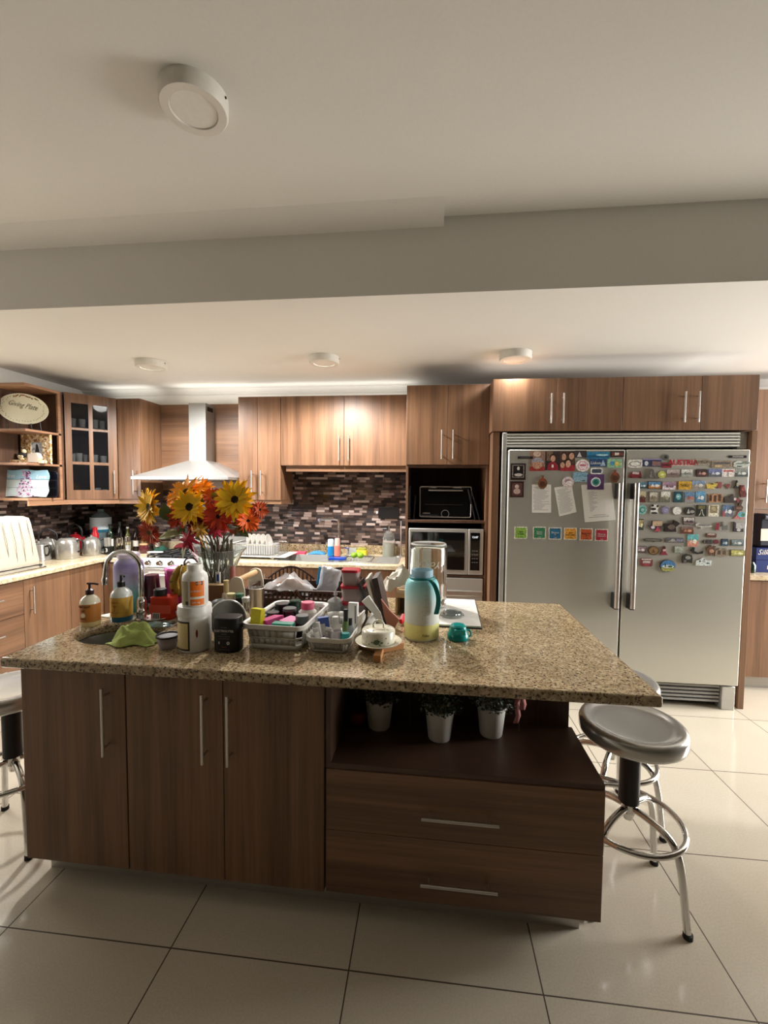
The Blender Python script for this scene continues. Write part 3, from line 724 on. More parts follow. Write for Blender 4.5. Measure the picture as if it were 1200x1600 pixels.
# cabinets above the fridge
FY = 3.235
t = thing('wall_cabinet', 'walnut double cabinet over the left half of the refrigerator', 'cabinet', (.90, FY, 1.955))
MB().box(-.455, .44, .019, .9, .004, .375).build('body', WOODV, t)
door(t, -.457, -.012, .0, .375, 0, -.053, hz=(.052, .262)); door(t, -.012, .44, .0, .375, 0, .031, hz=(.052, .262))
t = thing('wall_cabinet', 'walnut double cabinet over the right half of the refrigerator', 'cabinet', (1.78, FY, 1.955))
MB().box(-.44, .44, .019, .9, .004, .375).build('body', WOODV, t)
door(t, -.44, .075, .0, .375, 0, -.045, hz=(.052, .262)); door(t, .075, .44, .0, .375, 0, .045, hz=(.052, .262))
single('side_panel', MB().box(.452, .502, FY+.02, YB-.002, 0, 1.952), WOODV, 'tall walnut panel between the appliance tower and the refrigerator', 'panel', bevel=.001)
single('side_panel', MB().box(2.185, 2.222, FY-.005, YB-.002, 0, 1.952), WOODV, 'tall walnut end panel on the far right flank of the refrigerator', 'panel', bevel=.001)
# fridge
GY = 3.195
t = thing('refrigerator', 'wide twin door stainless refrigerator covered with magnets', 'refrigerator', (1.357, GY, 0))
MB().box(-.815, .80, .075, .88, .02, 1.83).build('body', pm('fridge_carcass', (60, 60, 60), .5, .5), t)
MB().box(-.798, -.006, 0, .07, .178, 1.82).build('door', STEELD, t, bevel=.006)
MB().box(.006, .800, 0, .07, .178, 1.82).build('door', STEELD, t, bevel=.006)
f = MB().box(-.838, -.808, .035, .12, .0, 1.945).box(.765, .825, .075, .12, 1.83, 1.945).box(-.808, .765, .10, .12, 1.84, 1.945)
f.build('trim_frame', STEEL, t, bevel=.002)
m = MB()
for i in range(5): m.prism([(.045, 1.845+i*.0205), (.062, 1.842+i*.0205), (.098, 1.852+i*.0205), (.098, 1.858+i*.0205), (.05, 1.858+i*.0205)], -.805, .762, 'x')
m.build('top_louvre', STEEL, t)
m = MB()
for i in range(5): m.prism([(.03, .045+i*.026), (.05, .042+i*.026), (.08, .052+i*.026), (.08, .058+i*.026), (.034, .058+i*.026)], -.80, .70, 'x')
m.build('bottom_louvre', STEEL, t)
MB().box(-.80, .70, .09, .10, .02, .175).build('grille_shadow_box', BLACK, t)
MB().box(.705, .79, .01, .09, .0, .168).build('corner_post', STEEL, t, bevel=.004)
for x in (-.052, .052):
    h = MB().tube([(x, -.062, .715), (x, -.062, 1.585)], .0165, 20).build('handle', STEELH, t)
    for z in (.76, 1.53): MB().box(x-.016, x+.016, -.065, .002, z-.055, z+.055).build('handle_mount', BLACK, h, bevel=.004)
MB().box(-.735, -.63, -.004, 0, 1.755, 1.772).build('badge', pm('badge_dark', (52, 52, 52), .4, .5), t)
text_mb('FRIGIDAIRE', .013, .0006).xf(T3(-.6825, -.0046, 1.7635)).build('badge_lettering', INK, t)
MB().box(.665, .775, -.004, 0, 1.762, 1.779).build('badge', pm('badge_dark', (52, 52, 52), .4, .5), t)
text_mb('FRIGIDAIRE', .0135, .0006).xf(T3(.72, -.0046, 1.7705)).build('badge_lettering', PAPER, t)

# right of fridge: upper, counter, base
upper('wall_cabinet', 'pale walnut wall cabinet at the picture edge, right of the refrigerator', 2.225, 3.2, 1.40, 2.352, YU, [(2.225, 2.72, 2.678, 1.45, 1.63), (2.72, 3.2, 2.76, 1.45, 1.63)])
single('cabinet_light_rail', MB().box(2.225, 3.2, YU+.01, YU+.028, 1.345, 1.398), WOODH, 'walnut valance under the wall cabinet right of the refrigerator', 'cabinet trim')
single('right_worktop', MB().box(2.225, 3.2, CF, YB-.002, .862, .90), GRANL, 'pale granite worktop right of the refrigerator', 'worktop', bevel=.005)
base_unit('base_cabinet', 'walnut base cabinet right of the refrigerator', 2.225, 3.2, CF+.025, [(2.225, 2.71, None), (2.71, 3.2, 2.76)])
# ------------------------------------------------------------------ things on the island worktop
Z0 = .9005
def grad_mat(name, stops, z0, z1, rough=.3, trans=.0, alpha=1.0):
    """a dyed plastic whose own colour changes with height"""
    t = NT(name); sp = t.new('SeparateXYZ'); t.link(t.tc, sp.inputs[0])
    f = t.math('DIVIDE', t.math('SUBTRACT', sp.outputs[2], z0), z1-z0)
    t.link(t.ramp(f, stops), t.b.inputs['Base Color']); t.b.inputs['Roughness'].default_value = rough
    t.b.inputs['Transmission Weight'].default_value = trans; t.b.inputs['Alpha'].default_value = alpha; t.b.inputs['IOR'].default_value = 1.2
    return t.m
def soap(label, x, y, body, lab, liq, cap, scale=1.0, txt=None, cat='soap bottle', pump_dir=(1, 0)):
    t = thing('soap_pump_bottle', label, cat, (x, y, Z0)); s = scale; r = .044*s
    MB().lathe([(0, 0), (r*.96, 0), (r, .006), (r, .028*s)], n=32).build('liquid_base', liq, t)
    MB().lathe([(r, .028*s), (r, .105*s), (r*.93, .122*s), (r*.72, .136*s), (r*.42, .145*s), (r*.38, .150*s), (0, .150*s)], n=32).build('body', body, t)
    lb = patch(r*4.6, .022*s, .108*s, r, 0, .0007, 20).build('label_band', lab, t)
    if txt:
        for i, (w, sz, zz, mat_) in enumerate(txt):
            m = text_mb(w, sz, .0005); m.xf(T3(0, 0, zz)); wrap(m, r+.0012, 0).build('lettering', mat_, lb)
    c = MB().lathe([(0, .150*s), (.017, .150*s), (.017, .172*s), (.009, .176*s), (.006, .178*s), (0, .178*s)], n=24).build('pump_collar', cap, t)
    px_, py_ = pump_dir
    MB().tube([(0, 0, .175*s), (0, 0, .200*s)], .0055, 10).tube([(-px_*.010, -py_*.01, .203*s), (px_*.022, py_*.022, .203*s), (px_*.038, py_*.038, .199*s)], .0048, 8).build('pump_head', cap, t)
    return t
t = soap('amber label hand soap pump bottle at the sink end of the island', -1.535, 1.80, pm('cream_soap_plastic', (236, 230, 208), .25), pm('amber_label', (190, 122, 52), .5),
     pm('cream_soap_liquid', (226, 206, 150), .25), pm('maroon_pump', (44, 14, 16), .3), .93, [('HAND SOAP', .011, .090, DKINK), ('OAT', .010, .072, DKINK), ('OLIVE OIL', .007, .036, DKINK)], pump_dir=(1, .15))
wrap(MB().lathe([(0, 0), (.010, 0), (.010, .001), (0, .001)], n=20).xf(R3('X', 90)).xf(T3(0, 0, .053)), .0423, 0).build('round_emblem', pm('emblem_cream', (240, 226, 206), .5), t)
t = soap('taller soap pump bottle with golden label and blue liquid, right beside the faucet', -1.445, 1.885, pm('milky_soap_plastic', (214, 220, 218), .22), pm('golden_label', (206, 164, 70), .5),
     pm('blue_soap_liquid', (40, 106, 140), .2), BLACK, 1.06, [('LEMON', .012, .092, pm('rust_ink', (168, 84, 30), .6)), ('DISH SOAP', .008, .045, pm('rust_ink', (168, 84, 30), .6))], pump_dir=(.8, -.5))
m = MB().tube(spline([(-.012, 0, .078), (0, 0, .072), (.012, 0, .08)]), .0008, 5).tube([(0, 0, .052), (0, 0, .082)], .0008, 5)
wrap(m, .0475, 0).build('twig_drawing', DKINK, t)

# ombre water jugs
def jug(label, x, y, r, h, mat, lidmat, name='water_jug'):
    t = thing(name, label, 'water bottle', (x, y, Z0))
    MB().lathe([(0, 0), (r*.96, 0), (r, .008), (r, h*.80), (r*.94, h*.88), (r*.74, h*.93), (r*.70, h*.95), (r*.70, h)], n=40).build('body', mat, t, solid=.0015)
    if lidmat: MB().lathe([(r*.72, h*.95), (r*.76, h*.955), (r*.76, h*1.02), (r*.6, h*1.045), (0, h*1.045)], n=32).build('lid', lidmat, t)
    return t
VIO = grad_mat('violet_teal_plastic', [(0, (70, 168, 170)), (.35, (120, 190, 196)), (.55, (176, 176, 204)), (.85, (150, 140, 190)), (1, (214, 208, 228))], 0, .285, .3, .2)
t = jug('large violet to teal tinted water jug behind the gooseneck faucet', -1.520, 2.04, .068, .285, VIO, pm('pale_violet_lid', (216, 206, 228), .4))
for i in range(6): patch(.02 if i % 2 else .03, .09+i*.028, .091+i*.028, .068, .35, .001, 4).build('measure_mark', pm('violet_mark', (120, 110, 160), .5), t)
t = thing('water_bottle', 'big teal to clear water bottle with yellowish drink in its bottom, cap off', 'water bottle', (-.027, 1.832, Z0))
r = .0725
OMB = grad_mat('teal_clear_plastic', [(0, (226, 226, 210)), (.30, (220, 222, 214)), (.58, (216, 224, 220)), (.82, (184, 226, 227)), (1, (140, 212, 217))], 0, .25, .34, .12)
MB().lathe([(0, 0), (r*.93, 0), (r, .010), (r, .205), (r*.965, .228), (r*.86, .245), (r*.69, .254)], n=48).build('body', OMB, t, solid=.002)
MB().lathe([(0, .0025), (r*.92, .0025), (r-.0022, .012), (r-.0022, .072), (0, .072)], n=48).build('drink', pm('yellow_drink', (226, 222, 130), .1, trans=.35, ior=1.33), t)
MB().lathe([(r*.93, .0002), (r+.0020, .011), (r+.0020, .070)], n=48).build('drink_tint', pm('yellow_drink_film', (232, 228, 152), .25), t)
MB().lathe([(r*.70, .252), (r*.72, .256), (r*.70, .262)], n=40).build('neck_collar', pm('teal_rubber', (14, 122, 124), .45), t, solid=.004)
MB().lathe([(r*.64, .256), (r*.64, .290), (r*.60, .290), (r*.60, .256)], n=40).build('neck', pm('pale_blue_plastic', (186, 214, 226), .2, trans=.4, ior=1.2), t)
m = MB(); cs = spline([(.030, -.040, .258), (.050, -.050, .240), (.066, -.052, .20), (.068, -.050, .16), (.060, -.052, .118)], 8); n_ = len(cs)
for a, b in zip(cs, cs[1:]):
    pass
vs = []; fs = []
for p in cs:
    for dx, dy in ((-.011, -.004), (.011, -.004), (.011, .004), (-.011, .004)): vs.append((p.x+dx*.9, p.y+dy-.012, p.z))
for i in range(n_-1):
    for k in range(4): fs.append((i*4+k, i*4+(k+1) % 4, (i+1)*4+(k+1) % 4, (i+1)*4+k))
fs += [(3, 2, 1, 0), tuple((n_-1)*4+k for k in range(4))]
MB().add(vs, fs).build('carry_strap', pm('teal_rubber', (14, 122, 124), .45), t, bevel=.002)
m = MB().box(.0175, .0180, 0, .0004, .075, .20)
for i in range(8): m.box(.004 if i % 2 else .009, .030, 0, .0004, .082+i*.016, .0828+i*.016)
wrap(m, r+.0015, 0).build('measure_scale', pm('scale_ink', (96, 116, 118), .6), t)
wrap(text_mb('Fidus', .015, .0004, shear=.3).xf(T3(.018, 0, .028)), r+.002, 0).build('lettering', DKINK, t)
t = thing('screw_cap', 'teal screw cap with a finger loop lying beside the big water bottle', 'bottle cap', (.127, 1.825, Z0), .2)
TEAL = pm('teal_cap_plastic', (0, 136, 132), .28)
MB().lathe([(0, 0), (.043, 0), (.045, .004), (.045, .022), (.042, .026), (.036, .040), (.033, .056), (.026, .062), (0, .063)], n=36).build('cap_body', TEAL, t, bevel=.001)
MB().box(-.024, .024, -.039, -.024, .026, .050).build('flip_spout', pm('teal_cap_light', (20, 160, 154), .25), t, bevel=.004)
MB().tube([(.044, -.010, .012), (.054, -.008, .016), (.056, .002, .026), (.050, .008, .034), (.038, .006, .036)], .004, 8).build('hinge_loop', TEAL, t)

# tumblers behind the faucet
t = thing('tumbler_cup', 'tall maroon tumbler standing upside down behind the faucet', 'cup', (-1.452, 2.12, Z0))
MB().lathe([(.048, 0), (.049, .004), (.036, .165), (.033, .170), (0, .170)], n=32).build('cup', pm('maroon_plastic', (84, 38, 50), .25), t, sharp=30)
single('round_bowl', MB().lathe([(0, 0), (.028, 0), (.043, .020), (.047, .045), (.044, .052), (.04, .045), (.025, .010), (0, .010)], n=32), pm('dark_brown_ceramic', (64, 40, 40), .18, coat=.4), 'small dark brown rounded bowl between faucet and pink canister', 'bowl', (-1.368, 2.035, Z0))
t = thing('pink_canister', 'magenta plastic canister with a lighter pink lid behind the bananas', 'canister', (-1.335, 2.16, Z0))
MB().lathe([(0, 0), (.050, 0), (.052, .004), (.060, .190), (0, .190)], n=10).build('body', pm('magenta_plastic', (178, 30, 118), .35), t, sharp=20)
MB().lathe([(0, .1905), (.063, .1905), (.064, .198), (.055, .206), (.02, .214), (0, .214)], n=10).build('lid', pm('pink_lid_plastic', (236, 110, 190), .4), t, sharp=20)
t = thing('red_jar', 'translucent orange red jar with black lid and barcode label below the bananas', 'jar', (-1.268, 1.945, Z0))
MB().prism(rrect(.108, .075, .016, 5), 0, .108, 'z').build('body', pm('red_orange_jelly', (206, 66, 44), .22, trans=.25, ior=1.2), t, bevel=.006)
MB().cyl(-.02, 0, .1085, .140, .030, 28).build('lid', BLACK, t, bevel=.003)
MB().box(-.054, .054, -.0392, -.0378, .03, .07).build('label', pm('red_label', (214, 84, 60), .5), t)
m = MB()
for i in range(11): m.box(-.034+i*.003, -.034+i*.003+(.0015 if i % 3 else .0022), -.0406, -.0402, .006, .030)
bl = MB().box(-.037, .001, -.0402, -.0394, .004, .032).build('barcode_label', PAPER, t); m.build('barcode', DKINK, bl)
# banana hook with bananas
t = thing('banana_hanger', 'thin dark wire banana hook whose curl rises behind the white bottle', 'banana hanger', (-1.175, 2.04, Z0))
MB().lathe([(0, 0), (.06, 0), (.07, .008), (.05, .012), (0, .012)], n=32).build('base', pm('dark_wire', (52, 40, 36), .35, .7), t)
MB().tube(spline([(0, .05, .01), (.012, .05, .14), (.005, .045, .23), (-.010, .03, .268), (-.034, .01, .272), (-.046, 0, .255), (-.040, -.004, .240)], 8), .0042, 8).build('hook', pm('dark_wire', (52, 40, 36), .35, .7), t)
BANM = NT('ripe_banana_skin'); _n = BANM.noise(BANM.tc, 55, 2, .5); _n2 = BANM.noise(BANM.tc, 14, 2, .5)
_c = BANM.mix(BANM.ramp(_n, [(.62, (0, 0, 0)), (.68, (255, 255, 255))]), BANM.ramp(_n2, [(.3, (150, 122, 38)), (.7, (196, 160, 58))]), (66, 44, 22))
BANM.link(_c, BANM.b.inputs['Base Color']); BANM.b.inputs['Roughness'].default_value = .45; BANM = BANM.m
for i, (a, lab) in enumerate(((-178, 'speckled ripe banana at the outer side of the hanging bunch'), (-140, 'speckled ripe banana in the front middle of the hanging bunch'), (-60, 'browned ripe banana of the hanging bunch nearest the white bottle'), (100, 'ripe banana at the back of the hanging bunch'))):
    ca, sa = math.cos(math.radians(a)), math.sin(math.radians(a))
    path = spline([(0, 0, 0), (.008, 0, -.012), (.026, 0, -.04), (.040, 0, -.08), (.036, 0, -.12), (.020, 0, -.150), (.014, 0, -.158)], 6)
    n_ = len(path); rad = [(.0045 if k < 4 else min(.019, .0055+.016*math.sin(PI*min(1, max(0, (k-3)/(n_-4))))**.6)) for k in range(n_)]; rad[-1] = .003
    pts = [(p.x*ca, p.x*sa, p.z) for p in path]
    tb = thing('banana', lab, 'banana', (-1.224+.008*ca, 2.040+.008*sa, Z0+.243), group=None)
    MB().tube(pts[3:], .01, 7, radii=rad[3:]).build('fruit', BANM, tb, sharp=60)
    MB().tube(pts[:4], .0048, 6).build('stem', pm('banana_stem', (74, 56, 28), .6), tb)

# white tub with open bottle on top, black electrolyte tub
t = thing('supplement_tub', 'wide white plastic tub with framed yellow label, carrying the orange label bottle', 'tub', (-.908, 1.585, Z0)); r = .0605
MB().lathe([(0, 0), (r*.95, 0), (r, .005), (r, .132), (r*.97, .135), (0, .135)], n=48).build('body', WHITE, t)
MB().lathe([(0, .1355), (r*1.03, .1355), (r*1.05, .139), (r*1.05, .155), (r*1.03, .158), (r*1.03, .170), (r, .1745), (0, .1745)], n=48).build('lid', WHITE, t)
l = patch(.075, .010, .122, r, -.42, .0006).build('label_border', pm('black_label_border', (46, 40, 34), .5), t)
patch(.063, .017, .115, r, -.42, .0014).build('label_paper', pm('parchment_label', (216, 198, 142), .6), l)
m = MB()
for i in range(9):
    w = .05-.012*((i*7) % 3)/2; q = MB().box(-w/2-.42*r, w/2-.42*r, 0, .0004, .026+i*.0095, .0275+i*.0095); m.join(q)
wrap(m, r+.0022, 0).build('label_text_lines', pm('sepia_ink', (140, 116, 84), .7), l)
wrap(MB().prism([(.038+.004*math.cos(a*PI/8), .075+.016*math.sin(a*PI/8)) for a in range(16)], 0, .0006), r+.001, 0).build('red_seal', pm('dark_red_seal', (112, 26, 32), .5), t)
t = thing('vitamin_bottle', 'open white bottle with orange vitamin label standing on the wide white tub', 'bottle', (-.905, 1.585, Z0+.1748)); r = .0475
MB().lathe([(0, 0), (r*.95, 0), (r, .004), (r, .105), (r*.93, .120), (r*.66, .131), (r*.60, .134), (r*.60, .158), (r*.54, .158), (r*.54, .12), (0, .118)], n=44).build('body', WHITE, t, sharp=50)
l = patch(.052, .006, .098, r, .68, .0006).build('orange_label', pm('orange_label', (232, 118, 22), .5), t)
patch(.036, .006, .098, r, -.42, .0006).build('facts_panel', pm('olive_facts_panel', (168, 156, 122), .6), t)
patch(.052, .030, .039, r, .68, .0012).build('white_band', pm('label_white', (232, 226, 210), .6), l)
wrap(text_mb('VITAMIN C', .0088, .0004, space=.9).xf(T3(.028, 0, .060)), r+.0018).build('lettering', PAPER, l)
wrap(text_mb('500 mg', .010, .0004).xf(T3(.028, 0, .017)), r+.0018).build('lettering', PAPER, l)
bb = wrap(MB().box(.030, .053, 0, .0005, .083, .097), r+.0015).build('brand_block', BLACK, l)
wrap(text_mb('STAR', .009, .0004).xf(T3(.041, 0, .090)), r+.0026).build('lettering', PAPER, bb)
m = MB()
for i in range(5): m.box(-.0125+i*.0026, -.0112+i*.0026, 0, .0005, .010, .022)
wrap(m, r+.0014, 0).build('barcode', DKINK, t)
t = thing('electrolyte_tub', 'black electrolytes powder tub with white lettering in front of the round lid', 'tub', (-.772, 1.59, Z0)); r = .052
MB().prism(rrect(.102, .08, .030, 8), 0, .132, 'z').build('body', pm('black_tub_plastic', (18, 18, 20), .35), t, bevel=.004)
FR_ = lambda m: m.xf(T3(0, -.0403, 0)).build
gl = [('ELECTROLYTES', .0118, .084), ('POWDER', .006, .098), ('ENERGY', .0065, .072), ('FOCUS, HEALTH', .0065, .063), ('& HYDRATION', .0065, .054)]
for w, sz, z in gl: text_mb(w, sz, .0004, space=.92).xf(T3(0, -.0404, z)).build('lettering', PAPER if sz > .0066 else INK, t)
MB().lathe([(.003, 0), (.006, 0), (.006, .0006), (.003, .0006)], n=18).xf(T3(.016, -.0402, .038) @ R3('X', 90)).build('round_icon', PAPER, t)
MB().prism([(-.022, .034), (-.018, .034), (-.018, .041), (-.020, .045), (-.022, .041)], -.0408, -.0402).build('drop_icon', PAPER, t)
text_mb('BERRY', .0075, .0004).xf(T3(0, -.0404, .022)).build('lettering', pm('dusty_pink_ink', (150, 84, 90), .6), t)
text_mb('NET WT 12 OZ', .006, .0004).xf(T3(0, -.0404, .012)).build('lettering', INK, t)
# round mirror-like lid standing behind
t = thing('standing_pan_lid', 'round dark grey lid with bright rim standing upright behind the black tub', 'lid', (-.832, 1.705, Z0), .10)
m = MB().lathe([(0, 0), (.05, .001), (.076, 0), (.076, .004), (0, .005)], n=48); m.xf(T3(0, 0, .082) @ R3('X', 82)); m.build('disc', pm('smoky_grey_disc', (92, 92, 86), .25, .4), t)
MB().tube([(.078*math.cos(a*PI/24), 0, .078*math.sin(a*PI/24)) for a in range(48)], .0035, 8, closed=True).xf(T3(0, -.002, .0825) @ R3('X', -8)).build('rim', STEEL, t)
MB().tube([(.060, -.008, .055), (.075, -.020, .050), (.080, -.02, .066)], .005, 8).build('clip', CHROME, t)
single('dark_round_lid', MB().ball((0, 0, .03), .045, 24, (1, 1, .66)), pm('dark_grey_rubber', (44, 46, 42), .45), 'dark grey rounded lid between white bottle and round standing lid', 'lid', (-.965, 1.90, Z0+.055))
single('cereal_tin', MB().lathe([(0, 0), (.042, 0), (.042, .052), (0, .052)], n=28), pm('dark_tin', (52, 50, 48), .35, .5), 'low dark tin under the dark rounded lid', 'tin', (-.965, 1.90, Z0))

# sink cloth
def cloth(label, x, y, z, seed=1):
    n = 40; r = random.Random(seed); vs = []
    for j in range(n+1):
        for i in range(n+1):
            u, v = i/n*2-1, j/n*2-1
            h = .050*math.exp(-((u+.30)**2/.22+(v-.15)**2/.45))+.036*math.exp(-((u-.42)**2/.16+(v-.1)**2/.35))+.012
            h += .013*abs(math.sin(3.2*u+2.3*v+.6))+.008*abs(math.sin(6.5*u-3.5*v))+.005*math.sin(12*v+4*u)
            q = (abs(u)**3+abs(v)**3)**(1/3); h = h*max(0, 1-q**5)+.004
            fold = 1-.25*abs(math.sin(2.4*u+.3))
            X = u*.090+.016*v+.006*math.sin(9*v); Y = (v*.056)*fold-.022*u*(u < 0)+.010*math.sin(5*u)
            vs.append((X, Y, h))
    m = MB().add(vs, [(j*(n+1)+i, j*(n+1)+i+1, (j+1)*(n+1)+i+1, (j+1)*(n+1)+i) for j in range(n) for i in range(n)])
    return single('dish_cloth', m, pm('lime_green_cloth', (186, 206, 120), .9, bump=(300, .6)), label, 'cloth', (x, y, z), rz=.22, solid=.003, sub=1, sharp=80)
cloth('crumpled lime green cleaning cloth lying at the edge of the island sink', -1.175, 1.605, Z0)
t = thing('small_cup', 'small translucent cup with dark rimmed lid in front of the white tub', 'cup', (-1.015, 1.575, Z0))
MB().lathe([(0, 0), (.028, 0), (.030, .003), (.041, .046)], n=32).build('cup', pm('frosted_cup', (196, 188, 190), .3, trans=.35, alpha=.8), t, solid=.0015)
MB().lathe([(0, .030), (.035, .030), (.0385, .047), (0, .049)], n=32).build('contents', pm('pale_grey_cream', (176, 178, 184), .5), t)
MB().lathe([(.039, .046), (.044, .046), (.044, .052), (.039, .052)], n=32).build('rim', BLACK, t)
single('utensil_rod', MB().tube([(-.03, -.09, .010), (.0, 0, .032), (.018, .07, .05)], .0032, 8).ball((-.032, -.095, .010), .007, 10), pm('brown_steel_rod', (120, 100, 84), .35, .7), 'thin metal utensil handle leaning behind the small rimmed cup', 'utensil', (-1.095, 1.74, Z0))
single('grey_bowl', MB().lathe([(0, 0), (.04, 0), (.062, .03), (.072, .066), (.070, .067), (.058, .032), (.038, .004), (0, .004)], n=36), pm('grey_melamine', (92, 90, 92), .3), 'grey bowl peeking out behind the wide white tub', 'bowl', (-1.075, 1.86, Z0))
single('plastic_packet', crumple(7, .13, .07, .022, 9), pm('teal_clear_wrap', (150, 186, 188), .2, trans=.5, alpha=.6), 'flattened clear and teal plastic packet lying behind the island sink', 'packet', (-1.215, 1.83, Z0), rz=.2, solid=.0008)
single('folded_napkin', MB().prism([(-.055, -.03), (.05, -.045), (.055, .03), (-.01, .045)], 0, .004, 'z'), PAPER, 'folded white paper napkin on the island beside the violet jug', 'napkin', (-1.545, 1.945, Z0), bevel=.001)
single('saucer', MB().lathe([(0, 0), (.03, 0), (.058, .008), (.057, .010), (.03, .003), (0, .003)], n=32), pm('white_ceramic', (232, 228, 220), .2, coat=.3), 'white saucer under the red jar and behind the faucet', 'saucer', (-1.295, 1.925, Z0))

# ------------------------------------------------------------------ vase of sunflowers
VX, VY = -1.155, 2.32
VX, VY = -1.13, 2.215
t = thing('glass_vase', 'flared clear glass vase holding the artificial sunflower bouquet', 'vase', (VX, VY, Z0))
VG = pm('vase_glass', (225, 230, 226), .04, trans=.92, ior=1.25)
MB().lathe([(0, 0), (.062, 0), (.066, .006), (.064, .02), (.072, .10), (.092, .20), (.125, .275), (.147, .302), (.143, .304), (.121, .277), (.088, .20), (.068, .10), (.058, .024), (0, .02)], n=48).build('body', VG, t, sharp=60)
STEMM = pm('stem_green_brown', (72, 66, 42), .6); LEAFM = pm('sunflower_leaf', (74, 88, 38), .55); LEAF2 = pm('olive_leaf', (112, 114, 56), .55)
YEL = pm('yellow_petal', (252, 200, 28), .6); YELO = pm('amber_petal', (250, 166, 26), .6); ORG = pm('orange_petal', (222, 96, 22), .6); RUST = pm('rust_petal', (176, 70, 24), .6)
REDO = pm('red_orange_petal', (196, 56, 22), .6); BURG = pm('burgundy_petal', (108, 20, 24), .6); CRIM = pm('crimson_leaf', (176, 30, 54), .6); GOLD = pm('golden_leaf', (196, 146, 34), .6)
DISKM = pm('sunflower_disc', (52, 34, 16), .9, bump=(400, .9)); DISK2 = pm('green_brown_disc', (84, 76, 28), .9, bump=(400, .9))
def orient(nrm):
    n = Vector(nrm).normalized(); return n.to_track_quat('Z', 'Y').to_matrix().to_4x4()
def petal(l, w, droop, seg=5):
    vs = []
    for i in range(seg+1):
        u = i/seg; ww = w*(.45+.55*math.sin(PI*min(1, u*.95+.12)))*(1 if i < seg-1 else .8) if i < seg else w*.12
        z = droop*u*u+.25*w*math.sin(PI*u)
        vs += [(l*u, -ww/2, z+.002), (l*u, 0, z-.0015*0), (l*u, ww/2, z+.002)]
    fs = []
    for i in range(seg):
        a = i*3; fs += [(a, a+1, a+4, a+3), (a+1, a+2, a+5, a+4)]
    return vs, fs
def flower(label, pos, nrm, R, pet, disk, n=20, rd=.026, layers=3, seed=0, droop=-.2, cat='flower', wid=1.0, name='sunflower'):
    R = R*1.24; r = random.Random(seed); t = thing(name, label, cat, pos)
    M = orient(nrm); m = MB()
    for L_ in range(layers):
        for k in range(n):
            a = 2*PI*(k+.37*L_)/n+r.uniform(-.12, .12); l = (R-rd*.6)*(1-.11*L_)*r.uniform(.78, 1.06)
            vs, fs = petal(l, R*.25*wid*r.uniform(.8, 1.15), droop*R*r.uniform(-.6, 1.7)+.012*L_)
            q = MB().add(vs, fs); q.xf(Matrix.Rotation(a, 4, 'Z') @ T3(rd*.6, 0, .002+.004*L_) @ R3('X', r.uniform(-22, 22)))
            m.join(q)
    m.xf(M); m.build('petals', pet, t, sharp=70)
    d = MB().lathe([(0, -.006), (rd*.9, -.006), (rd, .002), (rd*.85, .010), (rd*.5, .012), (rd*.25, .007), (0, .006)], n=24)
    d.xf(M); d.build('disc', disk, t, sharp=70)
    # stem down to the vase
    p0 = Vector(nrm).normalized()*-.006; tgt = Vector((VX-pos[0]+r.uniform(-.035, .035), VY-pos[1]+r.uniform(-.03, .03), Z0+.03-pos[2]))
    mid = Vector((VX-pos[0], VY-pos[1], Z0+.30-pos[2]))*.85+Vector((r.uniform(-.03, .03), r.uniform(-.03, .03), 0))
    MB().tube(spline([p0, p0-Vector(nrm).normalized()*.03+Vector((0, 0, -.015)), mid, tgt], 6), .0032, 6).build('stem', STEMM, t)
    return t
FYq = 2.10
flower('yellow sunflower leaning out at the left edge of the bouquet', (-1.452, FYq+.02, 1.427), (-.45, -.85, .05), .088, YEL, DISK2, 20, .030, seed=1, droop=-.15)
flower('amber orange sunflower at the very top of the bouquet', (-1.268, FYq+.05, 1.505), (-.25, -.7, .75), .098, YELO, DISK2, 20, .028, seed=2)
flower('yellow sunflower facing the viewer in the middle of the bouquet', (-1.189, FYq-.05, 1.432), (-.05, -.95, .15), .082, YEL, DISKM, 18, .032, seed=3, droop=.1)
flower('large bright yellow sunflower at the right top of the bouquet', (-.968, FYq-.02, 1.470), (.1, -.95, .22), .092, YEL, DISKM, 20, .030, seed=4, droop=.05)
flower('red orange gerbera flower right of the middle of the bouquet', (-1.052, FYq-.03, 1.385), (.15, -.95, .1), .078, REDO, DISKM, 22, .017, seed=5, name='gerbera', wid=.8)
flower('burnt orange flower low at the left under the yellow sunflower', (-1.465, FYq+.04, 1.292), (-.25, -.85, -.25), .062, RUST, DISK2, 30, .024, seed=6, droop=-.15, name='aster', wid=.5)
flower('orange flower low at the right side of the bouquet', (-.922, FYq+.02, 1.365), (.5, -.8, -.1), .062, ORG, DISKM, 20, .014, seed=7, name='gerbera', wid=.8)
flower('orange flower behind, between top and left sunflowers', (-1.315, FYq+.06, 1.44), (-.3, -.9, -.1), .070, YELO, DISK2, 18, .02, seed=8)
flower('red orange flower half hidden left of the middle sunflower', (-1.275, FYq-.01, 1.375), (-.2, -.9, -.1), .058, REDO, DISKM, 18, .015, seed=9, name='gerbera')
flower('dark burgundy flower below the middle sunflower', (-1.178, FYq-.02, 1.357), (0, -.9, -.35), .050, BURG, DISKM, 16, .014, seed=10, name='gerbera')
flower('rust brown faded flower between top and right sunflowers', (-1.115, FYq+.06, 1.475), (.1, -.7, .6), .060, RUST, DISK2, 16, .016, seed=11, name='aster')
flower('dark red flower tucked right of the middle sunflower', (-1.075, FYq+.04, 1.432), (.2, -.9, .2), .055, BURG, DISKM, 18, .016, seed=12, name='gerbera')
flower('rusty orange flower poking out at the far right of the bouquet', (-.880, FYq+.06, 1.418), (.8, -.5, .1), .045, RUST, DISKM, 16, .012, seed=13, name='gerbera')
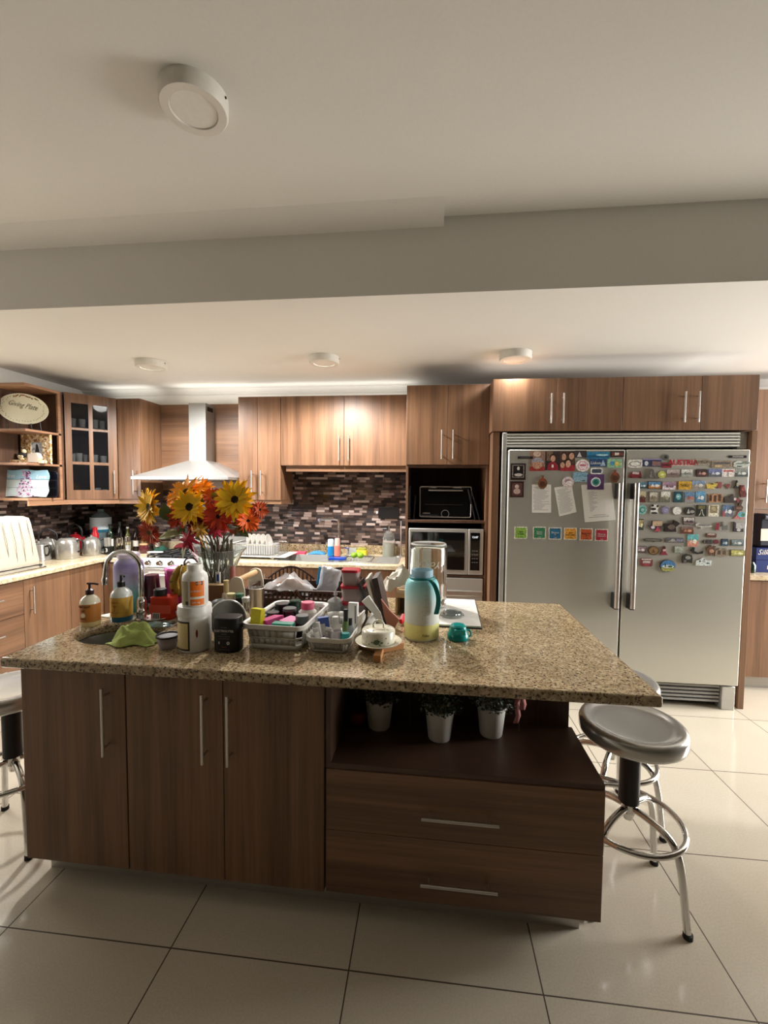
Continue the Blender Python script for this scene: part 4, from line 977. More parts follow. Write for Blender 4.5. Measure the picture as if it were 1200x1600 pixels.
flower('amber flower beside the top sunflower, towards the right', (-1.20, FYq+.09, 1.520), (.2, -.7, .7), .055, YELO, DISK2, 16, .015, seed=14)
def maple(label, pos, nrm, R, mat, seed, rot=0):
    r = random.Random(seed); tips = []
    for k in range(7):
        a = math.radians(-60-0+k*50+rot); l = R*(1-.10*abs(k-3))
        tips += [(l*.42*math.cos(a-.40), l*.42*math.sin(a-.40)), (l*.72*math.cos(a-.13), l*.72*math.sin(a-.13)), (l*.66*math.cos(a-.2), l*.66*math.sin(a-.2)), (l*math.cos(a), l*math.sin(a)), (l*.68*math.cos(a+.17), l*.68*math.sin(a+.17))]
    m = MB(); m.add([(0, 0, .006)]+[(x, y, -.25*(x*x+y*y)/R+.004*math.sin(9*i)) for i, (x, y) in enumerate(tips)], [(0, i+1, (i+1) % len(tips)+1) for i in range(len(tips))])
    m.xf(orient(nrm)); t = thing('maple_leaf', label, 'leaf', pos)
    m.build('blade', mat, t, solid=.0012); MB().tube([(0, 0, 0), (.0, .03, -.02), (VX*.3-pos[0]*.3, .07, -.10)], .0018, 5).build('stalk', mat, t)
maple('crimson maple leaf hanging over the left front of the vase rim', (-1.200, FYq-.06, 1.275), (-.1, -.95, .1), .078, CRIM, 1, 200)
maple('crimson maple leaf at the right over the vase rim', (-1.055, FYq-.05, 1.315), (.2, -.95, .2), .070, CRIM, 2, 10)
maple('golden ochre maple leaf between the two crimson leaves', (-1.125, FYq-.07, 1.320), (0, -.95, .1), .062, GOLD, 3, 90)
maple('golden leaf fragment drooping left of the ochre maple leaf', (-1.165, FYq-.06, 1.325), (-.2, -.9, -.2), .042, YELO, 4, 150)
def leaf(label, pos, d, nrm, L_, Wd, mat):
    vs = []; fs = []; n = 8
    for i in range(n+1):
        u = i/n; w = Wd*math.sin(PI*u**.8)*.5
        for k, s_ in enumerate((-1, -.5, 0, .5, 1)): vs.append((L_*u, w*s_, -.12*L_*u*u+abs(s_)*w*.25))
    for i in range(n):
        for k in range(4): a = i*5+k; fs.append((a, a+1, a+6, a+5))
    X = Vector(d).normalized(); Zv = Vector(nrm); Zv = (Zv-X*Zv.dot(X)).normalized(); Yv = Zv.cross(X)
    M = Matrix(((X.x, Yv.x, Zv.x, 0), (X.y, Yv.y, Zv.y, 0), (X.z, Yv.z, Zv.z, 0), (0, 0, 0, 1)))
    t = thing('sunflower_leaf', label, 'leaf', pos)
    MB().add(vs, fs).xf(M).build('blade', mat, t, solid=.001, sharp=70)
    MB().tube([(0, 0, 0), (VX*.4-pos[0]*.4, .03, .0), (VX*.9-pos[0]*.9, .06, -.06)], .0022, 5).build('stalk', mat, t)
leaf('broad olive green leaf spreading left below the bouquet', (-1.255, FYq-.03, 1.295), (-1, -.1, -.12), (0, -.6, .8), .125, .075, LEAF2)
leaf('dark green leaf between the left sunflower and the middle one', (-1.325, FYq-.03, 1.36), (-.25, 0, 1), (.3, -.9, .1), .095, .06, LEAFM)
leaf('pale green leaf hanging down outside the left of the vase', (-1.255, FYq+.02, 1.235), (-.35, 0, -.9), (-.6, -.8, 0), .085, .04, pm('pale_leaf', (150, 160, 118), .6))
leaf('green leaf under the right orange flower', (-.96, FYq, 1.33), (.6, 0, -.6), (0, -.9, .3), .07, .04, LEAFM)
leaf('small green leaf behind the middle sunflower', (-1.14, FYq+.05, 1.44), (.3, 0, .8), (0, -.9, .3), .08, .05, LEAF2)
t = thing('leaf_spray', 'dark green and rust leaf filler packed behind the bouquet flowers', 'foliage', (VX, VY-.06, 1.36)); rr = random.Random(77)
ms = [MB(), MB(), MB()]
for k in range(150):
    a = rr.uniform(0, 2*PI); q = rr.random()**.5; c = Vector((-.04+.235*q*math.cos(a), rr.uniform(-.015, .06), .035+.105*q*math.sin(a)))
    d = Vector((math.cos(a)+rr.uniform(-.6, .6), rr.uniform(-.6, .2), math.sin(a)+rr.uniform(-.5, .7))).normalized()*rr.uniform(.03, .05); e = d.cross(Vector((rr.uniform(-.3, .3), 1, .2))).normalized()*.013
    ms[k % 3].add([c, c+d*.3+e*.8, c+d*.6+e, c+d, c+d*.6-e, c+d*.3-e*.8], [(0, 1, 2, 3, 4, 5)])
for mm, mt in zip(ms, (LEAFM, RUST, LEAF2)): mm.build('leaves', mt, t, flat=True)
for i in range(34):
    r = random.Random(100+i); a = r.uniform(0, 2*PI)
    single('filler_stem', MB().tube(spline([(VX+.045*math.cos(a), VY+.045*math.sin(a), Z0+.03), (VX+.05*math.cos(a+1), VY+.05*math.sin(a+1), Z0+.13), (VX+.075*math.cos(a+.5), VY+.06*math.sin(a+.5), Z0+.22), (VX+.085*math.cos(a+.2), VY+.05*math.sin(a+.2)-.02, Z0+.33+.03*r.random())], 6), .0026+.001*r.random(), 6),
           STEMM, 'dark stem of the bouquet standing inside the glass vase', 'stem', group='bare stems in the vase')
single('curly_twig', MB().tube([(VX+.03+.030*math.cos(k*.5), VY-.02+.022*math.sin(k*.5), Z0+.05+k*.0075) for k in range(28)], .0026, 6), pm('pale_twig', (132, 124, 92), .6), 'pale curly twig coiled inside the glass vase', 'twig')
# ------------------------------------------------------------------ more things on the island
t = thing('cardboard_box', 'small brown cardboard box standing behind the open white bottle', 'box', (-1.045, 2.02, Z0), .12)
MB().box(-.048, .048, -.02, .02, 0, .150).build('box', pm('brown_cardboard', (126, 86, 58), .7), t, bevel=.001)
MB().box(-.048, .048, -.021, .021, .150, .153).build('top_edge', pm('pale_cardboard_edge', (190, 158, 118), .7), t)
t = thing('stick_lighter', 'white stick lighter with blue label poking up behind the cardboard box', 'lighter', (-1.055, 2.065, Z0))
MB().box(-.011, .011, -.006, .006, 0, .205).build('handle', WHITE, t, bevel=.003)
MB().box(-.006, .006, -.0075, -.0062, .160, .195).build('blue_label', pm('blue_label', (44, 80, 160), .5), t)
MB().tube([(0, 0, .205), (.008, 0, .27)], .0035, 8).build('nozzle', STEEL, t)
single('pepper_mill', MB().lathe([(0, 0), (.016, 0), (.017, .01), (.012, .10), (.016, .16), (.015, .205), (.010, .222), (0, .226)], n=20), pm('dusky_pink_wood', (168, 104, 92), .45), 'slim dusky pink mill standing right of the vase', 'mill', (-1.015, 2.14, Z0))
t = thing('nail_polish_bottle', 'small cream bottle with tall beige cap and red band beside the wooden tote', 'bottle', (-.975, 1.985, Z0))
MB().lathe([(0, 0), (.020, 0), (.021, .10), (.018, .118), (.010, .124), (0, .124)], n=20).build('body', pm('cream_glass', (222, 206, 186), .25), t)
MB().lathe([(0, .1245), (.0125, .1245), (.0115, .178), (.013, .180), (.012, .183), (0, .183)], n=20).build('cap', pm('beige_cap', (206, 184, 134), .35), t)
MB().lathe([(.0213, .075), (.0213, .090)], n=20).build('red_band', pm('dark_red_seal', (112, 26, 32), .5), t, solid=.0006)
t = thing('small_bottle', 'small bottle with pale yellow lid in front of the wooden tote', 'bottle', (-.925, 1.93, Z0))
MB().cyl(0, 0, 0, .118, .019, 20).build('body', pm('cream_glass', (222, 206, 186), .25), t, bevel=.002); MB().cyl(0, 0, .1185, .134, .0195, 20).build('cap', pm('pale_yellow_lid', (218, 208, 160), .4), t, bevel=.002)
t = thing('small_bottle', 'small dark bottle with dull green cap beside the pale lidded one', 'bottle', (-.883, 1.93, Z0))
MB().cyl(0, 0, 0, .115, .018, 20).build('body', BLACKG, t, bevel=.002); MB().cyl(0, 0, .1155, .134, .0185, 20).build('cap', pm('dull_green_cap', (70, 118, 92), .4), t, bevel=.002)
t = thing('shaker', 'glass spice shaker with steel lid next to the steel cup', 'shaker', (-.845, 1.915, Z0))
MB().cyl(0, 0, 0, .10, .018, 20).build('body', GLASS, t); MB().cyl(0, 0, .1005, .122, .019, 20).build('lid', STEEL, t, bevel=.003)
t = thing('steel_cup', 'tall plain steel cup with rolled rim left of the big white basket', 'cup', (-.848, 2.05, Z0))
MB().lathe([(0, 0), (.030, 0), (.031, .003), (.038, .132), (.041, .136), (.037, .137), (.028, .006), (0, .006)], n=32).build('cup', STEELH, t, sharp=60)
# wooden tote
t = thing('wooden_tote', 'white ended tote with a pale wooden dowel handle standing behind the bottles', 'tote', (-.985, 2.245, Z0))
OFFW = pm('offwhite_paint', (214, 210, 194), .5); PINE = pm('pale_pine', (200, 164, 118), .55, bump=(40, .2))
for y in (-.125, .125):
    poly = [(-.045, 0), (.045, 0), (.045, .10)]+[(.033*math.cos(math.radians(a)), .150+.022*math.sin(math.radians(a))) for a in range(0, 181, 20)]+[(-.045, .10)]
    MB().prism(poly, y-.006, y+.006).build('end_plate', OFFW, t, bevel=.002)
MB().tube([(0, -.119, .150), (0, .119, .150)], .0155, 14).build('handle', PINE, t)
MB().box(-.044, .044, -.119, .119, 0, .012).box(-.044, -.036, -.119, .119, .012, .06).box(.036, .044, -.119, .119, .012, .06).build('tray', OFFW, t)
# dark tray basket at the back
t = thing('carved_wooden_basket', 'dark brown carved wooden basket at the rear of the island, filled with bags', 'basket', (-.665, 2.30, Z0))
DKW = pm('dark_carved_wood', (66, 42, 30), .5, bump=(60, .3))
m = MB().box(-.30, .30, -.13, .13, 0, .012)
m.box(-.30, .30, -.135, -.122, .012, .055)
for i in range(25): x = -.29+i*.0242; m.cbox(x, -.1285, .072, .009, .012, .034)
m.box(-.30, .30, -.137, -.120, .089, .100)
m.build('front_rail', DKW, t, bevel=.001)
for cx in (-.13, .165):
    pr = [(cx-.15, .09)]+[(cx-.14+.28*i/12, .105+.070*math.sin(PI*i/12)) for i in range(13)]+[(cx+.15, .09)]
    inn = [(cx-.115+.23*i/10, .098+.040*math.sin(PI*i/10)) for i in range(11)]
    o_ = MB().tube([(x, .128, z) for x, z in pr[1:-1]], .006, 6)
    for i in range(1, 12): x, z = pr[1:-1][i]; o_.cbox(x, .128, (z+.09)/2, .007, .008, max(.004, z-.09))
    o_.build('arched_back_rail', DKW, t)
MB().box(-.30, .30, .122, .135, .012, .098).build('back_panel', DKW, t)
for x in (-.30, .29): MB().box(x, x+.01, -.12, .12, .012, .10).build('side_panel', DKW, t)
MB().tube([(-.02, -.14, .10), (.06, -.15, .01)], .011, 6).build('carved_leg', DKW, t)
def bag(label, x, y, z, w, d, h, mat, seed, rz=0, extra=None, name='plastic_bag'):
    n = 12; r = random.Random(seed); vs = []
    ph = [r.uniform(0, 6) for _ in range(4)]
    for j in range(n+1):
        for i in range(n+1):
            u, v = i/n*2-1, j/n*2-1; e = max(0, 1-(u*u*.9+v*v*.8))**.5 if u*u*.9+v*v*.8 < 1 else 0
            hh = h*(.12+.88*e)*(1+.18*math.sin(5*u+ph[0]+2*v)+.14*math.sin(8*v+ph[1]-3*u))*r.uniform(.88, 1.12)
            vs.append((u*w/2*(1+.05*math.sin(6*v+ph[2])), v*d/2*(1+.06*math.sin(5*u+ph[3])), hh))
    m = MB().add(vs, [(j*(n+1)+i, j*(n+1)+i+1, (j+1)*(n+1)+i+1, (j+1)*(n+1)+i) for j in range(n) for i in range(n)])
    return single(name, m, mat, label, 'bag', (x, y, z), rz=rz, solid=.0008, sharp=30)
BREAD = pm('bread_crust', (176, 128, 98), .8, bump=(50, .4))
single('bread_loaf', MB().ball((0, 0, .045), .05, 20, (2.0, 1.0, .85)), BREAD, 'pinkish brown bread loaf inside the clear bag in the carved basket', 'bread', (-.755, 2.255, Z0+.055))
bag('crumpled clear plastic bag over the bread in the carved basket', -.745, 2.245, Z0+.065, .26, .17, .085, pm('thin_clear_plastic', (240, 240, 242), .15, alpha=.38), 4)
single('round_cookie', MB().lathe([(0, 0), (.03, 0), (.034, .008), (.03, .016), (0, .018)], n=20).xf(R3('Y', 60)), BREAD, 'tan cookie leaning at the left end of the carved basket', 'cookie', (-.905, 2.20, Z0+.06))
t = thing('zip_bag', 'clear zip bag with a blue zipper strip standing in the carved basket', 'bag', (-.555, 2.28, Z0+.06), 0)
m = crumple(8, .11, .14, .025, 11).xf(R3('X', 78)).xf(T3(0, .02, .07)); m.xf(R3('Y', 12)); m.build('bag', pm('milky_plastic', (222, 226, 232), .25, trans=.3, alpha=.85), t, solid=.0008)
MB().tube([(-.026, -.020, .150), (-.034, -.020, .10), (-.040, -.020, .055)], .0075, 6).build('zipper', pm('zipper_blue', (36, 150, 210), .35), t)
# red lidded containers
REDL = pm('red_lid_plastic', (172, 22, 40), .32); CLRP = pm('cloudy_container', (206, 190, 188), .25, trans=.35, alpha=.75)
def food_box(label, x, y, z, w, d, h, fill, fh, rz=0):
    t = thing('food_container', label, 'food container', (x, y, z), rz)
    a = rrect(w*.82, d*.82, w*.16, 5); b = rrect(w*.96, d*.96, w*.19, 5); k = len(a); m = MB()
    m.add([(p[0], p[1], 0) for p in a]+[(p[0], p[1], h) for p in b], [tuple(range(k-1, -1, -1))]+[(i, (i+1) % k, k+(i+1) % k, k+i) for i in range(k)]).build('box', CLRP, t, solid=.001)
    c = rrect(w*.79, d*.79, w*.15, 5); e = rrect(w*.88, d*.88, w*.17, 5)
    MB().add([(p[0], p[1], .002) for p in c]+[(p[0], p[1], fh) for p in e], [tuple(range(k-1, -1, -1)), tuple(range(k, 2*k))]+[(i, (i+1) % k, k+(i+1) % k, k+i) for i in range(k)]).build('food', fill, t, bevel=.002)
    lid = MB().prism(rrect(w, d, w*.2, 5), h, h+.012, 'z'); lid.prism(rrect(w*.8, d*.8, w*.15, 5), h+.0121, h+.0125, 'z'); lid.build('lid', REDL, t, bevel=.003)
    return t
PINKF = pm('pink_food', (196, 140, 134), .6); BRWF = pm('brown_food', (98, 62, 58), .6)
food_box('largest red lidded food container, lowest of the stack of three', -.352, 2.055, Z0, .140, .135, .082, PINKF, .05, .1)
food_box('middle red lidded food container of the stack, with brown food', -.358, 2.050, Z0+.0952, .122, .118, .062, BRWF, .035, .05)
food_box('small tall red lidded cup topping the container stack', -.372, 2.045, Z0+.1700, .086, .086, .062, BRWF, .03, 0)
# glass bowl with knobbed lid
t = thing('glass_sugar_bowl', 'small cut glass bowl with knobbed dome lid between the two white baskets', 'bowl', (-.440, 2.005, Z0)); 
GB = pm('cut_glass', (216, 220, 222), .08, trans=.7, ior=1.4)
MB().lathe([(0, 0), (.022, 0), (.028, .012), (.040, .035), (.044, .072), (.041, .072), (.036, .036), (.02, .016), (0, .016)], n=16).build('bowl', GB, t, flat=True)
MB().lathe([(.046, .073), (.046, .078), (.036, .098), (.018, .110), (.006, .114), (.005, .120), (.010, .128), (.009, .136), (.003, .143), (0, .143)], n=16).build('lid', GB, t, flat=True)

# white baskets
def basket(label, cx, cy, w, d, h, rz, holes, name='white_basket', rim=.010, mat=None):
    t = thing(name, label, 'basket', (cx, cy, Z0), rz); mat = mat or WHITE
    k = 5; tp = rrect(w, d, .03, k); bt = rrect(w*.86, d*.90, .025, k)
    MB().prism(bt, 0, .003, 'z').build('bottom', mat, t)
    # slotted walls: posts and bands following the tapered outline
    def ring(z): f = z/h; return [(b[0]+(a[0]-b[0])*f, b[1]+(a[1]-b[1])*f) for a, b in zip(tp, bt)]
    def band(m, z0, z1):
        r0, r1 = ring(z0), ring(z1); n = len(r0)
        m.add([(x, y, z0) for x, y in r0]+[(x, y, z1) for x, y in r1], [(i, (i+1) % n, n+(i+1) % n, n+i) for i in range(n)])
    m = MB(); rows = holes['rows']; zz = 0
    for z0, z1 in rows: band(m, zz, z0); zz = z1
    band(m, zz, h)
    # posts between holes on the four sides
    for z0, z1 in rows:
        for side in range(4):
            L_ = (w if side in (0, 2) else d); n = int(L_/holes['pitch'])
            for i in range(n+1):
                u = -.5+i/n
                def P(z, uu):
                    f = z/h; ww = w*(.86+.14*f); dd = d*(.90+.10*f)
                    return {0: (uu*ww, -dd/2), 2: (uu*ww, dd/2), 1: (ww/2, uu*dd), 3: (-ww/2, uu*dd)}[side]
                hw = holes['post']/L_/2
                u0 = max(-.5+.03/L_*.3, u-hw) if i else -.5+.008; u1 = min(.5-.008, u+hw)
                if i == 0: u0, u1 = -.5+.025/L_*.9, -.5+.03/L_+hw
                if i == n: u0, u1 = .5-.03/L_-hw, .5-.025/L_*.9
                a, b = P(z0-.001, u0), P(z0-.001, u1); c, e = P(z1+.001, u1), P(z1+.001, u0)
                m.add([(a[0], a[1], z0-.001), (b[0], b[1], z0-.001), (c[0], c[1], z1+.001), (e[0], e[1], z1+.001)], [(0, 1, 2, 3)])
        # corner fill
        r0, r1 = ring(z0-.001), ring(z1+.001); n = len(r0)
        for c_ in range(4):
            for i in range(k-1):
                j = c_*k+i; m.add([(r0[j][0], r0[j][1], z0-.001), (r0[j+1][0], r0[j+1][1], z0-.001), (r1[j+1][0], r1[j+1][1], z1+.001), (r1[j][0], r1[j][1], z1+.001)], [(0, 1, 2, 3)])
    m.build('wall', mat, t, solid=.0022, sharp=50)
    o1 = rrect(w+rim*2, d+rim*2, .038, k); n = len(tp)
    MB().add([(x, y, h) for x, y in tp]+[(x, y, h+.003) for x, y in o1]+[(x, y, h-.014) for x, y in o1], [(i, (i+1) % n, n+(i+1) % n, n+i) for i in range(n)]+[(n+i, n+(i+1) % n, 2*n+(i+1) % n, 2*n+i) for i in range(n)]).build('rim', mat, t, solid=.003, bevel=.001, sharp=60)
    return t
basket('larger white slotted plastic basket full of supplement bottles and boxes', -.588, 1.765, .238, .35, .100, math.radians(-3), dict(rows=[(.022, .044), (.052, .082)], pitch=.026, post=.013))
basket('smaller low white basket of medicine tubes beside the butter dish', -.375, 1.765, .165, .35, .058, math.radians(-2), dict(rows=[(.010, .040)], pitch=.009, post=.0062), rim=.007)
def boxy(name, label, cat, x, y, z, w, d, h, mat, rz=0, rx=0, ry=0, parts=None):
    t = thing(name, label, cat, (x, y, z), 0); M = R3('Z', rz) @ R3('Y', ry) @ R3('X', rx)
    MB().box(-w/2, w/2, -d/2, d/2, 0, h).xf(M).build('box', mat, t, bevel=.0012)
    for (nm, x0, x1, z0, z1, mt) in parts or []: MB().box(x0, x1, -d/2-.0008, -d/2-.0002, z0, z1).xf(M).build(nm, mt, t)
    return t
BZ = Z0+.004
boxy('sponge_pack', 'yellow sponge pack standing upright at the front corner of the larger basket', 'sponge', -.685, 1.645, BZ, .050, .028, .142, pm('yellow_sponge', (212, 200, 40), .8, bump=(200, .5)), rz=-18, rx=-6)
boxy('medicine_box', 'magenta box lying tilted in the larger basket behind the yellow pack', 'box', -.640, 1.70, BZ+.03, .055, .10, .062, pm('magenta_box', (190, 46, 120), .5), rz=-25, ry=-8, parts=[('white_print', -.02, .02, .035, .05, PAPER)])
boxy('medicine_box', 'pink box lying beside the magenta one in the larger basket', 'box', -.572, 1.725, BZ+.035, .058, .08, .048, pm('pink_box', (206, 84, 150), .5), rz=-20, ry=4)
boxy('medicine_box', 'teal green box at the front of the larger basket', 'box', -.570, 1.640, BZ, .086, .035, .094, pm('teal_green_box', (20, 140, 116), .5), rz=-3, parts=[('white_edge', .036, .043, .002, .09, PAPER)])
def pot_bottle(label, x, y, r, h, body, cap, caph=.022, capr=None, z=BZ, sh=.012):
    t = thing('supplement_bottle', label, 'bottle', (x, y, z)); capr = capr or r*.8
    MB().lathe([(0, 0), (r*.95, 0), (r, .004), (r, h-caph-sh), (capr*.95, h-caph), (0, h-caph)], n=28).build('body', body, t)
    MB().lathe([(0, h-caph+.0003), (capr, h-caph+.0003), (capr, h-.002), (capr-.002, h), (0, h)], n=28).build('cap', cap, t)
DKG = pm('dark_green_glass', (26, 62, 46), .25); BRB = pm('dark_brown_bottle', (42, 28, 24), .25); GREYC = pm('grey_cap', (92, 96, 98), .35)
pot_bottle('white round bottle with pink cap in the larger basket', -.530, 1.845, .040, .125, WHITE, pm('pink_cap', (222, 96, 128), .4), .030, .028)
pot_bottle('dark bottle with grey cap at the front right of the larger basket', -.520, 1.730, .030, .100, BRB, GREYC, .030, .028)
pot_bottle('dark bottle with black cap at the left rear of the larger basket', -.660, 1.885, .034, .105, BRB, BLACK, .03, .033)
pot_bottle('dark bottle with silvery cap in the middle of the larger basket', -.607, 1.830, .030, .100, BRB, GREYC, .012, .030)
pot_bottle('green capped dark bottle at the back of the larger basket', -.605, 1.905, .028, .115, DKG, DKG, .03, .027)
pot_bottle('black bottle hidden at the left middle of the larger basket', -.672, 1.800, .030, .088, BRB, BLACK, .02, .028)
# smaller basket contents
boxy('medicine_box', 'blue and white medicine box standing in the smaller basket', 'box', -.423, 1.735, BZ, .045, .02, .095, pm('blue_box', (70, 96, 176), .5), rz=15, ry=-6, parts=[('white_panel', -.02, .005, .02, .07, PAPER)])
boxy('medicine_box', 'white medicine box leaning at the left of the smaller basket', 'box', -.437, 1.70, BZ, .030, .012, .082, PAPER, rz=-20, ry=-14)
for i, (x, y, ang, lab) in enumerate(((-.425, 1.655, -16, 'small white ointment tube leaning at the left front of the smaller basket'), (-.405, 1.665, 10, 'grey ointment tube crossed over the white tube in the smaller basket'))):
    t = thing('ointment_tube', lab, 'tube', (x, y, BZ)); M = R3('Y', ang)
    MB().lathe([(.004, 0), (.008, .004), (.008, .016), (.011, .02), (.011, .06)], n=14).xf(M).build('tube', WHITE if i == 0 else pm('grey_tube', (150, 146, 142), .35, .4), t)
    MB().box(-.012, .012, -.001, .001, .058, .075).xf(M).build('crimp', PAPER, t)
pot_bottle('white spray bottle with plain cap in the middle of the smaller basket', -.380, 1.735, .023, .098, WHITE, WHITE, .022, .0135, sh=.03)
single('measuring_cup', MB().lathe([(0, 0), (.016, 0), (.021, .036), (.0195, .036), (.015, .002), (0, .002)], n=24), pm('frosted_cup', (196, 188, 190), .3, trans=.35, alpha=.8), 'small clear dosing cup at the front of the smaller basket', 'cup', (-.358, 1.655, BZ+.03))
single('pill_bottle_cap', MB().cyl(0, 0, 0, .022, .019, 24), WHITE, 'round white cap beside the dosing cup in the smaller basket', 'cap', (-.400, 1.625, BZ+.02), bevel=.003)
single('pill_bottle_cap', MB().cyl(0, 0, 0, .040, .0185, 24), TEAL, 'dark teal round cap at the front right of the smaller basket', 'cap', (-.322, 1.65, BZ+.02), bevel=.004)
single('flat_carton', MB().box(-.06, .06, -.03, .03, 0, .018), PAPER, 'flat white carton lying at the bottom of the smaller basket', 'box', (-.365, 1.650, BZ))
pot_bottle('dropper bottle with long black top in the smaller basket', -.343, 1.765, .015, .122, pm('clear_green_glass', (120, 150, 90), .15, trans=.5), BLACK, .05, .010)
pot_bottle('shorter dropper bottle with black top next to the teal cap', -.318, 1.735, .012, .095, pm('pale_glass', (180, 190, 196), .15, trans=.4), BLACK, .03, .008)
boxy('medicine_box', 'tall white carton standing at the rear of the smaller basket', 'box', -.330, 1.875, BZ, .042, .02, .122, PAPER, rz=-5, parts=[('fine_print', .008, .014, .03, .11, INK)])
boxy('leaflet', 'folded white leaflet leaning at the right side of the smaller basket', 'paper', -.303, 1.80, BZ, .006, .10, .100, PAPER, rz=-8, ry=12)
single('paper_roll', MB().tube([(0, 0, .02), (.01, .09, .045)], .021, 16), PAPER, 'rolled white paper between smaller basket and butter dish', 'paper roll', (-.258, 1.86, Z0+.001))
# butter dish on a trivet
WD = pm('trivet_wood', (190, 136, 86), .5, bump=(30, .2))
m = MB()
for a in (-90, 35, 150): m.join(MB().box(-.012, .100, -.014, .014, 0, .026).xf(Matrix.Rotation(math.radians(a), 4, 'Z')))
single('wooden_trivet', m, WD, 'light wooden trivet under the butter dish', 'trivet', (-.182, 1.632, Z0), bevel=.002)
CER = pm('cream_ceramic', (228, 224, 204), .2, coat=.4); GRN = pm('painted_leaf_green', (84, 112, 76), .4)
t = thing('butter_dish', 'round cream butter dish with painted leaves and loop handle lid', 'butter dish', (-.190, 1.640, Z0+.0265))
MB().lathe([(0, 0), (.05, 0), (.055, .004), (.088, .016), (.090, .019), (.086, .020), (.055, .009), (0, .009)], n=48).build('plate', CER, t, sharp=60)
dm = MB().lathe([(.0645, .0095), (.0655, .012), (.0645, .058), (.062, .063), (.05, .067), (.02, .070), (0, .0705)], n=48).build('cover', CER, t, sharp=60)
MB().tube([(-.020, 0, .067), (-.020, 0, .082), (-.014, 0, .092), (0, 0, .096), (.014, 0, .092), (.020, 0, .082), (.020, 0, .067)], .0042, 10).build('handle', CER, dm)
def leafp(cx, cz, l, w, a, r=.066):
    pts = [(l*(i/6-.5), w*math.sin(PI*i/6)) for i in range(7)]+[(l*(.5-i/6), -w*math.sin(PI*i/6)) for i in range(1, 6)]
    c, s_ = math.cos(a), math.sin(a); return wrap(MB().prism([(cx+x*c-z*s_, cz+x*s_+z*c) for x, z in pts], 0, .0005), r)
m = leafp(.0, .032, .030, .010, .3)
for q in (leafp(.020, .030, .014, .003, .2), leafp(-.018, .030, .008, .003, 2), leafp(.012, .022, .014, .002, -.8), leafp(.004, .044, .010, .001, -1.2), leafp(-.040, .048, .005, .002, 0), leafp(-.045, .028, .005, .002, .5), leafp(.038, .045, .006, .002, 1), leafp(.048, .025, .005, .002, 0), leafp(.030, .020, .004, .0015, 0), leafp(-.030, .022, .006, .002, 0)): m.join(q)
m.build('painted_leaves', GRN, dm)
for a in (200, 250, 330, 30): MB().lathe([(0, 0), (.008, 0), (0, .0006)], n=10, sy=.5).xf(T3(.042*math.cos(math.radians(a)), .042*math.sin(math.radians(a)), .0680) @ Matrix.Rotation(math.radians(a), 4, 'Z')).build('painted_leaf', GRN, dm)
# notebook, glass dish lid, glass jar
t = thing('open_notebook', 'open white ruled notebook lying behind the big water bottle', 'notebook', (.10, 2.215, Z0), -.04)
MB().box(-.125, .155, -.245, .245, 0, .004).build('cover', BLACK, t, bevel=.001)
MB().box(-.120, .150, -.238, .242, .0042, .012).build('pages', PAPER, t, bevel=.001)
m = MB()
for i in range(16): m.box(.0, .13-.03*((i*5) % 3)/2, -.10+i*.02, -.099+i*.02, .0121, .0124)
m.build('handwriting_lines', pm('faint_ink', (206, 202, 204), .9), t)
t = thing('glass_dish_lid', 'oval clear glass lid lying on the open notebook', 'lid', (.118, 2.13, Z0+.0128))
MB().lathe([(.052, 0), (.056, .003), (.052, .008), (.036, .013), (.0, .015), (0, .013), (.034, .011), (.049, .006)], n=40, sx=1.05, sy=1.25).build('lid', pm('dish_glass', (225, 232, 232), .03, trans=1, ior=1.45), t)
MB().tube([(.044*math.cos(k*PI/20), .052*math.sin(k*PI/20), .013) for k in range(40)], .0028, 8, closed=True).build('inner_ridge', pm('dish_glass', (225, 232, 232), .03, trans=1, ior=1.45), t)
t = thing('glass_jar', 'tall clear glass jar standing upside down behind the teal water bottle', 'jar', (-.002, 2.285, Z0+.0128))
JG = pm('jar_glass', (240, 244, 243), .02, trans=1, ior=1.42)
MB().lathe([(.088, 0), (.091, 0), (.096, .02), (.0985, .05), (.0985, .31), (.096, .325), (.088, .334), (.0, .334), (0, .326), (.085, .326), (.091, .316), (.0935, .305), (.0935, .05), (.091, .022), (.088, .018)], n=56).build('body', JG, t, sharp=60)
MB().tube([(.088*math.cos(k*PI/28), .088*math.sin(k*PI/28), .330) for k in range(56)], .0055, 8, closed=True).build('base_ridge', pm('jar_rim_glass', (238, 240, 238), .12, trans=.5), t)
wrap(text_mb('Yogurt', .05, .001, shear=.3).xf(R3('Y', 180)).xf(T3(.0, 0, .235)), .0995).build('embossed_lettering', pm('embossed_glass', (236, 238, 236), .1, trans=.5), t)
single('red_lighter', MB().box(-.008, .008, -.022, .022, 0, .028).xf(R3('X', 25)), pm('red_plastic', (214, 36, 50), .3), 'small red plastic lighter beside the big water bottle', 'lighter', (-.118, 2.0, Z0+.012), rz=-.3, bevel=.003)
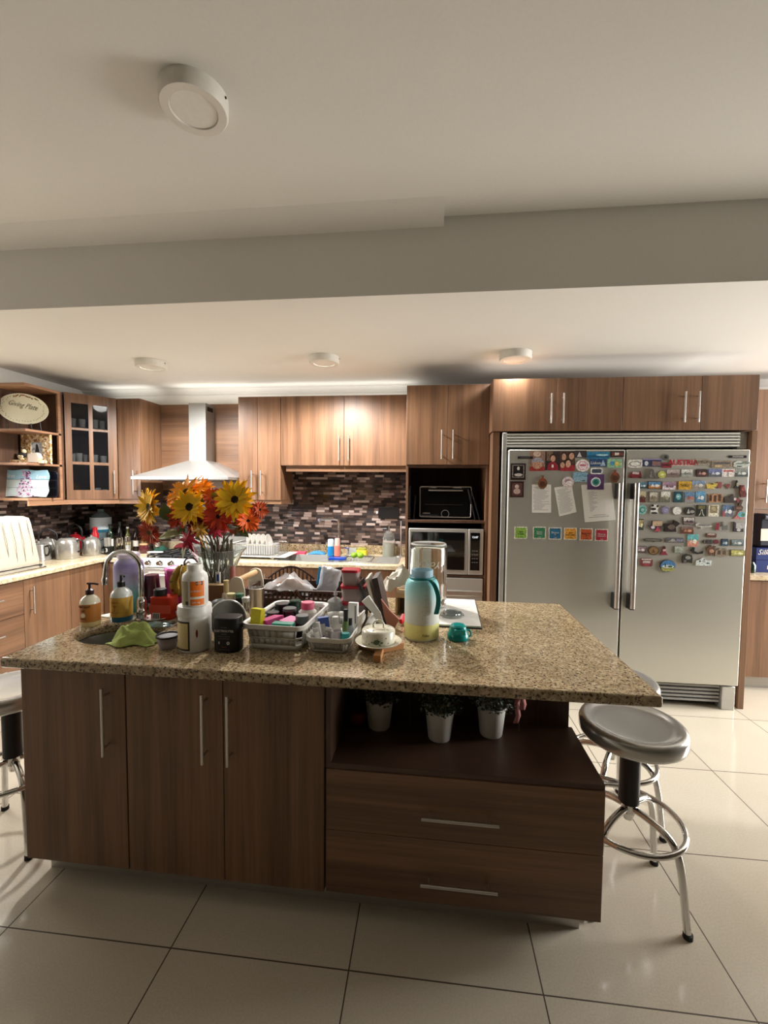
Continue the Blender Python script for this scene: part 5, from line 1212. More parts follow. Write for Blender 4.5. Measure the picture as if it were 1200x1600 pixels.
# leaning mail holder
def slab(name, label, cat, pts, y0, y1, mat, skew=0):
    """board seen at an angle: outline in xz at its near edge, pushed back to y1"""
    return single(name, MB().prism(pts, 0, y1-y0), mat, label, cat, (0, y0, 0), bevel=.001)
def xz(*pp): return [(a, b) for a, b in pp]
slab('leather_folder', 'dark brown leather folder leaning between containers and napkin box', 'folder', xz((-.205, Z0), (-.178, Z0), (-.232, 1.128), (-.258, 1.120)), 1.94, 2.09, pm('dark_brown_leather', (58, 42, 36), .5))
slab('photo_card', 'dark glossy card leaning at the left of the folder group', 'card', xz((-.246, Z0), (-.236, Z0), (-.318, 1.095), (-.330, 1.085)), 1.97, 2.10, pm('dark_card', (52, 50, 50), .25))
slab('cream_board', 'cream board leaning against the dark leather folder', 'board', xz((-.228, Z0), (-.218, Z0), (-.276, 1.122), (-.290, 1.115)), 1.95, 2.09, pm('cream_board', (224, 214, 196), .6))
slab('envelope', 'white envelope leaning in front of the folder group', 'envelope', xz((-.196, Z0+.005), (-.215, .97), (-.268, 1.048), (-.300, 1.020), (-.245, .965), (-.205, Z0+.005)), 1.915, 1.935, PAPER)
slab('copper_card', 'copper pink metallic card standing right of the leather folder', 'card', xz((-.178, Z0+.001), (-.150, Z0+.001), (-.128, .945), (-.172, .985), (-.212, 1.035), (-.196, .955)), 1.915, 1.932, pm('copper_pink', (176, 120, 106), .4, .2))
# napkin box with bag
t = thing('napkin_box', 'light wooden napkin holder with an open front at the rear of the island', 'napkin holder', (-.105, 2.19, Z0), -.1)
LW = pm('light_plywood', (206, 174, 128), .5, bump=(30, .2))
for x in (-.055, .045): MB().box(x, x+.010, -.05, .05, 0, .085).build('side_panel', LW, t, bevel=.001)
MB().box(-.055, .055, -.05, .05, .0855, .108).build('top_board', LW, t, bevel=.001)
MB().box(-.045, .045, .04, .05, 0, .085).build('back_panel', pm('dark_plywood', (90, 66, 44), .6), t)
bag('crumpled creamy white plastic bag heaped on the wooden napkin holder', -.135, 2.19, Z0+.109, .19, .13, .10, pm('milky_bag', (226, 220, 204), .35, trans=.15, alpha=.95), 8)
single('cake_cover', MB().lathe([(.062, 0), (.066, .003), (.060, .05), (.045, .068), (0, .072)], n=30), PLBAG, 'rounded clear plastic cover resting behind the creamy bag', 'lid', (-.105, 2.31, Z0+.11), solid=.001)
single('wooden_box', MB().box(-.06, .06, -.05, .05, 0, .108), LW, 'second light wooden box behind the napkin holder', 'box', (-.105, 2.31, Z0), bevel=.002)

# ------------------------------------------------------------------ niche plants
POTW = pm('white_pot', (216, 214, 206), .45); FOL = pm('dark_foliage', (40, 54, 34), .7); FOL2 = pm('pale_bud', (150, 148, 128), .7)
def pot_plant(label, x, y, seed, r=.057, h=.118):
    t = thing('potted_plant', label, 'potted plant', (x, y, .5755)); rr = random.Random(seed)
    pr = [(0, 0), (r*.74, 0), (r*.76, .003)]
    for i in range(1, 9): z = h*i/9; pr += [(r*(.76+.22*i/9), z-.002), (r*(.755+.22*i/9), z)]
    pr += [(r*1.02, h-.008), (r*1.04, h), (r*.98, h), (r*.92, h-.02), (0, h-.02)]
    MB().lathe(pr, n=36).build('pot', POTW, t, sharp=25)
    f = MB(); g = MB()
    for k in range(520):
        a = rr.uniform(0, 2*PI); q = rr.random()**.5; R_ = .092*q; z = h+.035+.045*rr.uniform(-1, 1)*(1-q*.5)-.02*q
        c = Vector((R_*math.cos(a), R_*math.sin(a), min(max(z, h+.006), .27))); d = Vector((rr.uniform(-1, 1), rr.uniform(-1, 1), rr.uniform(-.2, 1))).normalized()*.013; e = d.cross(Vector((0, 0, 1))).normalized()*.005
        (f.m(0) if k % 7 else f.m(1)).add([c, c+d*.5+e, c+d, c+d*.5-e], [(0, 1, 2, 3)])
    f.build('foliage', [FOL, FOL2], t, flat=True)
    s_ = MB()
    for k in range(14):
        a = rr.uniform(0, 2*PI); s_.tube([(.02*math.cos(a), .02*math.sin(a), h-.02), (.045*math.cos(a), .045*math.sin(a), h+.05)], .0012, 4)
    s_.build('stems', STEMM, t)
pot_plant('small plant in a white ribbed pot in the niche, nearest the cupboard doors', -.190, 1.690, 1)
pot_plant('middle small plant in a white ribbed pot in the niche, closest to the front', .050, 1.640, 2)
pot_plant('small plant in a white ribbed pot in the niche beside the pink ribbon', .252, 1.690, 3)
m = MB(); rr = random.Random(5)
for k in range(260):
    a = rr.uniform(0, 2*PI); c = Vector((-.065+rr.gauss(0, .028), 1.70+rr.uniform(-.02, .03), .75+rr.uniform(-.035, .07))); d = Vector((rr.uniform(-1, 1), rr.uniform(-1, 1), rr.uniform(-1, 1))).normalized()*.011; e = d.cross(Vector((0, .3, 1))).normalized()*.004
    m.add([c, c+d*.5+e, c+d, c+d*.5-e], [(0, 1, 2, 3)])
m2 = MB().tube([(-.065, 1.71, .5756), (-.07, 1.705, .68), (-.06, 1.70, .80)], .003, 6)
t = thing('dried_flower_sprig', 'pale dried flower sprig between the first two niche plants', 'dried flowers', (0, 0, 0))
m.build('blossoms', pm('dried_blossom', (136, 134, 118), .8), t, flat=True); m2.build('stem', STEMM, t)
t = thing('ribbon_bow', 'pink checked ribbon bow hanging beside the last niche plant', 'ribbon', (.362, 1.70, .5756))
PK = pm('pink_gingham', (206, 136, 132), .8, bump=(500, .3))
def strip(pts, w, m=None):
    m = m or MB(); vs = []
    for p in pts: vs += [(p[0]-w/2, p[1], p[2]), (p[0]+w/2, p[1]+.004, p[2])]
    return m.add(vs, [(2*i, 2*i+1, 2*i+3, 2*i+2) for i in range(len(pts)-1)])
strip([(.0, 0, .175), (-.012, -.006, .12), (-.004, 0, .07), (-.016, -.01, .045)], .020).build('tail', PK, t, solid=.001)
strip([(.004, 0, .17), (.014, -.006, .12), (.010, 0, .095)], .022).build('tail', PK, t, solid=.001)
MB().tube([(0, 0, .16), (-.03, -.005, .185), (-.034, 0, .15), (0, 0, .16), (.03, -.005, .185), (.034, 0, .15), (0, 0, .16)], .007, 6).build('loops', PK, t)
MB().tube([(.0, .004, 0), (0, .004, .18)], .002, 6).build('wire_stem', STEMM, t)
single('apple', MB().lathe([(0, .004), (.012, 0), (.028, .008), (.034, .028), (.030, .048), (.014, .056), (0, .050)], n=24).tube([(0, 0, .05), (.003, 0, .064)], .0014, 5), pm('dull_red_apple', (120, 26, 20), .4), 'dull red apple in the dark left corner of the niche', 'apple', (-.278, 1.69, .5755), sharp=60)
# ------------------------------------------------------------------ left shelf contents
SH = [1.414+.0185, 1.414+.3035, 1.414+.5715]   # tops of the shelves
LX, LY = -3.345, 3.30
def on_shelf(px_x, y=LY): return px_x
t = thing('giving_plate', 'oval cream plate reading Giving Plate on a black stand, top open shelf', 'plate', (-3.285, 3.225, SH[2]), 0)
M = T3(0, .0, .168) @ R3('X', -10) @ R3('Y', 12)
pl = MB().lathe([(0, -.006), (.165, -.006), (.236, .008), (.238, .012), (.2, .007), (.168, 0), (0, 0)], n=64, sx=1, sy=.52).xf(R3('X', 90))
pl.fn(lambda x, y, z: (x, y, z)); pl.xf(M)
PLC = pm('cream_plate', (250, 247, 222), .25, coat=.3)
pl.build('plate', PLC, t, sharp=60)
text_mb('Giving Plate', .058, .0008, shear=.35).xf(T3(-.02, -.0015, .028)).xf(M).build('lettering', pm('sage_ink', (120, 124, 98), .6), t)
rr = random.Random(3); mg = MB(); mr = MB()
for k in range(90):
    a = 2*PI*k/90+rr.uniform(-.02, .02); q = rr.uniform(.80, .90); x, z = .235*q*math.cos(a), .235*.52*q*math.sin(a); top = 60 < (math.degrees(a) % 360) < 125
    if not top and k % 2: continue
    s_ = .0065 if top else .004
    (mr if (top and k % 3) else mg).add([(x, 0, z+s_), (x+s_*1.3, 0, z), (x, 0, z-s_), (x-s_*1.3, 0, z)], [(0, 1, 2, 3)])
mg.fn(lambda x, y, z: (x, -.0162, z)); mr.fn(lambda x, y, z: (x, -.0158, z))
mg.xf(T3(0, 0.005, 0)).xf(M).build('painted_leaves', pm('border_green', (150, 150, 96), .6), t, solid=.001); mr.xf(T3(0, 0.005, 0)).xf(M).build('painted_fruit', pm('border_russet', (168, 92, 52), .6), t, solid=.001)
st_ = MB()
for x in (-.115, .10): st_.tube([(x, .05, .0), (x, -.035, .004), (x, -.04, .045)], .005, 6).tube([(x, .05, 0), (x, .03, .16)], .004, 6)
st_.build('stand', BLACK, t)
t = thing('shell_picture_frame', 'wide gold and cream mosaic picture frame on the middle open shelf', 'picture frame', (-3.325, 3.36, SH[1]), 0)
GLD = NT('gold_mosaic'); v_ = GLD.new('TexVoronoi'); v_.inputs['Scale'].default_value = 60; GLD.link(GLD.tc, v_.inputs['Vector'])
GLD.link(GLD.ramp(v_.outputs['Color'], [(.0, (96, 66, 36)), (.35, (168, 126, 76)), (.6, (206, 176, 128)), (.9, (240, 226, 198))]), GLD.b.inputs['Base Color']); GLD.b.inputs['Roughness'].default_value = .35; GLD.bump(v_.outputs['Distance'], .6, .004); GLD = GLD.m
m = MB().box(-.140, .135, 0, .02, 0, .075).box(-.140, .135, 0, .02, .185, .250).box(-.140, -.045, 0, .02, .075, .185).box(.060, .135, 0, .02, .075, .185)
m.build('frame', GLD, t, bevel=.003)
PH = NT('blurred_winter_photo'); n_ = PH.noise(PH.tc, 22, 2, .5); PH.link(PH.ramp(n_, [(.3, (90, 110, 130)), (.5, (206, 216, 226)), (.7, (170, 190, 206))]), PH.b.inputs['Base Color']); PH = PH.m
p_ = MB().box(-.045, .060, .006, .012, .075, .185).build('photograph', PH, t)
MB().prism([(-.012, .10), (.028, .10), (.024, .125), (.016, .160), (.006, .172), (-.002, .160), (-.006, .125)], .0048, .0058).build('figure_print', DKINK, p_)
single('heart_ornament', MB().prism([(0, 0), (.024, .026), (.022, .038), (.010, .042), (0, .034), (-.010, .042), (-.022, .038), (-.024, .026)], 0, .012), pm('cream_ornament', (232, 214, 176), .4), 'small cream heart ornament left of the mosaic frame', 'ornament', (-3.415, 3.30, SH[1]+.030), bevel=.003)
t = thing('bird_figurine', 'small black and white bird figurine behind the heart ornament', 'figurine', (-3.425, 3.335, SH[1]))
MB().ball((0, 0, .078), .030, 18, (1.2, .8, .9)).build('body', DKINK, t); MB().ball((.020, -.004, .105), .018, 14).build('head', pm('cream_ornament', (232, 214, 176), .4), t); MB().lathe([(0, 0), (.03, 0), (.024, .01), (.008, .055), (0, .055)], n=16).build('stand', GLD, t)
single('shell_ornament', MB().prism(rrect(.30, .06, .02, 4), 0, .028, 'z'), GLD, 'long gold shell encrusted base in front of the frame', 'ornament', (-3.30, 3.265, SH[1]), bevel=.004)
t = thing('crystal_ornament', 'faceted clear block ornament at the right of the mosaic frame', 'ornament', (-3.215, 3.245, SH[1]))
MB().prism([(-.055, .005), (.03, .005), (.052, .045), (.03, .085), (-.055, .078)], -.02, .02).build('block', pm('frosted_crystal', (226, 214, 200), .15, trans=.4), t, bevel=.005)
# plaque
def plaque_outline(w, h):
    pts = []
    for i in range(48):
        a = 2*PI*i/48; c, s_ = math.cos(a), math.sin(a)
        k = 1/max(abs(c), abs(s_)); x, z = c*k, s_*k
        bx = 1-.045*(1+math.cos(3*PI*x))*(abs(z) > .98)-.05*max(0, 1-abs(abs(z)-.45)*4)*0
        r_ = 1-.06*(math.cos(2*PI*x*1.0)+1)*(abs(z) > .99)*.5
        x2 = x*(1-.05*(math.cos(2*PI*z)+1)*.5*(abs(x) > .99)); z2 = z*(1-.09*(1-math.cos(2*PI*x))*.5*(abs(z) > .99))
        pts.append((x2*w/2*(1-.06*abs(z2)**6), z2*h/2*(1-.06*abs(x2)**6)))
    return pts
t = thing('wooden_plaque', 'scalloped light blue plaque with floral middle and white script, lowest open shelf', 'plaque', (-3.345, 3.27, SH[0]), math.radians(6))
BL = pm('plaque_blue', (142, 184, 204), .6); PL2 = pm('plaque_pale', (196, 214, 216), .6); LILAC = pm('plaque_lilac', (214, 190, 216), .7)
for z0, z1, mt in ((-.12, -.038, PL2), (-.035, .030, PL2), (.033, .12, BL)):
    o_ = plaque_outline(.40, .235); poly = [(x, min(z1, max(z0, z))) for x, z in o_]
    cl = []
    for p in poly:
        if not cl or (abs(p[0]-cl[-1][0])+abs(p[1]-cl[-1][1])) > 1e-4: cl.append(p)
    MB().prism(cl, -.006, .006).xf(T3(0, 0, .120) @ R3('X', -6)).build('board', mt, t)
fl = MB(); rr = random.Random(8); fd = MB(); fp = MB()
for k in range(150):
    z = rr.uniform(-.112, .100); wdt = .030+.045*(.1-z)/.21; x = .01+rr.uniform(-wdt, wdt); s_ = rr.uniform(.003, .008)
    pr = [(x+s_*math.cos(q*PI/3), z+s_*math.sin(q*PI/3)) for q in range(6)]; (fl, fd, fp)[k % 3].prism(pr, -.0078-.0004*(k % 3), -.0064)
for mm, mt in ((fl, LILAC), (fd, pm('plum_print', (84, 48, 92), .7)), (fp, pm('pink_print', (206, 150, 190), .7))): mm.xf(T3(0, 0, .120) @ R3('X', -6)).build('floral_print', mt, t)
for w, x, z in (('First', -.125, .060), ('Love', .135, .055)): text_mb(w, .045, .0006, shear=.35).xf(T3(x, -.0072, z)).xf(T3(0, 0, .120) @ R3('X', -6)).build('lettering', PAPER, t)
single('black_plaque', MB().prism([(-.07, 0), (.055, 0), (.075, .02), (.08, .10), (.085, .20), (.07, .225), (-.07, .22)], 0, .012), pm('dark_navy_lacquer', (24, 24, 34), .2), 'dark glossy board standing behind the blue plaque', 'board', (-3.20, 3.345, SH[0]), bevel=.002)

# ------------------------------------------------------------------ left counter things
CZ = .9005
t = thing('covered_appliance', 'boxy kitchen appliance under a cream quilted cloth cover at the left picture edge', 'appliance', (-3.265, 2.90, CZ), 0)
m = MB()
prof = [(-.20, .012), (-.20, .24), (-.19, .33), (-.16, .378), (-.10, .392), (.08, .392), (.14, .378), (.165, .33), (.20, .05), (.19, .012)]
vs = []; fs = []; rr = random.Random(2); n1 = len(prof); NY = 14
for j in range(NY+1):
    v = j/NY
    for i, (a, b) in enumerate(prof): vs.append((a*(.86+.14*(1-b/.36))+.006*math.sin(j*2.1+i), -.20+.40*v+.005*math.sin(3*i+j), b-(.02*math.sin(PI*v*5)*.2 if b > .3 else 0)))
for j in range(NY):
    for i in range(n1-1): a = j*n1+i; fs.append((a, a+1, a+n1+1, a+n1))
fs += [tuple(range(n1)), tuple(NY*n1+i for i in range(n1-1, -1, -1))]
m.add(vs, fs)
m.build('cloth_cover', pm('cream_cotton', (198, 190, 172), .9, bump=(14, .8)), t, sharp=60)
sm = MB()
for k in range(6): x = -.16+k*.06; sm.tube([(x, -.2045, .06), (x*.93, -.204, .32)], .0016, 5)
for k in range(6): y = -.17+k*.065; sm.tube([(.192, y, .05), (.180, y, .20), (.140, y, .37)], .0018, 5)
sm.build('seam_piping', pm('dark_seam', (120, 112, 100), .8), t)
MB().prism(rrect(.42, .46, .03, 5), 0, .010, 'z').build('base', BLACK, t)
single('steel_tray', MB().prism(rrect(.10, .50, .03, 5), 0, .012, 'z'), CHROME, 'bright steel tray edge along the worktop under the covered appliance', 'tray', (-2.99, 2.80, CZ), bevel=.005)
def kettle(label, x, y, r, h, mat, hmat, rz=0, spout=True, handle='side', z=CZ, ribs=False, knobm=None, hoop=None):
    t = thing('kettle', label, 'kettle', (x, y, z), rz)
    if ribs: pr = [(0, 0), (r, 0)]+[(r*(1-.22*i/8)+(.004 if i % 2 else 0), h*.8*i/8+.004) for i in range(1, 9)]+[(r*.5, h*.86), (0, h*.87)]
    else: pr = [(0, 0), (r*.97, 0), (r, .006), (r, h*.55), (r*.93, h*.72), (r*.66, h*.84), (r*.5, h*.87), (0, h*.87)]
    MB().lathe(pr, n=36).build('body', mat, t, sharp=50)
    MB().lathe([(0, h*.871), (r*.48, h*.871), (r*.40, h*.9), (.010, h*.93), (.009, h*.95), (.014, h*.98), (.010, h), (0, h)], n=24).build('lid', knobm or mat, t)
    if spout: MB().tube([(-r*.9, 0, h*.35), (-r*1.25, 0, h*.55), (-r*1.45, 0, h*.80)], .01, 10, radii=[.016, .012, .008]).build('spout', mat, t)
    if handle == 'side': MB().tube(spline([(r*.92, 0, h*.74), (r*1.35, 0, h*.76), (r*1.5, 0, h*.55), (r*1.28, 0, h*.32), (r*1.0, 0, h*.28)], 5), .0075, 8).build('handle', hmat, t)
    else: MB().tube(spline([(-r*.75, 0, h*.72), (-r*.7, 0, h*1.15), (0, 0, h*1.38), (r*.7, 0, h*1.15), (r*.75, 0, h*.72)], 6), .0085, 8).build('handle', hmat, t)
    return t
KS = brushed('kettle_steel', (186, 184, 178), .22)
kettle('low ribbed steel pour-over kettle beside the covered appliance', -3.30, 3.33, .085, .165, KS, BLACK, math.radians(-10), ribs=True)
kettle('smooth steel kettle with black handle, middle one of the row', -3.15, 3.46, .088, .21, KS, BLACK, math.radians(10), knobm=BLACK)
kettle('steel kettle with a high black hoop handle behind the ribbed one', -3.375, 3.50, .085, .18, KS, BLACK, math.radians(40), handle='hoop', spout=False)
kettle('rounded steel kettle nearest the bottles in the corner', -3.09, 3.66, .075, .185, KS, BLACK, math.radians(60), spout=False, handle='none2' if False else 'side')
kettle('dark red enamel kettle half hidden behind the steel kettles', -3.30, 3.72, .085, .20, pm('dark_red_enamel', (124, 22, 28), .15, coat=.5), BLACK, 0, spout=False, handle='hoop', knobm=pm('dark_red_enamel', (124, 22, 28), .15, coat=.5))
t = thing('water_jug', 'big clear water jug with blue and white label in the corner behind the kettles', 'jug', (-3.22, 3.94, CZ))
MB().lathe([(0, 0), (.085, 0), (.09, .01), (.09, .30), (.075, .35), (.03, .385), (.028, .41), (0, .41)], n=32).build('body', pm('pale_water_plastic', (150, 170, 176), .1, trans=.6, ior=1.2), t)
MB().lathe([(.0915, .20), (.0915, .33)], n=32).build('label', pm('pale_blue_label', (206, 222, 228), .5), t); MB().lathe([(.0925, .19), (.0925, .215)], n=32).build('blue_band', pm('blue_teal_band', (30, 96, 120), .5), t)
single('red_jar', MB().lathe([(0, 0), (.03, 0), (.032, .18), (.02, .20), (.022, .24), (0, .25)], n=20), pm('pale_red_lid', (176, 30, 40), .3), 'glossy red topped jar behind the smooth steel kettle', 'jar', (-3.17, 3.80, CZ))
BT = [(-3.06, 3.86, .028, .27, 'dark_green_bottle', (24, 40, 26), 'dark green oil bottle tallest beside the water jug'),
      (-2.99, 3.90, .026, .29, 'near_black_bottle', (18, 16, 16), 'near black wine bottle standing against the tiles'),
      (-2.93, 3.93, .025, .24, 'olive_oil_bottle', (92, 96, 40), 'olive coloured oil bottle against the tiles'),
      (-2.87, 3.96, .024, .22, 'soy_bottle', (36, 20, 16), 'dark brown sauce bottle in the corner group'),
      (-2.80, 3.98, .024, .20, 'amber_bottle', (120, 76, 34), 'amber sauce bottle in the corner group'),
      (-2.74, 4.00, .022, .23, 'dark_bottle_red_cap', (30, 22, 22), 'dark bottle with a crimson cap near the stove'),
      (-2.68, 4.02, .022, .18, 'rust_bottle', (96, 44, 30), 'rust coloured small bottle near the stove')]
for i, (x, y, r, h, mn, c, lab) in enumerate(BT):
    t = thing('bottle', lab, 'bottle', (x, y, CZ)); gm = pm(mn, c, .12, coat=.3)
    MB().lathe([(0, 0), (r*.95, 0), (r, .005), (r, h*.6), (r*.8, h*.7), (r*.42, h*.78), (r*.4, h*.93), (0, h*.93)], n=20).build('body', gm, t)
    MB().lathe([(0, h*.9303), (r*.5, h*.9303), (r*.5, h), (0, h)], n=16).build('cap', pm('crimson_cap', (170, 34, 60), .4) if i in (5,) else (PAPER if i == 2 else BLACK), t)
    patch(r*3, h*.22, h*.48, r, .2, .0006, 8).build('label', (PAPER, pm('bottle_label_tan', (176, 160, 120), .6), DKINK)[i % 3] if i != 2 else pm('bottle_label_tan', (176, 160, 120), .6), t)
t = thing('spice_tin', 'steel spice tin with a white number mark in front of the bottles', 'tin', (-2.985, 3.73, CZ)); MB().cyl(0, 0, 0, .075, .030, 24).build('body', BLACK, t, bevel=.002); MB().cyl(0, 0, .0755, .155, .0305, 24).build('upper_body', KS, t, bevel=.002)
wrap(text_mb('3', .05, .0006).xf(T3(0, 0, .04)), .0312, .3).build('lettering', PAPER, t)
t = thing('pepper_grinder', 'clear and steel pepper grinder beside the spice tin', 'grinder', (-2.90, 3.77, CZ)); MB().cyl(0, 0, 0, .10, .023, 20).build('glass_body', GLASS, t); MB().cyl(0, 0, .1005, .15, .024, 20).build('steel_top', CHROME, t, bevel=.003); MB().cyl(0, 0, .002, .06, .019, 16).build('peppercorns', BLACK, t)
t = thing('pepper_grinder', 'taller clear and steel salt grinder nearer the stove', 'grinder', (-2.835, 3.80, CZ)); MB().cyl(0, 0, 0, .11, .023, 20).build('glass_body', GLASS, t); MB().cyl(0, 0, .1105, .165, .024, 20).build('steel_top', CHROME, t, bevel=.003); MB().cyl(0, 0, .002, .08, .019, 16).build('salt', PAPER, t)
t = thing('ceramic_jar', 'squat burgundy jar with wooden lid beside the stove', 'jar', (-2.70, 3.84, CZ)); MB().lathe([(0, 0), (.030, 0), (.040, .02), (.044, .05), (.040, .078), (0, .078)], n=28).build('body', pm('burgundy_ceramic', (86, 34, 40), .2, coat=.4), t); MB().cyl(0, 0, .0785, .092, .040, 28).build('lid', pm('wooden_lid', (190, 150, 110), .5), t, bevel=.003)
single('round_trivet', MB().cyl(0, 0, 0, .012, .10, 36), pm('dark_cork', (70, 58, 46), .7), 'flat dark round trivet on the pale worktop by the corner', 'trivet', (-2.80, 3.66, CZ), bevel=.002)
t = thing('oven_mitt', 'dark green cloth mitt lying at the back left of the stove', 'cloth', (-2.585, 3.93, CZ)); crumple(7, .11, .10, .06, 21).build('cloth', pm('dark_green_cloth', (22, 66, 54), .9), t, solid=.004)
single('red_cloth', crumple(7, .14, .08, .05, 22), pm('dark_red_cloth', (104, 26, 32), .9), 'crumpled dark red cloth on the back of the stove', 'cloth', (-2.40, 3.98, .936), solid=.003)
single('white_spoon_rest', MB().lathe([(0, 0), (.04, 0), (.075, .014), (.072, .016), (.04, .004), (0, .004)], n=32, sy=.6), pm('white_ceramic', (232, 228, 220), .2, coat=.3), 'white oval spoon rest on the left of the stove top', 'dish', (-2.44, 3.62, .9355))
single('power_socket', MB().box(0, .012, -.035, .035, -.055, .055), WHITE, 'white wall socket on the tiles behind the covered appliance', 'socket', (XL+.0125, 3.10, 1.14), bevel=.003)
# right of the range: dish rack etc
t = thing('frying_pan', 'dark frying pan on the back of the stove with its silvery handle raised', 'pan', (-1.90, 3.90, .936))
MB().lathe([(0, 0), (.10, 0), (.125, .045), (.122, .045), (.098, .004), (0, .004)], n=36).build('pan', IRON, t)
MB().tube([(.06, .03, .04), (.03, .04, .12), (.075, .05, .22)], .008, 8).build('handle', STEELH, t)
t = thing('dish_rack', 'white rimmed wire dish rack with clear bin right of the stove', 'dish rack', (-1.545, 3.83, CZ), -.03)
m = MB()
for z in (.03, .125):
    m.tube([(x, y, z) for x, y in rrect(.44, .30, .03, 5)], .0035, 6, closed=True)
for i in range(19): x = -.20+i*.0222; m.tube([(x, -.15, .125), (x, -.15, .03), (x, .15, .03), (x, .15, .125)], .0018, 5)
for i in range(9): y = -.12+i*.03; m.tube([(.22, y, .125), (.22, y, .03)], .0018, 5)
m.build('wire_frame', CHROME, t)
MB().box(-.245, -.222, -.155, .155, .012, .13).build('end_panel', WHITE, t, bevel=.003)
MB().box(-.26, .30, -.17, .17, .020, .027).build('drip_tray', WHITE, t, bevel=.003)
for x in (-.18, .18):
    MB().tube([(x-.03, -.15, .02), (x, -.15, .004), (x+.01, -.15, .02)], .004, 6).build('foot', WHITE, t)
    MB().tube([(x-.03, .15, .02), (x, .15, .004), (x+.01, .15, .02)], .004, 6).build('foot', WHITE, t)
m = MB().box(-.21, .19, -.10, .12, .034, .036)
t2 = single('clear_bin', MB().prism(rrect(.34, .22, .03, 4), 0, .085, 'z'), pm('cloudy_bin', (214, 216, 216), .2, trans=.3, alpha=.7), 'cloudy clear plastic bin sitting inside the dish rack', 'bin', (-1.565, 3.83, CZ+.035), bevel=.004)
for i in range(5):
    m = MB().lathe([(0, 0), (.05, .002), (.085, .012), (.083, .014), (.05, .006), (0, .004)], n=28).xf(R3('Y', 78))
    single('dinner_plate', m, pm('white_ceramic', (232, 228, 220), .2, coat=.3), 'white plate standing upright in the dish rack', 'plate', (-1.66+i*.045, 3.85, CZ+.122), group='plates standing in the dish rack')
# sink
SS = brushed('sink_bright_steel', (206, 205, 200), .25)
t = thing('double_sink', 'stainless double sink with drainer racks set in the back worktop', 'sink', (-.80, 3.805, CZ))
def bowl(m, x0, x1, y0, y1, dp):
    a = [(x0, y0), (x1, y0), (x1, y1), (x0, y1)]; b = [(x0+.02, y0+.02), (x1-.02, y0+.02), (x1-.02, y1-.02), (x0+.02, y1-.02)]
    m.add([(x, y, .002) for x, y in a]+[(x, y, -dp) for x, y in b], [(0, 1, 5, 4), (1, 2, 6, 5), (2, 3, 7, 6), (3, 0, 4, 7), (4, 5, 6, 7)])
m = MB(); bowl(m, -.52, -.02, -.175, .175, .17); bowl(m, .02, .30, -.175, .175, .16); m.build('bowls', SS, t, solid=.0012)
m = MB(); rim = [(-.545, -.20, .545, -.175), (-.545, .175, .545, .20), (-.545, -.175, -.52, .175), (-.02, -.175, .02, .175), (.30, -.175, .34, .175), (.505, -.175, .545, .175)]
for a, b, c, d in rim: m.box(a, c, b, d, 0, .003)
m.box(.34, .505, -.175, .175, 0, .002); m.build('rim', SS, t, bevel=.0008)
m = MB()
for i in range(9): m.box(.35, .50, -.16+i*.038, -.156+i*.038, .0022, .006)
m.build('drain_ribs', SS, t)
t = thing('sink_rack', 'chrome wire rack laid across the right sink bowl', 'rack', (-.635, 3.805, CZ+.0035))
m = MB().tube([(x, y, .006) for x, y in rrect(.27, .34, .02, 4)], .004, 6, closed=True)
for i in range(10): m.tube([(-.12+i*.0267, -.17, .006), (-.12+i*.0267, .17, .006)], .0018, 5)
m.build('wire_rack', CHROME, t)
for i, (x, y, lab) in enumerate(((-.66, 3.77, 'green lime on the sink rack, the left one'), (-.60, 3.76, 'green lime on the sink rack, right beside the other lime'), (-.63, 3.83, 'green lime at the back of the sink rack'))):
    single('lime', MB().ball((0, 0, .027), .026, 18, (1.15, 1, 1)), pm('lime_peel', (134, 176, 40), .35), lab, 'lime', (x, y, CZ+.0142))
t = thing('sink_faucet', 'tall chrome swivel faucet with flat bent spout behind the double sink', 'faucet', (-.855, 4.045, CZ))
MB().lathe([(0, 0), (.028, 0), (.028, .008), (.018, .012), (.018, .05), (0, .05)], n=20).build('base', CHROME, t)
MB().tube([(0, 0, .05), (0, 0, .30), (-.004, -.004, .325), (-.02, -.012, .338), (-.05, -.02, .342), (-.17, -.07, .342)], .0125, 12).build('spout', CHROME, t)
MB().box(-.185, -.16, -.085, -.06, .318, .350).build('aerator', CHROME, t, bevel=.003); MB().box(.018, .10, -.006, .006, .06, .074).box(.085, .10, -.006, .006, .0, .06).build('lever', CHROME, t, bevel=.002)
def dish_bottle(label, x, y, r, h, body, top, z=CZ):
    t = thing('dish_soap_bottle', label, 'bottle', (x, y, z)); MB().lathe([(0, 0), (r, 0), (r*1.05, h*.3), (r*.95, h*.58), (0, h*.58)], n=20).build('lower_body', body, t); MB().lathe([(0, h*.581), (r*.95, h*.581), (r*.95, h*.9), (r*.8, h), (0, h)], n=20).build('top', top, t)
dish_bottle('blue dish soap bottle with white top standing by the sink', -.915, 3.96, .030, .155, pm('blue_liquid', (30, 130, 200), .2), pm('pale_blue_top', (200, 226, 236), .3), CZ+.0036)
dish_bottle('salmon coloured soap bottle right beside the blue one', -.852, 3.955, .027, .165, pm('salmon_plastic', (226, 130, 116), .3), pm('pale_salmon', (232, 190, 180), .3), CZ+.0036)
single('blue_caddy', MB().box(-.075, .075, -.035, .035, 0, .022), pm('cobalt_plastic', (20, 70, 176), .3), 'cobalt blue shallow caddy at the divider of the double sink', 'caddy', (-.80, 3.73, CZ+.0036), bevel=.003)
single('pink_sponge', MB().box(-.06, .06, -.03, .03, 0, .022), pm('pink_sponge', (214, 78, 110), .8, bump=(200, .4)), 'flat pink sponge on the back rim of the sink', 'sponge', (-1.24, 4.045, CZ), bevel=.003)
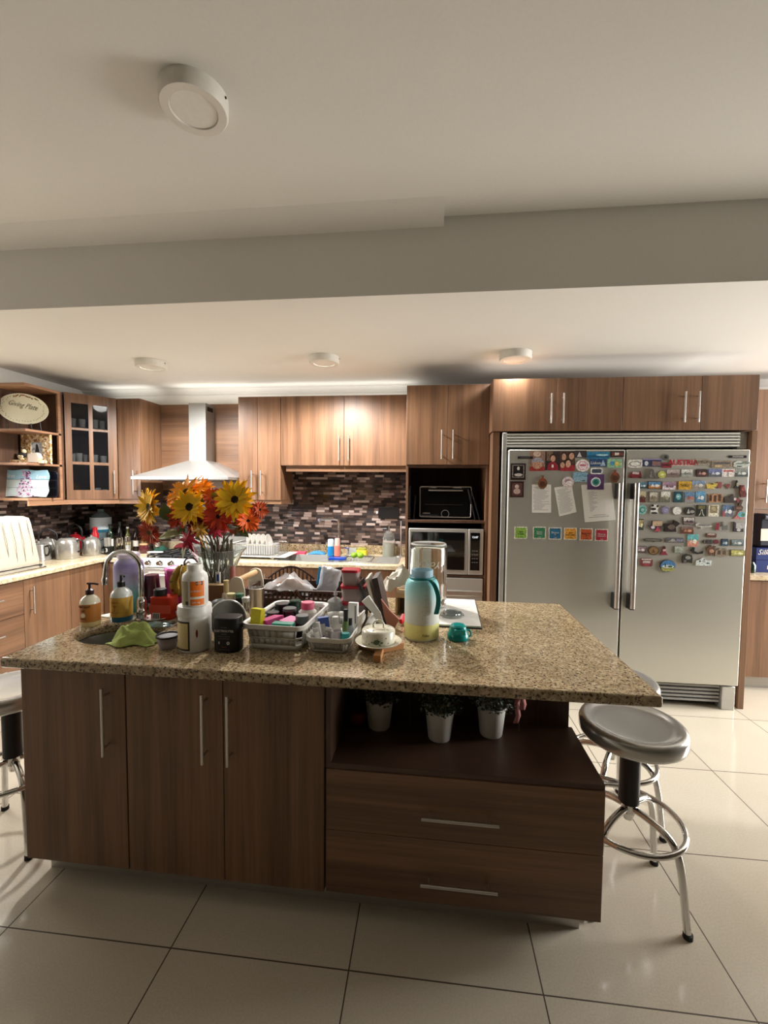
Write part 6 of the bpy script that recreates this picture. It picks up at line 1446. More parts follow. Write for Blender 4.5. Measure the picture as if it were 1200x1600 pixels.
single('blue_cloth', crumple(6, .16, .08, .03, 31), pm('sky_blue_cloth', (70, 142, 190), .85), 'folded light blue cloth on the back rim of the sink', 'cloth', (-1.065, 4.045, CZ), solid=.003)
single('small_glass', MB().box(-.045, .045, -.03, .03, 0, .062), pm('glassware', (235, 240, 240), .05, trans=.8, ior=1.35), 'small clear square glass holder beside the tall faucet', 'glass', (-.735, 4.045+.03, CZ), solid=.002)
t = thing('yellow_sponge_holder', 'yellow sponge tub on the rear worktop by the faucet', 'sponge', (-.635, 4.06, CZ)); MB().prism(rrect(.105, .07, .02, 4), 0, .05, 'z').build('tub', pm('lemon_tub', (216, 206, 60), .5), t, bevel=.003); MB().prism(rrect(.085, .05, .015, 4), .0502, .068, 'z').build('sponge', pm('olive_sponge', (160, 160, 60), .8), t, bevel=.003)
t = thing('soap_dispenser_jar', 'clear glass dispenser jar with pump in the right rear corner of the worktop', 'jar', (-.375, 4.03, CZ))
MB().lathe([(0, 0), (.058, 0), (.060, .006), (.060, .13), (.052, .20), (.03, .232), (.028, .24), (0, .24)], n=32).build('jar', pm('jar_clear', (236, 240, 238), .04, trans=.9, ior=1.3), t)
MB().lathe([(0, .004), (.055, .004), (.057, .12), (0, .12)], n=28).build('liquid', pm('cloudy_liquid', (206, 206, 184), .3, trans=.3), t)
MB().tube([(0, 0, .24), (0, 0, .285), (-.02, -.02, .29)], .004, 8).build('pump', CHROME, t)
single('paper_towel_pole', MB().cyl(0, 0, 0, .010, .05, 24).tube([(0, 0, .01), (0, 0, .335)], .006, 8), STEELH, 'thin upright steel pole at the tower side of the worktop', 'pole', (-.262, 4.03, CZ))
t = thing('outlet_cover', 'wide black socket plate on the mosaic tiles by the tower', 'socket', (-.385, YB-.0125, 1.305)); MB().box(-.105, .095, -.010, 0, -.055, .055).build('plate', BLACK, t, bevel=.003); MB().box(-.125, -.108, -.008, 0, -.012, .012).build('white_switch', WHITE, t, bevel=.002)
t = thing('outlet_cover', 'white socket plate on the tiles behind the bouquet', 'socket', (-2.35, YB-.0125, 1.13)); MB().box(-.05, .05, -.010, 0, -.03, .03).build('plate', WHITE, t, bevel=.003)
# right of fridge
SBX = 2.70
t = thing('drink_carton_pack', 'navy blue Silk drink carton pack, topmost of the two on the right worktop', 'carton', (SBX, 3.70, CZ+.098))
NAVY = pm('navy_carton', (24, 44, 110), .4)
MB().box(-.135, .30, -.02, .22, 0, .095).build('carton', NAVY, t, bevel=.002); text_mb('Silk', .058, .0008, shear=.3).xf(T3(-.085, -.0208, .060)).build('lettering', PAPER, t); MB().box(-.01, .02, -.0208, -.0203, .0, .06).build('white_panel', PAPER, t)
t = thing('drink_carton_pack', 'navy blue carton pack under the Silk one on the right worktop', 'carton', (SBX, 3.70, CZ))
MB().box(-.135, .30, -.02, .22, 0, .0975).build('carton', NAVY, t, bevel=.002); MB().box(-.05, .02, -.0208, -.0203, .025, .055).build('white_panel', PAPER, t)
t = thing('duffel_bag', 'dark navy bag with grey strap lying on the carton packs', 'bag', (SBX+.05, 3.72, CZ+.1935))
MB().prism([(-.16, 0), (.25, 0), (.25, .16), (.05, .25), (-.12, .27), (-.16, .22)], -.02, .20).build('body', pm('navy_fabric', (22, 24, 42), .7), t, bevel=.02)
MB().tube([(-.12, -.02, .24), (-.02, -.03, .22), (.10, -.03, .15), (.2, -.03, .12)], .014, 8).build('strap', pm('grey_blue_webbing', (120, 128, 150), .8), t)
MB().box(-.15, -.07, -.0285, -.0265, .055, .15).build('tag_card', pm('cream_tag', (236, 222, 208), .6), t)
single('green_jar', MB().lathe([(0, 0), (.030, 0), (.034, .01), (.034, .06), (.02, .085), (0, .09)], n=20), pm('dark_green_jar', (30, 48, 40), .2), 'small dark green jar between refrigerator panel and the cartons', 'jar', (2.515, 3.66, CZ))
single('paper_bag', MB().box(-.04, .04, -.03, .03, 0, .17), pm('cream_tag', (236, 222, 208), .6), 'narrow cream paper bag beside the refrigerator panel', 'bag', (2.49, 3.80, CZ), bevel=.004)

# ------------------------------------------------------------------ fridge magnets and papers
FYD = GY-.0006          # front face of the doors
ff = cam.matrix_world.to_3x3()
def fr(px, py, Y=None):
    """photo measurement on the door plane -> metres"""
    d = ff @ Vector(((px-600)/FPX, -(py-800)/FPX, -1)); k = (FYD if Y is None else Y)/d.y
    return d.x*k, CAM_Z+d.z*k
_nm = [0]
def cmat(c):
    k = 'magnet_%02x%02x%02x' % c
    if k in _mc: return _mc[k]
    g = sum(c)/3; c = tuple(x*.80+g*.20 for x in c); t = NT(k)
    n = t.new('TexNoise'); n.inputs['Scale'].default_value = 150; n.inputs['Detail'].default_value = 2; t.link(t.tc, n.inputs['Vector'])
    dk = tuple(x*.8 for x in c); lt = tuple(min(255, x*1.08+8) for x in c)
    t.link(t.ramp(n.outputs['Fac'], [(.36, dk), (.48, c), (.60, lt)]), t.b.inputs['Base Color']); t.b.inputs['Roughness'].default_value = .4
    _mc[k] = t.m; return t.m
def magnet(label, x0, y0, x1, y1, base, marks=(), shape='rect', th=.004, rot=0, name='fridge_magnet', cat='magnet', txt=None, y_off=0):
    """marks: (x0,y0,x1,y1,colour[,shape]) in 0..1 of the box, y down"""
    X0, Z1 = fr(x0, y0); X1, Z0_ = fr(x1, y1); cx, cz = (X0+X1)/2, (Z0_+Z1)/2; w, h = X1-X0, Z1-Z0_
    t = thing(name, label, cat, (cx, FYD-y_off, cz)); R = R3('Y', rot)
    def shp(kind, a, b, c, d):
        w_, h_ = c-a, d-b; mx, mz = (a+c)/2, (b+d)/2
        if kind == 'oval': return [(mx+w_/2*math.cos(q*PI/12), mz+h_/2*math.sin(q*PI/12)) for q in range(24)]
        if kind == 'round': return [(mx+x, mz+z) for x, z in rrect(w_, h_, min(w_, h_)*.25, 4)]
        if kind == 'tri': return [(a, b), (c, b), (mx, d)]
        if kind == 'hill': return [(a, b), (c, b), (a+.72*w_, b+.30*h_), (a+.62*w_, b+.85*h_), (mx, d), (a+.38*w_, b+.85*h_), (a+.26*w_, b+.35*h_)]
        if isinstance(kind, (list, tuple)): return [(a+u*w_, d-v*h_) for u, v in kind]
        return [(a, b), (c, b), (c, d), (a, d)]
    MB().prism(shp(shape, -w/2, -h/2, w/2, h/2), -th, 0).xf(R).build('plate', cmat(base), t, bevel=.0005)
    for i, mk in enumerate(marks):
        a, b, c, d, col = mk[:5]; kd = mk[5] if len(mk) > 5 else 'rect'
        MB().prism(shp(kd, -w/2+a*w, h/2-d*h, -w/2+c*w, h/2-b*h), -th-.0006-.00025*i, -th-.0001).xf(R).build('picture', cmat(col), t)
    for (s_, sz, u, v, col) in txt or []:
        text_mb(s_, sz*h, .0004).xf(T3(-w/2+u*w, -th-.0022, h/2-v*h)).xf(R).build('lettering', cmat(col), t)
    return t
SEA, SKY, SND, TEA, DK, WHT, RD, BR = (60, 110, 150), (120, 170, 210), (200, 160, 100), (60, 120, 120), (40, 36, 36), (228, 226, 220), (170, 40, 44), (96, 56, 40)
# left door
magnet('dark framed portrait magnet of a standing pale figure, upper left of the left door', 798, 724, 821, 750, (44, 24, 24), [(.12, .1, .88, .85, (170, 160, 158)), (.16, .13, .84, .82, (30, 20, 22)), (.42, .2, .6, .42, (214, 206, 204), 'oval'), (.25, .6, .8, .78, (190, 180, 178), 'oval')])
magnet('dark red framed magnet with pale crouching figures, below the portrait one', 797, 752, 818, 777, (58, 24, 26), [(.14, .12, .86, .9, (96, 60, 56)), (.35, .2, .65, .45, (206, 180, 170), 'oval'), (.25, .45, .75, .8, (190, 160, 150), 'oval')])
magnet('photo of a child in a grey knitted cap on the left door', 828, 705, 851, 736, (150, 110, 90), [(.0, .78, 1, 1, (168, 44, 40), 'round'), (.22, .0, .72, .28, (196, 170, 150), 'oval'), (.16, .38, .84, .90, (196, 140, 112), 'oval'), (.08, .32, .94, .62, (150, 150, 164), [(0, .9), (.08, .4), (.3, .08), (.6, 0), (.88, .3), (1, .9), (.8, .75), (.5, .7), (.2, .78)]), (.32, .64, .40, .67, (50, 34, 30), 'oval'), (.58, .64, .66, .67, (50, 34, 30), 'oval')], th=.0012, cat='photo', name='photo_print')
magnet('photo of one person in a red sweater on the left door', 852, 705, 875, 735, (58, 42, 40), [(.1, .0, .5, .5, (120, 90, 70)), (.15, .55, .88, 1, (160, 30, 44), [(0, 1), (.05, .35), (.35, 0), (.65, 0), (.95, .35), (1, 1)]), (.31, .14, .72, .50, (44, 28, 24), 'oval'), (.36, .22, .67, .55, (206, 150, 120), 'oval'), (.44, .7, .56, .85, WHT)], th=.0012, cat='photo', name='photo_print')
magnet('photo of four people in red on the left door', 876, 705, 898, 736, (84, 56, 48), [(.0, .7, 1, 1, (176, 34, 44)), (.04, .04, .42, .40, (48, 32, 28), 'oval'), (.08, .12, .38, .46, (200, 150, 122), 'oval'), (.54, .0, .98, .34, (40, 28, 26), 'oval'), (.58, .08, .93, .42, (204, 150, 120), 'oval'), (.30, .38, .76, .78, (50, 30, 26), 'oval'), (.36, .46, .71, .82, (212, 158, 130), 'oval'), (.0, .56, .30, .85, (200, 150, 120), 'oval')], th=.0012, cat='photo', name='photo_print')
magnet('dark magnet with a pale crown shape overlapping the group photo', 898, 704, 916, 715, (62, 54, 58), [(.2, .2, .6, .9, (206, 202, 200), 'tri')])
magnet('round white and pink badge magnet on the left door', 900, 718, 921, 737, (230, 226, 226), [(.12, .12, .88, .88, (214, 160, 172), 'oval'), (.2, .2, .8, .8, (228, 214, 218), 'oval'), (.28, .4, .72, .55, (196, 90, 120))], 'oval')
magnet('wide blue seascape magnet along the top of the left door', 917, 706, 952, 717, (28, 120, 168), [(.0, .5, 1, .8, (20, 84, 130)), (.4, .3, .95, .6, (150, 206, 226), 'oval')])
magnet('small dark framed panorama magnet at the top right corner of the left door', 954, 705, 975, 714, (38, 34, 34), [(.08, .2, .92, .8, (120, 60, 50)), (.3, .25, .6, .7, (220, 210, 200))])
magnet('deep blue banner magnet with white lettering under the seascape', 921, 717, 947, 729, (34, 70, 124), [(.65, .1, .95, .9, (160, 186, 210), 'tri')], txt=[('Lisboa', .5, .36, .55, WHT)])
magnet('light green map magnet near the top right of the left door', 949, 717, 971, 731, (136, 190, 150), [(.2, .25, .5, .75, (60, 140, 196), 'oval'), (.5, .3, .85, .8, (220, 200, 80), 'oval')])
magnet('small white scalloped magnet with dark landscape under the blue banner', 923, 731, 941, 741, (226, 226, 224), [(.1, .2, .9, .8, (60, 70, 90), 'round')], 'round')
magnet('pale blue square sky magnet beside the round badge', 896, 738, 917, 753, (110, 160, 192), [(.0, .5, 1, 1, (136, 176, 200)), (.6, .8, .85, .92, (70, 90, 110))])
magnet('purple square magnet with a teal globe in a white ring, holding the big sheet', 918, 741, 943, 765, (88, 52, 108), [(.2, .2, .8, .82, (232, 232, 236), 'oval'), (.27, .27, .73, .75, (70, 170, 160), 'oval'), (.35, .35, .66, .66, (30, 110, 100), 'oval')], y_off=.0016)
VS = [(.38, 0), (.62, 0), (.60, .18), (.85, .32), (1, .55), (.9, .8), (.65, 1), (.35, 1), (.1, .8), (0, .55), (.15, .32), (.40, .18)]
magnet('brown clay jar magnet holding the narrow receipt', 840, 743, 855, 764, (120, 72, 40), [(.2, .45, .8, .85, (86, 46, 26), 'oval'), (.3, .2, .7, .4, (160, 60, 40))], VS, .007, y_off=.0012)
magnet('brown clay jar magnet alone near the left door handle', 953, 734, 968, 754, (120, 72, 40), [(.2, .45, .8, .85, (86, 46, 26), 'oval'), (.3, .2, .7, .4, (160, 60, 40))], VS, .007)
magnet('round pale pink magnet holding the tilted receipt', 879, 745, 896, 762, (214, 196, 200), [(.2, .2, .7, .6, (150, 120, 126), 'oval'), (.3, .35, .85, .8, (228, 216, 218), 'oval')], 'oval', y_off=.0012)
for cols, x0, lab, ln_, tc_ in (((132, 186, 60), 804, 'lime green square slogan magnet, first of the row of six', ('Take', 'a step', '.com'), DK), ((44, 128, 84), 833, 'dark green square slogan magnet of the row of six', ('Learn', 'more', '.com'), WHT), ((30, 104, 148), 857.5, 'blue square slogan magnet of the row of six', ('Explore', 'it', '.com'), WHT), ((236, 158, 42), 881.5, 'yellow orange square slogan magnet of the row of six', ('Ask', 'your team', '.com'), DK), ((208, 86, 40), 906, 'deep orange square slogan magnet of the row of six', ('Discover', 'it', '.com'), DK), ((190, 32, 56), 930, 'red square slogan magnet, last of the row of six', ('How to', 'connect', '.com'), WHT)):
    yo = {804: 823, 833: 823, 857.5: 824, 881.5: 824.5, 906: 825.5, 930: 826.5}[x0]
    t = magnet(lab, x0, yo, x0+19.5, yo+19, (226, 222, 206), [(.07, .07, .93, .93, cols)], th=.0015, txt=[(ln_[0], .2, .5, .42, tc_), (ln_[1], .2, .5, .58, tc_), (ln_[2], .13, .52, .83, tc_)])
    t['group'] = 'row of square slogan magnets'
def sheet(label, pts, lines, name='paper_sheet', cat='paper'):
    P = [fr(*p) for p in pts]; cx = sum(p[0] for p in P)/4; cz = sum(p[1] for p in P)/4
    t = thing(name, label, cat, (cx, FYD, cz)); Q = [(x-cx, z-cz) for x, z in P]
    MB().prism(Q, -.0008, 0).build('sheet', PAPER, t)
    m = MB()
    for (u0, u1, v, h) in lines:
        def L(u, v): a = [Q[0][k]*(1-u)+Q[1][k]*u for k in (0, 1)]; b = [Q[3][k]*(1-u)+Q[2][k]*u for k in (0, 1)]; return (a[0]*(1-v)+b[0]*v, a[1]*(1-v)+b[1]*v)
        m.prism([L(u0, v), L(u1, v), L(u1, v+h), L(u0, v+h)], -.0012, -.0009)
    m.build('printed_lines', pm('print_grey', (150, 150, 156), .8), t)
rr = random.Random(12)
sheet('narrow white receipt hanging straight on the left door', [(831, 757), (861, 757), (861, 801), (831, 801)], [(rr.uniform(.06, .15), rr.uniform(.5, .94), .1+i*.042, .012) for i in range(20)])
sheet('narrow white receipt hanging tilted on the left door', [(866, 762), (893, 757), (901, 800), (874, 807)], [(rr.uniform(.06, .2), rr.uniform(.6, .94), .1+i*.042, .012) for i in range(20)])
sheet('large white printed sheet under the purple globe magnet', [(908, 758), (955, 754), (962, 812), (914, 816)], [(.2, rr.uniform(.3, .5), .2+i*.034, .01) for i in range(16)]+[(.3, .7, .83, .012), (.15, .8, .88, .012)])
# right door rows
magnet('small dark round coin magnet above the AUSTRIA letters', 1035, 710, 1045, 719, (96, 98, 92), [(.25, .25, .75, .75, (40, 42, 40), 'oval')], 'oval')
magnet('white ornate oval tin magnet at the start of the top row', 981, 718, 1003, 731, (214, 210, 204), [(.1, .2, .9, .85, (120, 116, 116), 'oval'), (.16, .28, .84, .78, (226, 224, 220), 'oval')], 'round')
magnet('dark blue night city panorama magnet in the top row', 1004, 717, 1033, 729, (50, 58, 96), [(.1, .3, .3, .9, (200, 206, 220), 'oval'), (.5, .3, .95, .9, (140, 100, 96)), (.0, .0, 1, .12, (140, 130, 190))])
magnet('small red tram magnet left of the AUSTRIA letters', 1034, 723, 1049, 731, (150, 36, 44), [(.1, .3, .8, .6, (60, 20, 26))])
t = thing('fridge_magnet', 'red capital letter magnet spelling AUSTRIA', 'magnet', (fr(1067, 723)[0], FYD, fr(1067, 723)[1]))
text_mb('AUSTRIA', .052, .004, space=.93, font_w=.0006).xf(T3(0, -.0022, 0)).build('letters', cmat((190, 30, 48)), t); MB().box(-.075, .075, -.0003, 0, -.021, .021).build('backing', cmat((232, 214, 210)), t)
magnet('tan city letters magnet right of AUSTRIA', 1086, 717, 1108, 727, (160, 148, 128), txt=[('DUBLIN', .62, .5, .5, (92, 78, 62))])
magnet('long beige landscape magnet near the end of the top row', 1112, 720, 1143, 731, (150, 132, 110), [(.1, .2, .9, .5, (96, 90, 90)), (.15, .6, .5, .9, (206, 180, 130))])
magnet('white fish shaped cut-out magnet at the end of the top row', 1146, 720, 1172, 731, (206, 212, 204), [(.1, .3, .6, .5, (110, 130, 126), 'oval'), (.5, .1, .9, .5, (130, 140, 130), 'oval'), (.2, .7, .5, .9, (70, 90, 90), 'oval')], [(0, .3), (.25, 0), (.6, .15), (1, .1), (.95, .75), (.6, .95), (.25, 1), (0, .8)])
magnet('small red car magnet in the second row', 982, 736, 1002, 747, (140, 34, 42), [(.3, .12, .8, .45, (206, 190, 190)), (.15, .75, .3, 1, DK, 'oval'), (.75, .75, .9, 1, DK, 'oval')], [(0, .85), (.05, .5), (.3, .1), (.9, .05), (1, .6), (1, 1), (.1, 1)])
magnet('grey volcano shaped magnet in the second row', 1006, 732, 1029, 748, (92, 92, 86), [(.35, .1, .55, .9, (130, 130, 122), 'tri')], 'hill', .010)
magnet('lime yellow round magnet beside the volcano', 1028, 736, 1040, 747, (196, 200, 80), [(.3, .3, .7, .7, (232, 236, 160), 'oval')], 'oval')
def scene_m(label, x0, y0, x1, y1, sky, land, det, frame=None, shape='rect', extra=()):
    mk = []
    if frame: mk.append((.06, .07, .94, .93, sky))
    mk += [(.06 if frame else 0, .5, .94 if frame else 1, .93 if frame else 1, land), (.2, .3, .5, .7, det, 'tri'), (.5, .4, .85, .75, tuple(min(255, int(c*1.2)) for c in det), 'oval')]
    return magnet(label, x0, y0, x1, y1, frame or sky, mk+list(extra), shape)
scene_m('greyish pink street scene magnet in the second row', 1042, 734, 1061, 746, (186, 170, 166), (130, 110, 106), (100, 84, 84))
scene_m('pale snowy hill magnet in the second row', 1064, 733, 1082, 745, (222, 224, 220), (160, 166, 160), (110, 120, 110), (170, 170, 164))
scene_m('dark maroon rounded town magnet in the second row', 1087, 733, 1105, 745, (70, 40, 40), (90, 50, 48), (176, 130, 120), (44, 26, 28), 'round')
scene_m('violet blue mountain magnet in the second row', 1107, 733, 1127, 745, (110, 124, 184), (90, 96, 110), (190, 196, 220))
magnet('white and red calendar style magnet in the second row', 1128, 733, 1147, 745, (232, 224, 222), [(.1, .12, .9, .35, (206, 90, 96)), (.45, .4, .52, .9, (170, 140, 146))])
scene_m('dark grey green valley magnet ending the second row', 1148, 733, 1168, 745, (140, 150, 146), (84, 96, 92), (200, 206, 204))
scene_m('small blue harbour magnet beside the right handle, third row', 998, 754, 1010, 763, (80, 130, 160), (40, 70, 96), (190, 210, 220))
scene_m('blue sky and orange field magnet in the third row', 1012, 752, 1033, 764, (74, 140, 196), (196, 122, 52), (236, 236, 232), (50, 46, 46))
scene_m('purple white bird magnet in the third row', 1035, 753, 1055, 765, (168, 130, 158), (228, 216, 224), (110, 76, 100))
magnet('golden yellow lettered magnet in the third row', 1058, 752, 1080, 765, (222, 168, 34), [(.0, .0, .08, 1, (70, 30, 20))], txt=[('Sofia', .5, .52, .48, (60, 40, 20))])
scene_m('blue topped lettered city magnet in the third row', 1081, 751, 1101, 764, (120, 150, 190), (150, 140, 130), (190, 186, 176))
magnet('yellow bird shaped magnet in the third row', 1103, 754, 1121, 764, (232, 200, 70), [(.3, .05, .7, .3, (90, 70, 40), 'tri')], [(0, .2), (.3, .2), (.5, .05), (1, .15), (.9, .6), (.6, .7), (.8, .95), (.1, .95)])
magnet('red brown figure magnet in the third row', 1121, 753, 1127, 763, (156, 74, 70), (), 'round')
magnet('red brown heart magnet right of the figure magnet', 1132, 756, 1141, 764, (150, 72, 70), (), [(0, .2), (.25, 0), (.5, .15), (.75, 0), (1, .2), (.5, 1)])
magnet('black bottle arch magnet at the right edge of the door', 1146, 750, 1155, 763, (40, 36, 32), [(.4, .3, .75, .8, (180, 176, 150), 'oval')], 'hill', .008)
magnet('red sack shaped magnet under the black arch one', 1155, 758, 1165, 777, (120, 50, 44), [(.2, .1, .7, .5, (170, 80, 74), 'oval')], [(.1, .0), (.6, 0), (.7, .3), (1, .7), (.95, 1), (.2, 1), (0, .6)], .010)
scene_m('brown red old town magnet beside the handle, fourth row', 998, 768, 1008, 785, (206, 190, 150), (110, 40, 34), (90, 60, 44))
scene_m('tan ruin picture magnet in the fourth row', 1014, 768, 1027, 785, (206, 200, 184), (150, 140, 116), (120, 110, 90), (120, 112, 96))
scene_m('white sky tower picture magnet in the fourth row', 1033, 768, 1046, 785, (232, 230, 222), (110, 112, 94), (140, 140, 120))
magnet('dark teal fish picture magnet in the fourth row', 1053, 768, 1066, 785, (24, 78, 92), [(.2, .2, .8, .75, (100, 186, 196), 'oval'), (.3, .35, .6, .55, (210, 236, 238), 'oval')])
scene_m('blue and brown hotel picture magnet in the fourth row', 1070, 769, 1084, 785, (90, 140, 190), (150, 150, 150), (176, 90, 76))
scene_m('bright blue coast picture magnet in the fourth row', 1087, 768, 1101, 785, (90, 166, 220), (70, 130, 176), (226, 226, 220))
magnet('copper letters cut-out magnet in the fourth row', 1106, 771, 1129, 786, (190, 136, 96), [(.1, .15, .25, .8, (70, 40, 28)), (.4, .2, .55, .85, (80, 50, 34)), (.7, .1, .85, .8, (90, 56, 38))], [(0, .05), (.1, .15), (.5, .0), (.9, .05), (1, .5), (.95, .9), (.5, .95), (.05, 1), (.08, .5)])
magnet('dark train shaped magnet in the fourth row', 1131, 772, 1155, 786, (70, 56, 56), [(.6, .4, .75, .7, (226, 214, 210)), (.78, .4, .95, .95, (150, 60, 66), 'oval')], [(0, .5), (.1, .3), (.3, .4), (.5, .0), (.56, .0), (.58, .3), (.85, .3), (1, .6), (1, 1), (.05, 1)], .008)
magnet('brown sailing boat magnet at the right edge', 1145, 780, 1160, 798, (92, 64, 52), [(.3, .7, .9, .85, (150, 110, 84))], [(.6, 0), (.95, .05), (.8, .5), (1, .7), (.9, 1), (.1, 1), (0, .7), (.55, .55)], .008)
magnet('pink and blue fish bowl magnet under the sailing boat', 1145, 798, 1165, 811, (214, 120, 120), [(.35, .12, .95, .8, (96, 190, 210), 'oval'), (.6, .3, .9, .7, (70, 140, 90), 'oval')], 'hill')
magnet('round teal lace magnet beside the handle, fifth row', 996, 789, 1010, 804, (120, 186, 180), [(.2, .2, .8, .8, (60, 130, 126), 'oval'), (.35, .3, .7, .7, (140, 200, 194), 'oval')], 'oval')
magnet('black and white panda magnet in the fifth row', 1016, 788, 1028, 803, (232, 232, 230), [(.0, .35, .7, .62, DK, 'oval'), (.05, .8, .9, 1, DK, 'oval'), (.1, .0, .4, .25, DK, 'oval'), (.75, .05, 1, .3, DK, 'oval')], [(.2, .05), (.8, .0), (1, .3), (.85, .6), (1, .95), (0, 1), (.1, .5)], .006)
magnet('lavender five sided stone magnet in the fifth row', 1033, 790, 1045, 803, (130, 124, 166), [(.2, .3, .8, .8, (160, 154, 196), 'oval')], [(.5, 0), (1, .35), (.9, .8), (.6, 1), (.3, 1), (.08, .8), (0, .35)], .006)
magnet('white china plate magnet with thin rim in the fifth row', 1050, 791, 1065, 805, (150, 140, 140), [(.06, .06, .94, .94, (234, 234, 230), 'oval')], 'oval')
magnet('black oval animal magnet in the fifth row', 1068, 792, 1086, 805, (46, 44, 42), [(.25, .2, .5, .8, (190, 190, 186), 'tri'), (.5, .4, .9, .75, (160, 156, 150), 'oval')], 'oval', .007)
magnet('black framed arch magnet with a gold top in the fifth row', 1088, 789, 1103, 807, (30, 34, 30), [(.15, .05, .85, .35, (120, 110, 60)), (.2, .35, .85, .95, (206, 206, 190), 'hill'), (.32, .45, .72, .95, (44, 50, 48), 'hill')])
magnet('cream card magnet with a tan map in the fifth row', 1107, 789, 1122, 807, (234, 228, 206), [(.15, .05, .85, .7, (150, 134, 94)), (.3, .15, .7, .5, (190, 176, 130), 'oval')])
scene_m('tall blue skyline magnet with red corner in the fifth row', 1129, 789, 1145, 807, (90, 124, 166), (110, 110, 130), (206, 214, 224), None, 'rect', [(0, .55, .2, 1, (190, 76, 80))])
scene_m('narrow tan cave picture magnet beside the handle, sixth row', 995, 811, 1005, 828, (176, 160, 110), (70, 76, 70), (210, 196, 150), (50, 56, 54))
magnet('state outline magnet with a star and a red flag part', 1011, 813, 1034, 832, (80, 60, 80), [(.35, .05, .98, .45, (206, 176, 140)), (.5, .45, .9, .9, (196, 70, 84), 'tri'), (.25, .45, .5, .7, (220, 216, 222), 'oval')], [(.3, 0), (.95, .03), (1, .5), (.85, .65), (.7, 1), (.55, .85), (.35, .75), (0, .45), (.3, .4)], .006)
magnet('black bull shaped magnet in the sixth row', 1036, 812, 1061, 831, (44, 34, 30), [(.25, .4, .7, .8, (110, 94, 80), 'oval')], [(0, .45), (.1, .3), (.6, .3), (.6, .0), (.8, .1), (1, .3), (.85, .5), (.75, .6), (.8, 1), (.05, 1), (.1, .7)], .010)
scene_m('white framed tramway magnet upper one of a pair in the middle', 1067, 808, 1085, 820, (206, 200, 196), (130, 110, 112), (70, 56, 60), (90, 76, 76))
scene_m('rust brown desert magnet below the tramway one', 1064, 823, 1083, 834, (130, 96, 84), (110, 60, 44), (196, 130, 100))
magnet('silver aeroplane magnet in the sixth row', 1086, 816, 1112, 827, (190, 188, 182), [(.1, .35, .9, .5, (110, 108, 106), 'oval')], [(0, .3), (.15, .0), (.3, .35), (1, .45), (1, .6), (.55, .7), (.35, 1), (.3, .7), (.05, .6)], .005)
magnet('grey skyline cut-out magnet with a red phone box', 1118, 815, 1138, 829, (150, 150, 144), [(.0, .15, .25, .95, (160, 34, 52)), (.5, .4, .9, .9, (110, 112, 108))], [(0, .15), (.25, .1), (.28, .6), (.5, .5), (.52, 0), (.62, 0), (.65, .4), (.95, .45), (1, 1), (0, 1)], .006)
magnet('dark harbour bridge magnet at the right edge, sixth row', 1146, 815, 1161, 831, (60, 56, 58), [(.2, .15, .95, .7, (186, 184, 186), 'round'), (.3, .7, .7, .95, (210, 210, 214), 'oval')], [(0, 0), (.15, .05), (.2, .2), (.95, .3), (1, 1), (0, 1)], .006)
magnet('brown lettered bridge magnet between the rows', 1103, 833, 1119, 840, (110, 60, 50), [(.1, .0, .9, .45, (190, 170, 160), 'oval')], 'round')
magnet('long narrow dark sword magnet in the seventh row', 1004, 841, 1035, 847, (70, 66, 58), [(.1, .25, .9, .6, (130, 126, 112), 'oval')], [(0, .4), (.1, .1), (.5, 0), (.9, .1), (1, .5), (.9, .9), (.65, .8), (.55, 1), (.4, .9), (.1, .85)], .006)
magnet('grey engraved panorama magnet in the seventh row', 1040, 840, 1068, 848, (92, 92, 96), [(.08, .2, .7, .8, (170, 170, 164), 'hill'), (.6, .2, .95, .8, (130, 130, 160))])
scene_m('tall teal and coral poster magnet in the middle', 1074, 835, 1090, 854, (92, 190, 196), (226, 140, 116), (236, 200, 180))
for q, (x0, x1, cc, sh) in enumerate(((1098, 1103, DK, 'moon shaped'), (1103, 1108, (60, 50, 60), 'round'), (1109, 1113, (70, 76, 70), 'square'), (1114, 1123, (120, 36, 50), 'key shaped'))):
    magnet(f'tiny {sh} magnet in the line of tiny ones, seventh row', x0, 843, x1, 850, cc, (), 'oval' if q in (1, 3) else ('round' if q == 2 else [(.9, 0), (.3, .2), (.3, .8), (.9, 1), (.1, .8), (.0, .5), (.1, .2)]))
scene_m('small dark blue window magnet in the seventh row', 1127, 842, 1137, 853, (40, 70, 96), (60, 100, 130), (170, 190, 200), (30, 50, 70))
scene_m('grey blue lake magnet at the right edge, seventh row', 1142, 843, 1161, 853, (130, 150, 160), (100, 120, 120), (190, 196, 196), (80, 90, 94))
scene_m('mauve city lettering magnet beside the handle, eighth row', 993, 853, 1009, 864, (150, 124, 134), (100, 80, 86), (196, 180, 184), (84, 66, 72))
magnet('round brass coin magnet in the eighth row', 1012, 853, 1029, 867, (84, 56, 34), [(.1, .1, .9, .9, (150, 112, 64), 'oval'), (.3, .35, .7, .75, (96, 66, 40), 'hill')], 'oval', .006)
magnet('red robed figurine magnet in the eighth row', 1031, 853, 1043, 867, (150, 40, 62), [(.35, .0, .65, .3, (60, 30, 34), 'oval'), (.3, .35, .7, .6, (220, 190, 190), 'oval')], 'hill', .008)
scene_m('pale green grey plaque magnet in the eighth row', 1053, 853, 1068, 864, (180, 190, 176), (160, 170, 156), (140, 150, 138), (130, 136, 124))
magnet('black gondola magnet in the eighth row', 1078, 855, 1098, 866, (36, 34, 32), (), [(0, .5), (.25, .0), (.35, .1), (.3, .5), (.6, .8), (.8, .75), (1, .55), (.95, .9), (.5, 1), (.3, .9)], .008)
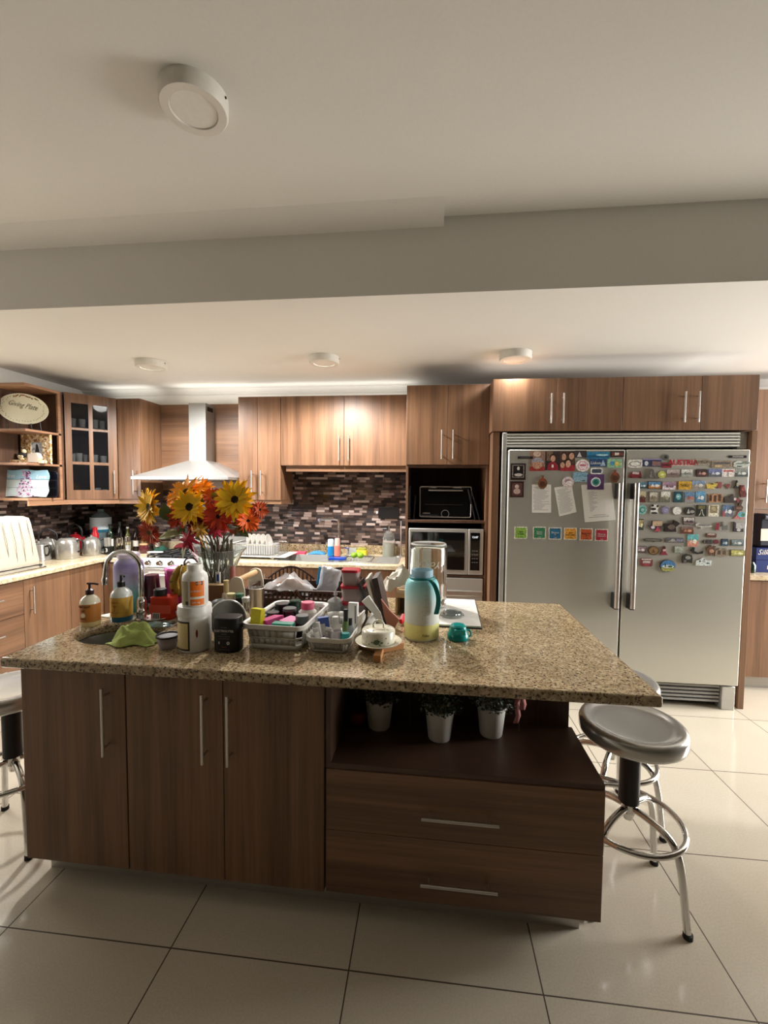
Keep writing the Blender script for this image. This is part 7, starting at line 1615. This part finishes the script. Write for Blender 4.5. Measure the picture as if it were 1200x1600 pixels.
magnet('brown horse and rider magnet in the eighth row', 1103, 851, 1117, 869, (110, 70, 50), [(.3, .4, .8, .7, (206, 150, 120), 'oval')], [(.3, .1), (.5, 0), (.6, .2), (1, .1), (.85, .5), (.8, .9), (.5, .8), (.4, 1), (.25, .7), (0, .4)], .008)
magnet('beige musicians cut-out magnet in the eighth row', 1117, 856, 1137, 869, (150, 130, 106), [(.2, .3, .4, .8, (80, 66, 54)), (.6, .3, .8, .8, (90, 76, 60))], [(0, .3), (.2, .2), (.35, .0), (.5, .2), (.8, .05), (1, .3), (.95, 1), (.0, 1)], .006)
scene_m('long yellow green field magnet at the right edge, eighth row', 1141, 859, 1163, 869, (206, 200, 96), (176, 176, 84), (226, 222, 150), (120, 110, 70))
magnet('red and white tram front magnet in the last row', 1000, 872, 1019, 885, (130, 56, 60), [(.1, .05, .9, .2, (206, 196, 190)), (.2, .3, .8, .6, (196, 180, 180)), (.25, .65, .75, .95, (176, 60, 70), 'oval')], 'round', .007)
magnet('round blue sky and green meadow magnet, lowest and largest round one', 1031, 874, 1054, 894, (60, 50, 44), [(.04, .04, .98, .98, (60, 130, 196), 'oval'), (.08, .5, .94, .95, (170, 170, 80), 'oval'), (.12, .42, .9, .66, (206, 220, 226), 'oval'), (.3, .3, .36, .6, (40, 66, 76)), (.5, .45, .8, .62, (60, 100, 70), 'oval')], 'oval', .008)
magnet('black motorbike magnet in the last row', 1065, 865, 1081, 880, (52, 50, 48), [(.3, .2, .8, .6, (150, 150, 146), 'oval'), (.15, .65, .4, 1, (110, 108, 104), 'oval')], [(.1, .2), (.4, 0), (.9, .1), (1, .5), (.95, 1), (.6, .9), (.1, 1), (0, .6)], .009)
magnet('white house outline magnet with little dots in the last row', 1087, 871, 1111, 884, (210, 222, 222), [(.2, .35, .3, .55, (70, 84, 90)), (.4, .45, .6, .5, (90, 100, 104)), (.5, .2, .56, .3, (60, 70, 76)), (.7, .6, .85, .75, (80, 110, 120))], [(0, .4), (.25, .25), (.45, 0), (.65, .3), (1, .35), (.97, 1), (0, 1)], .005)
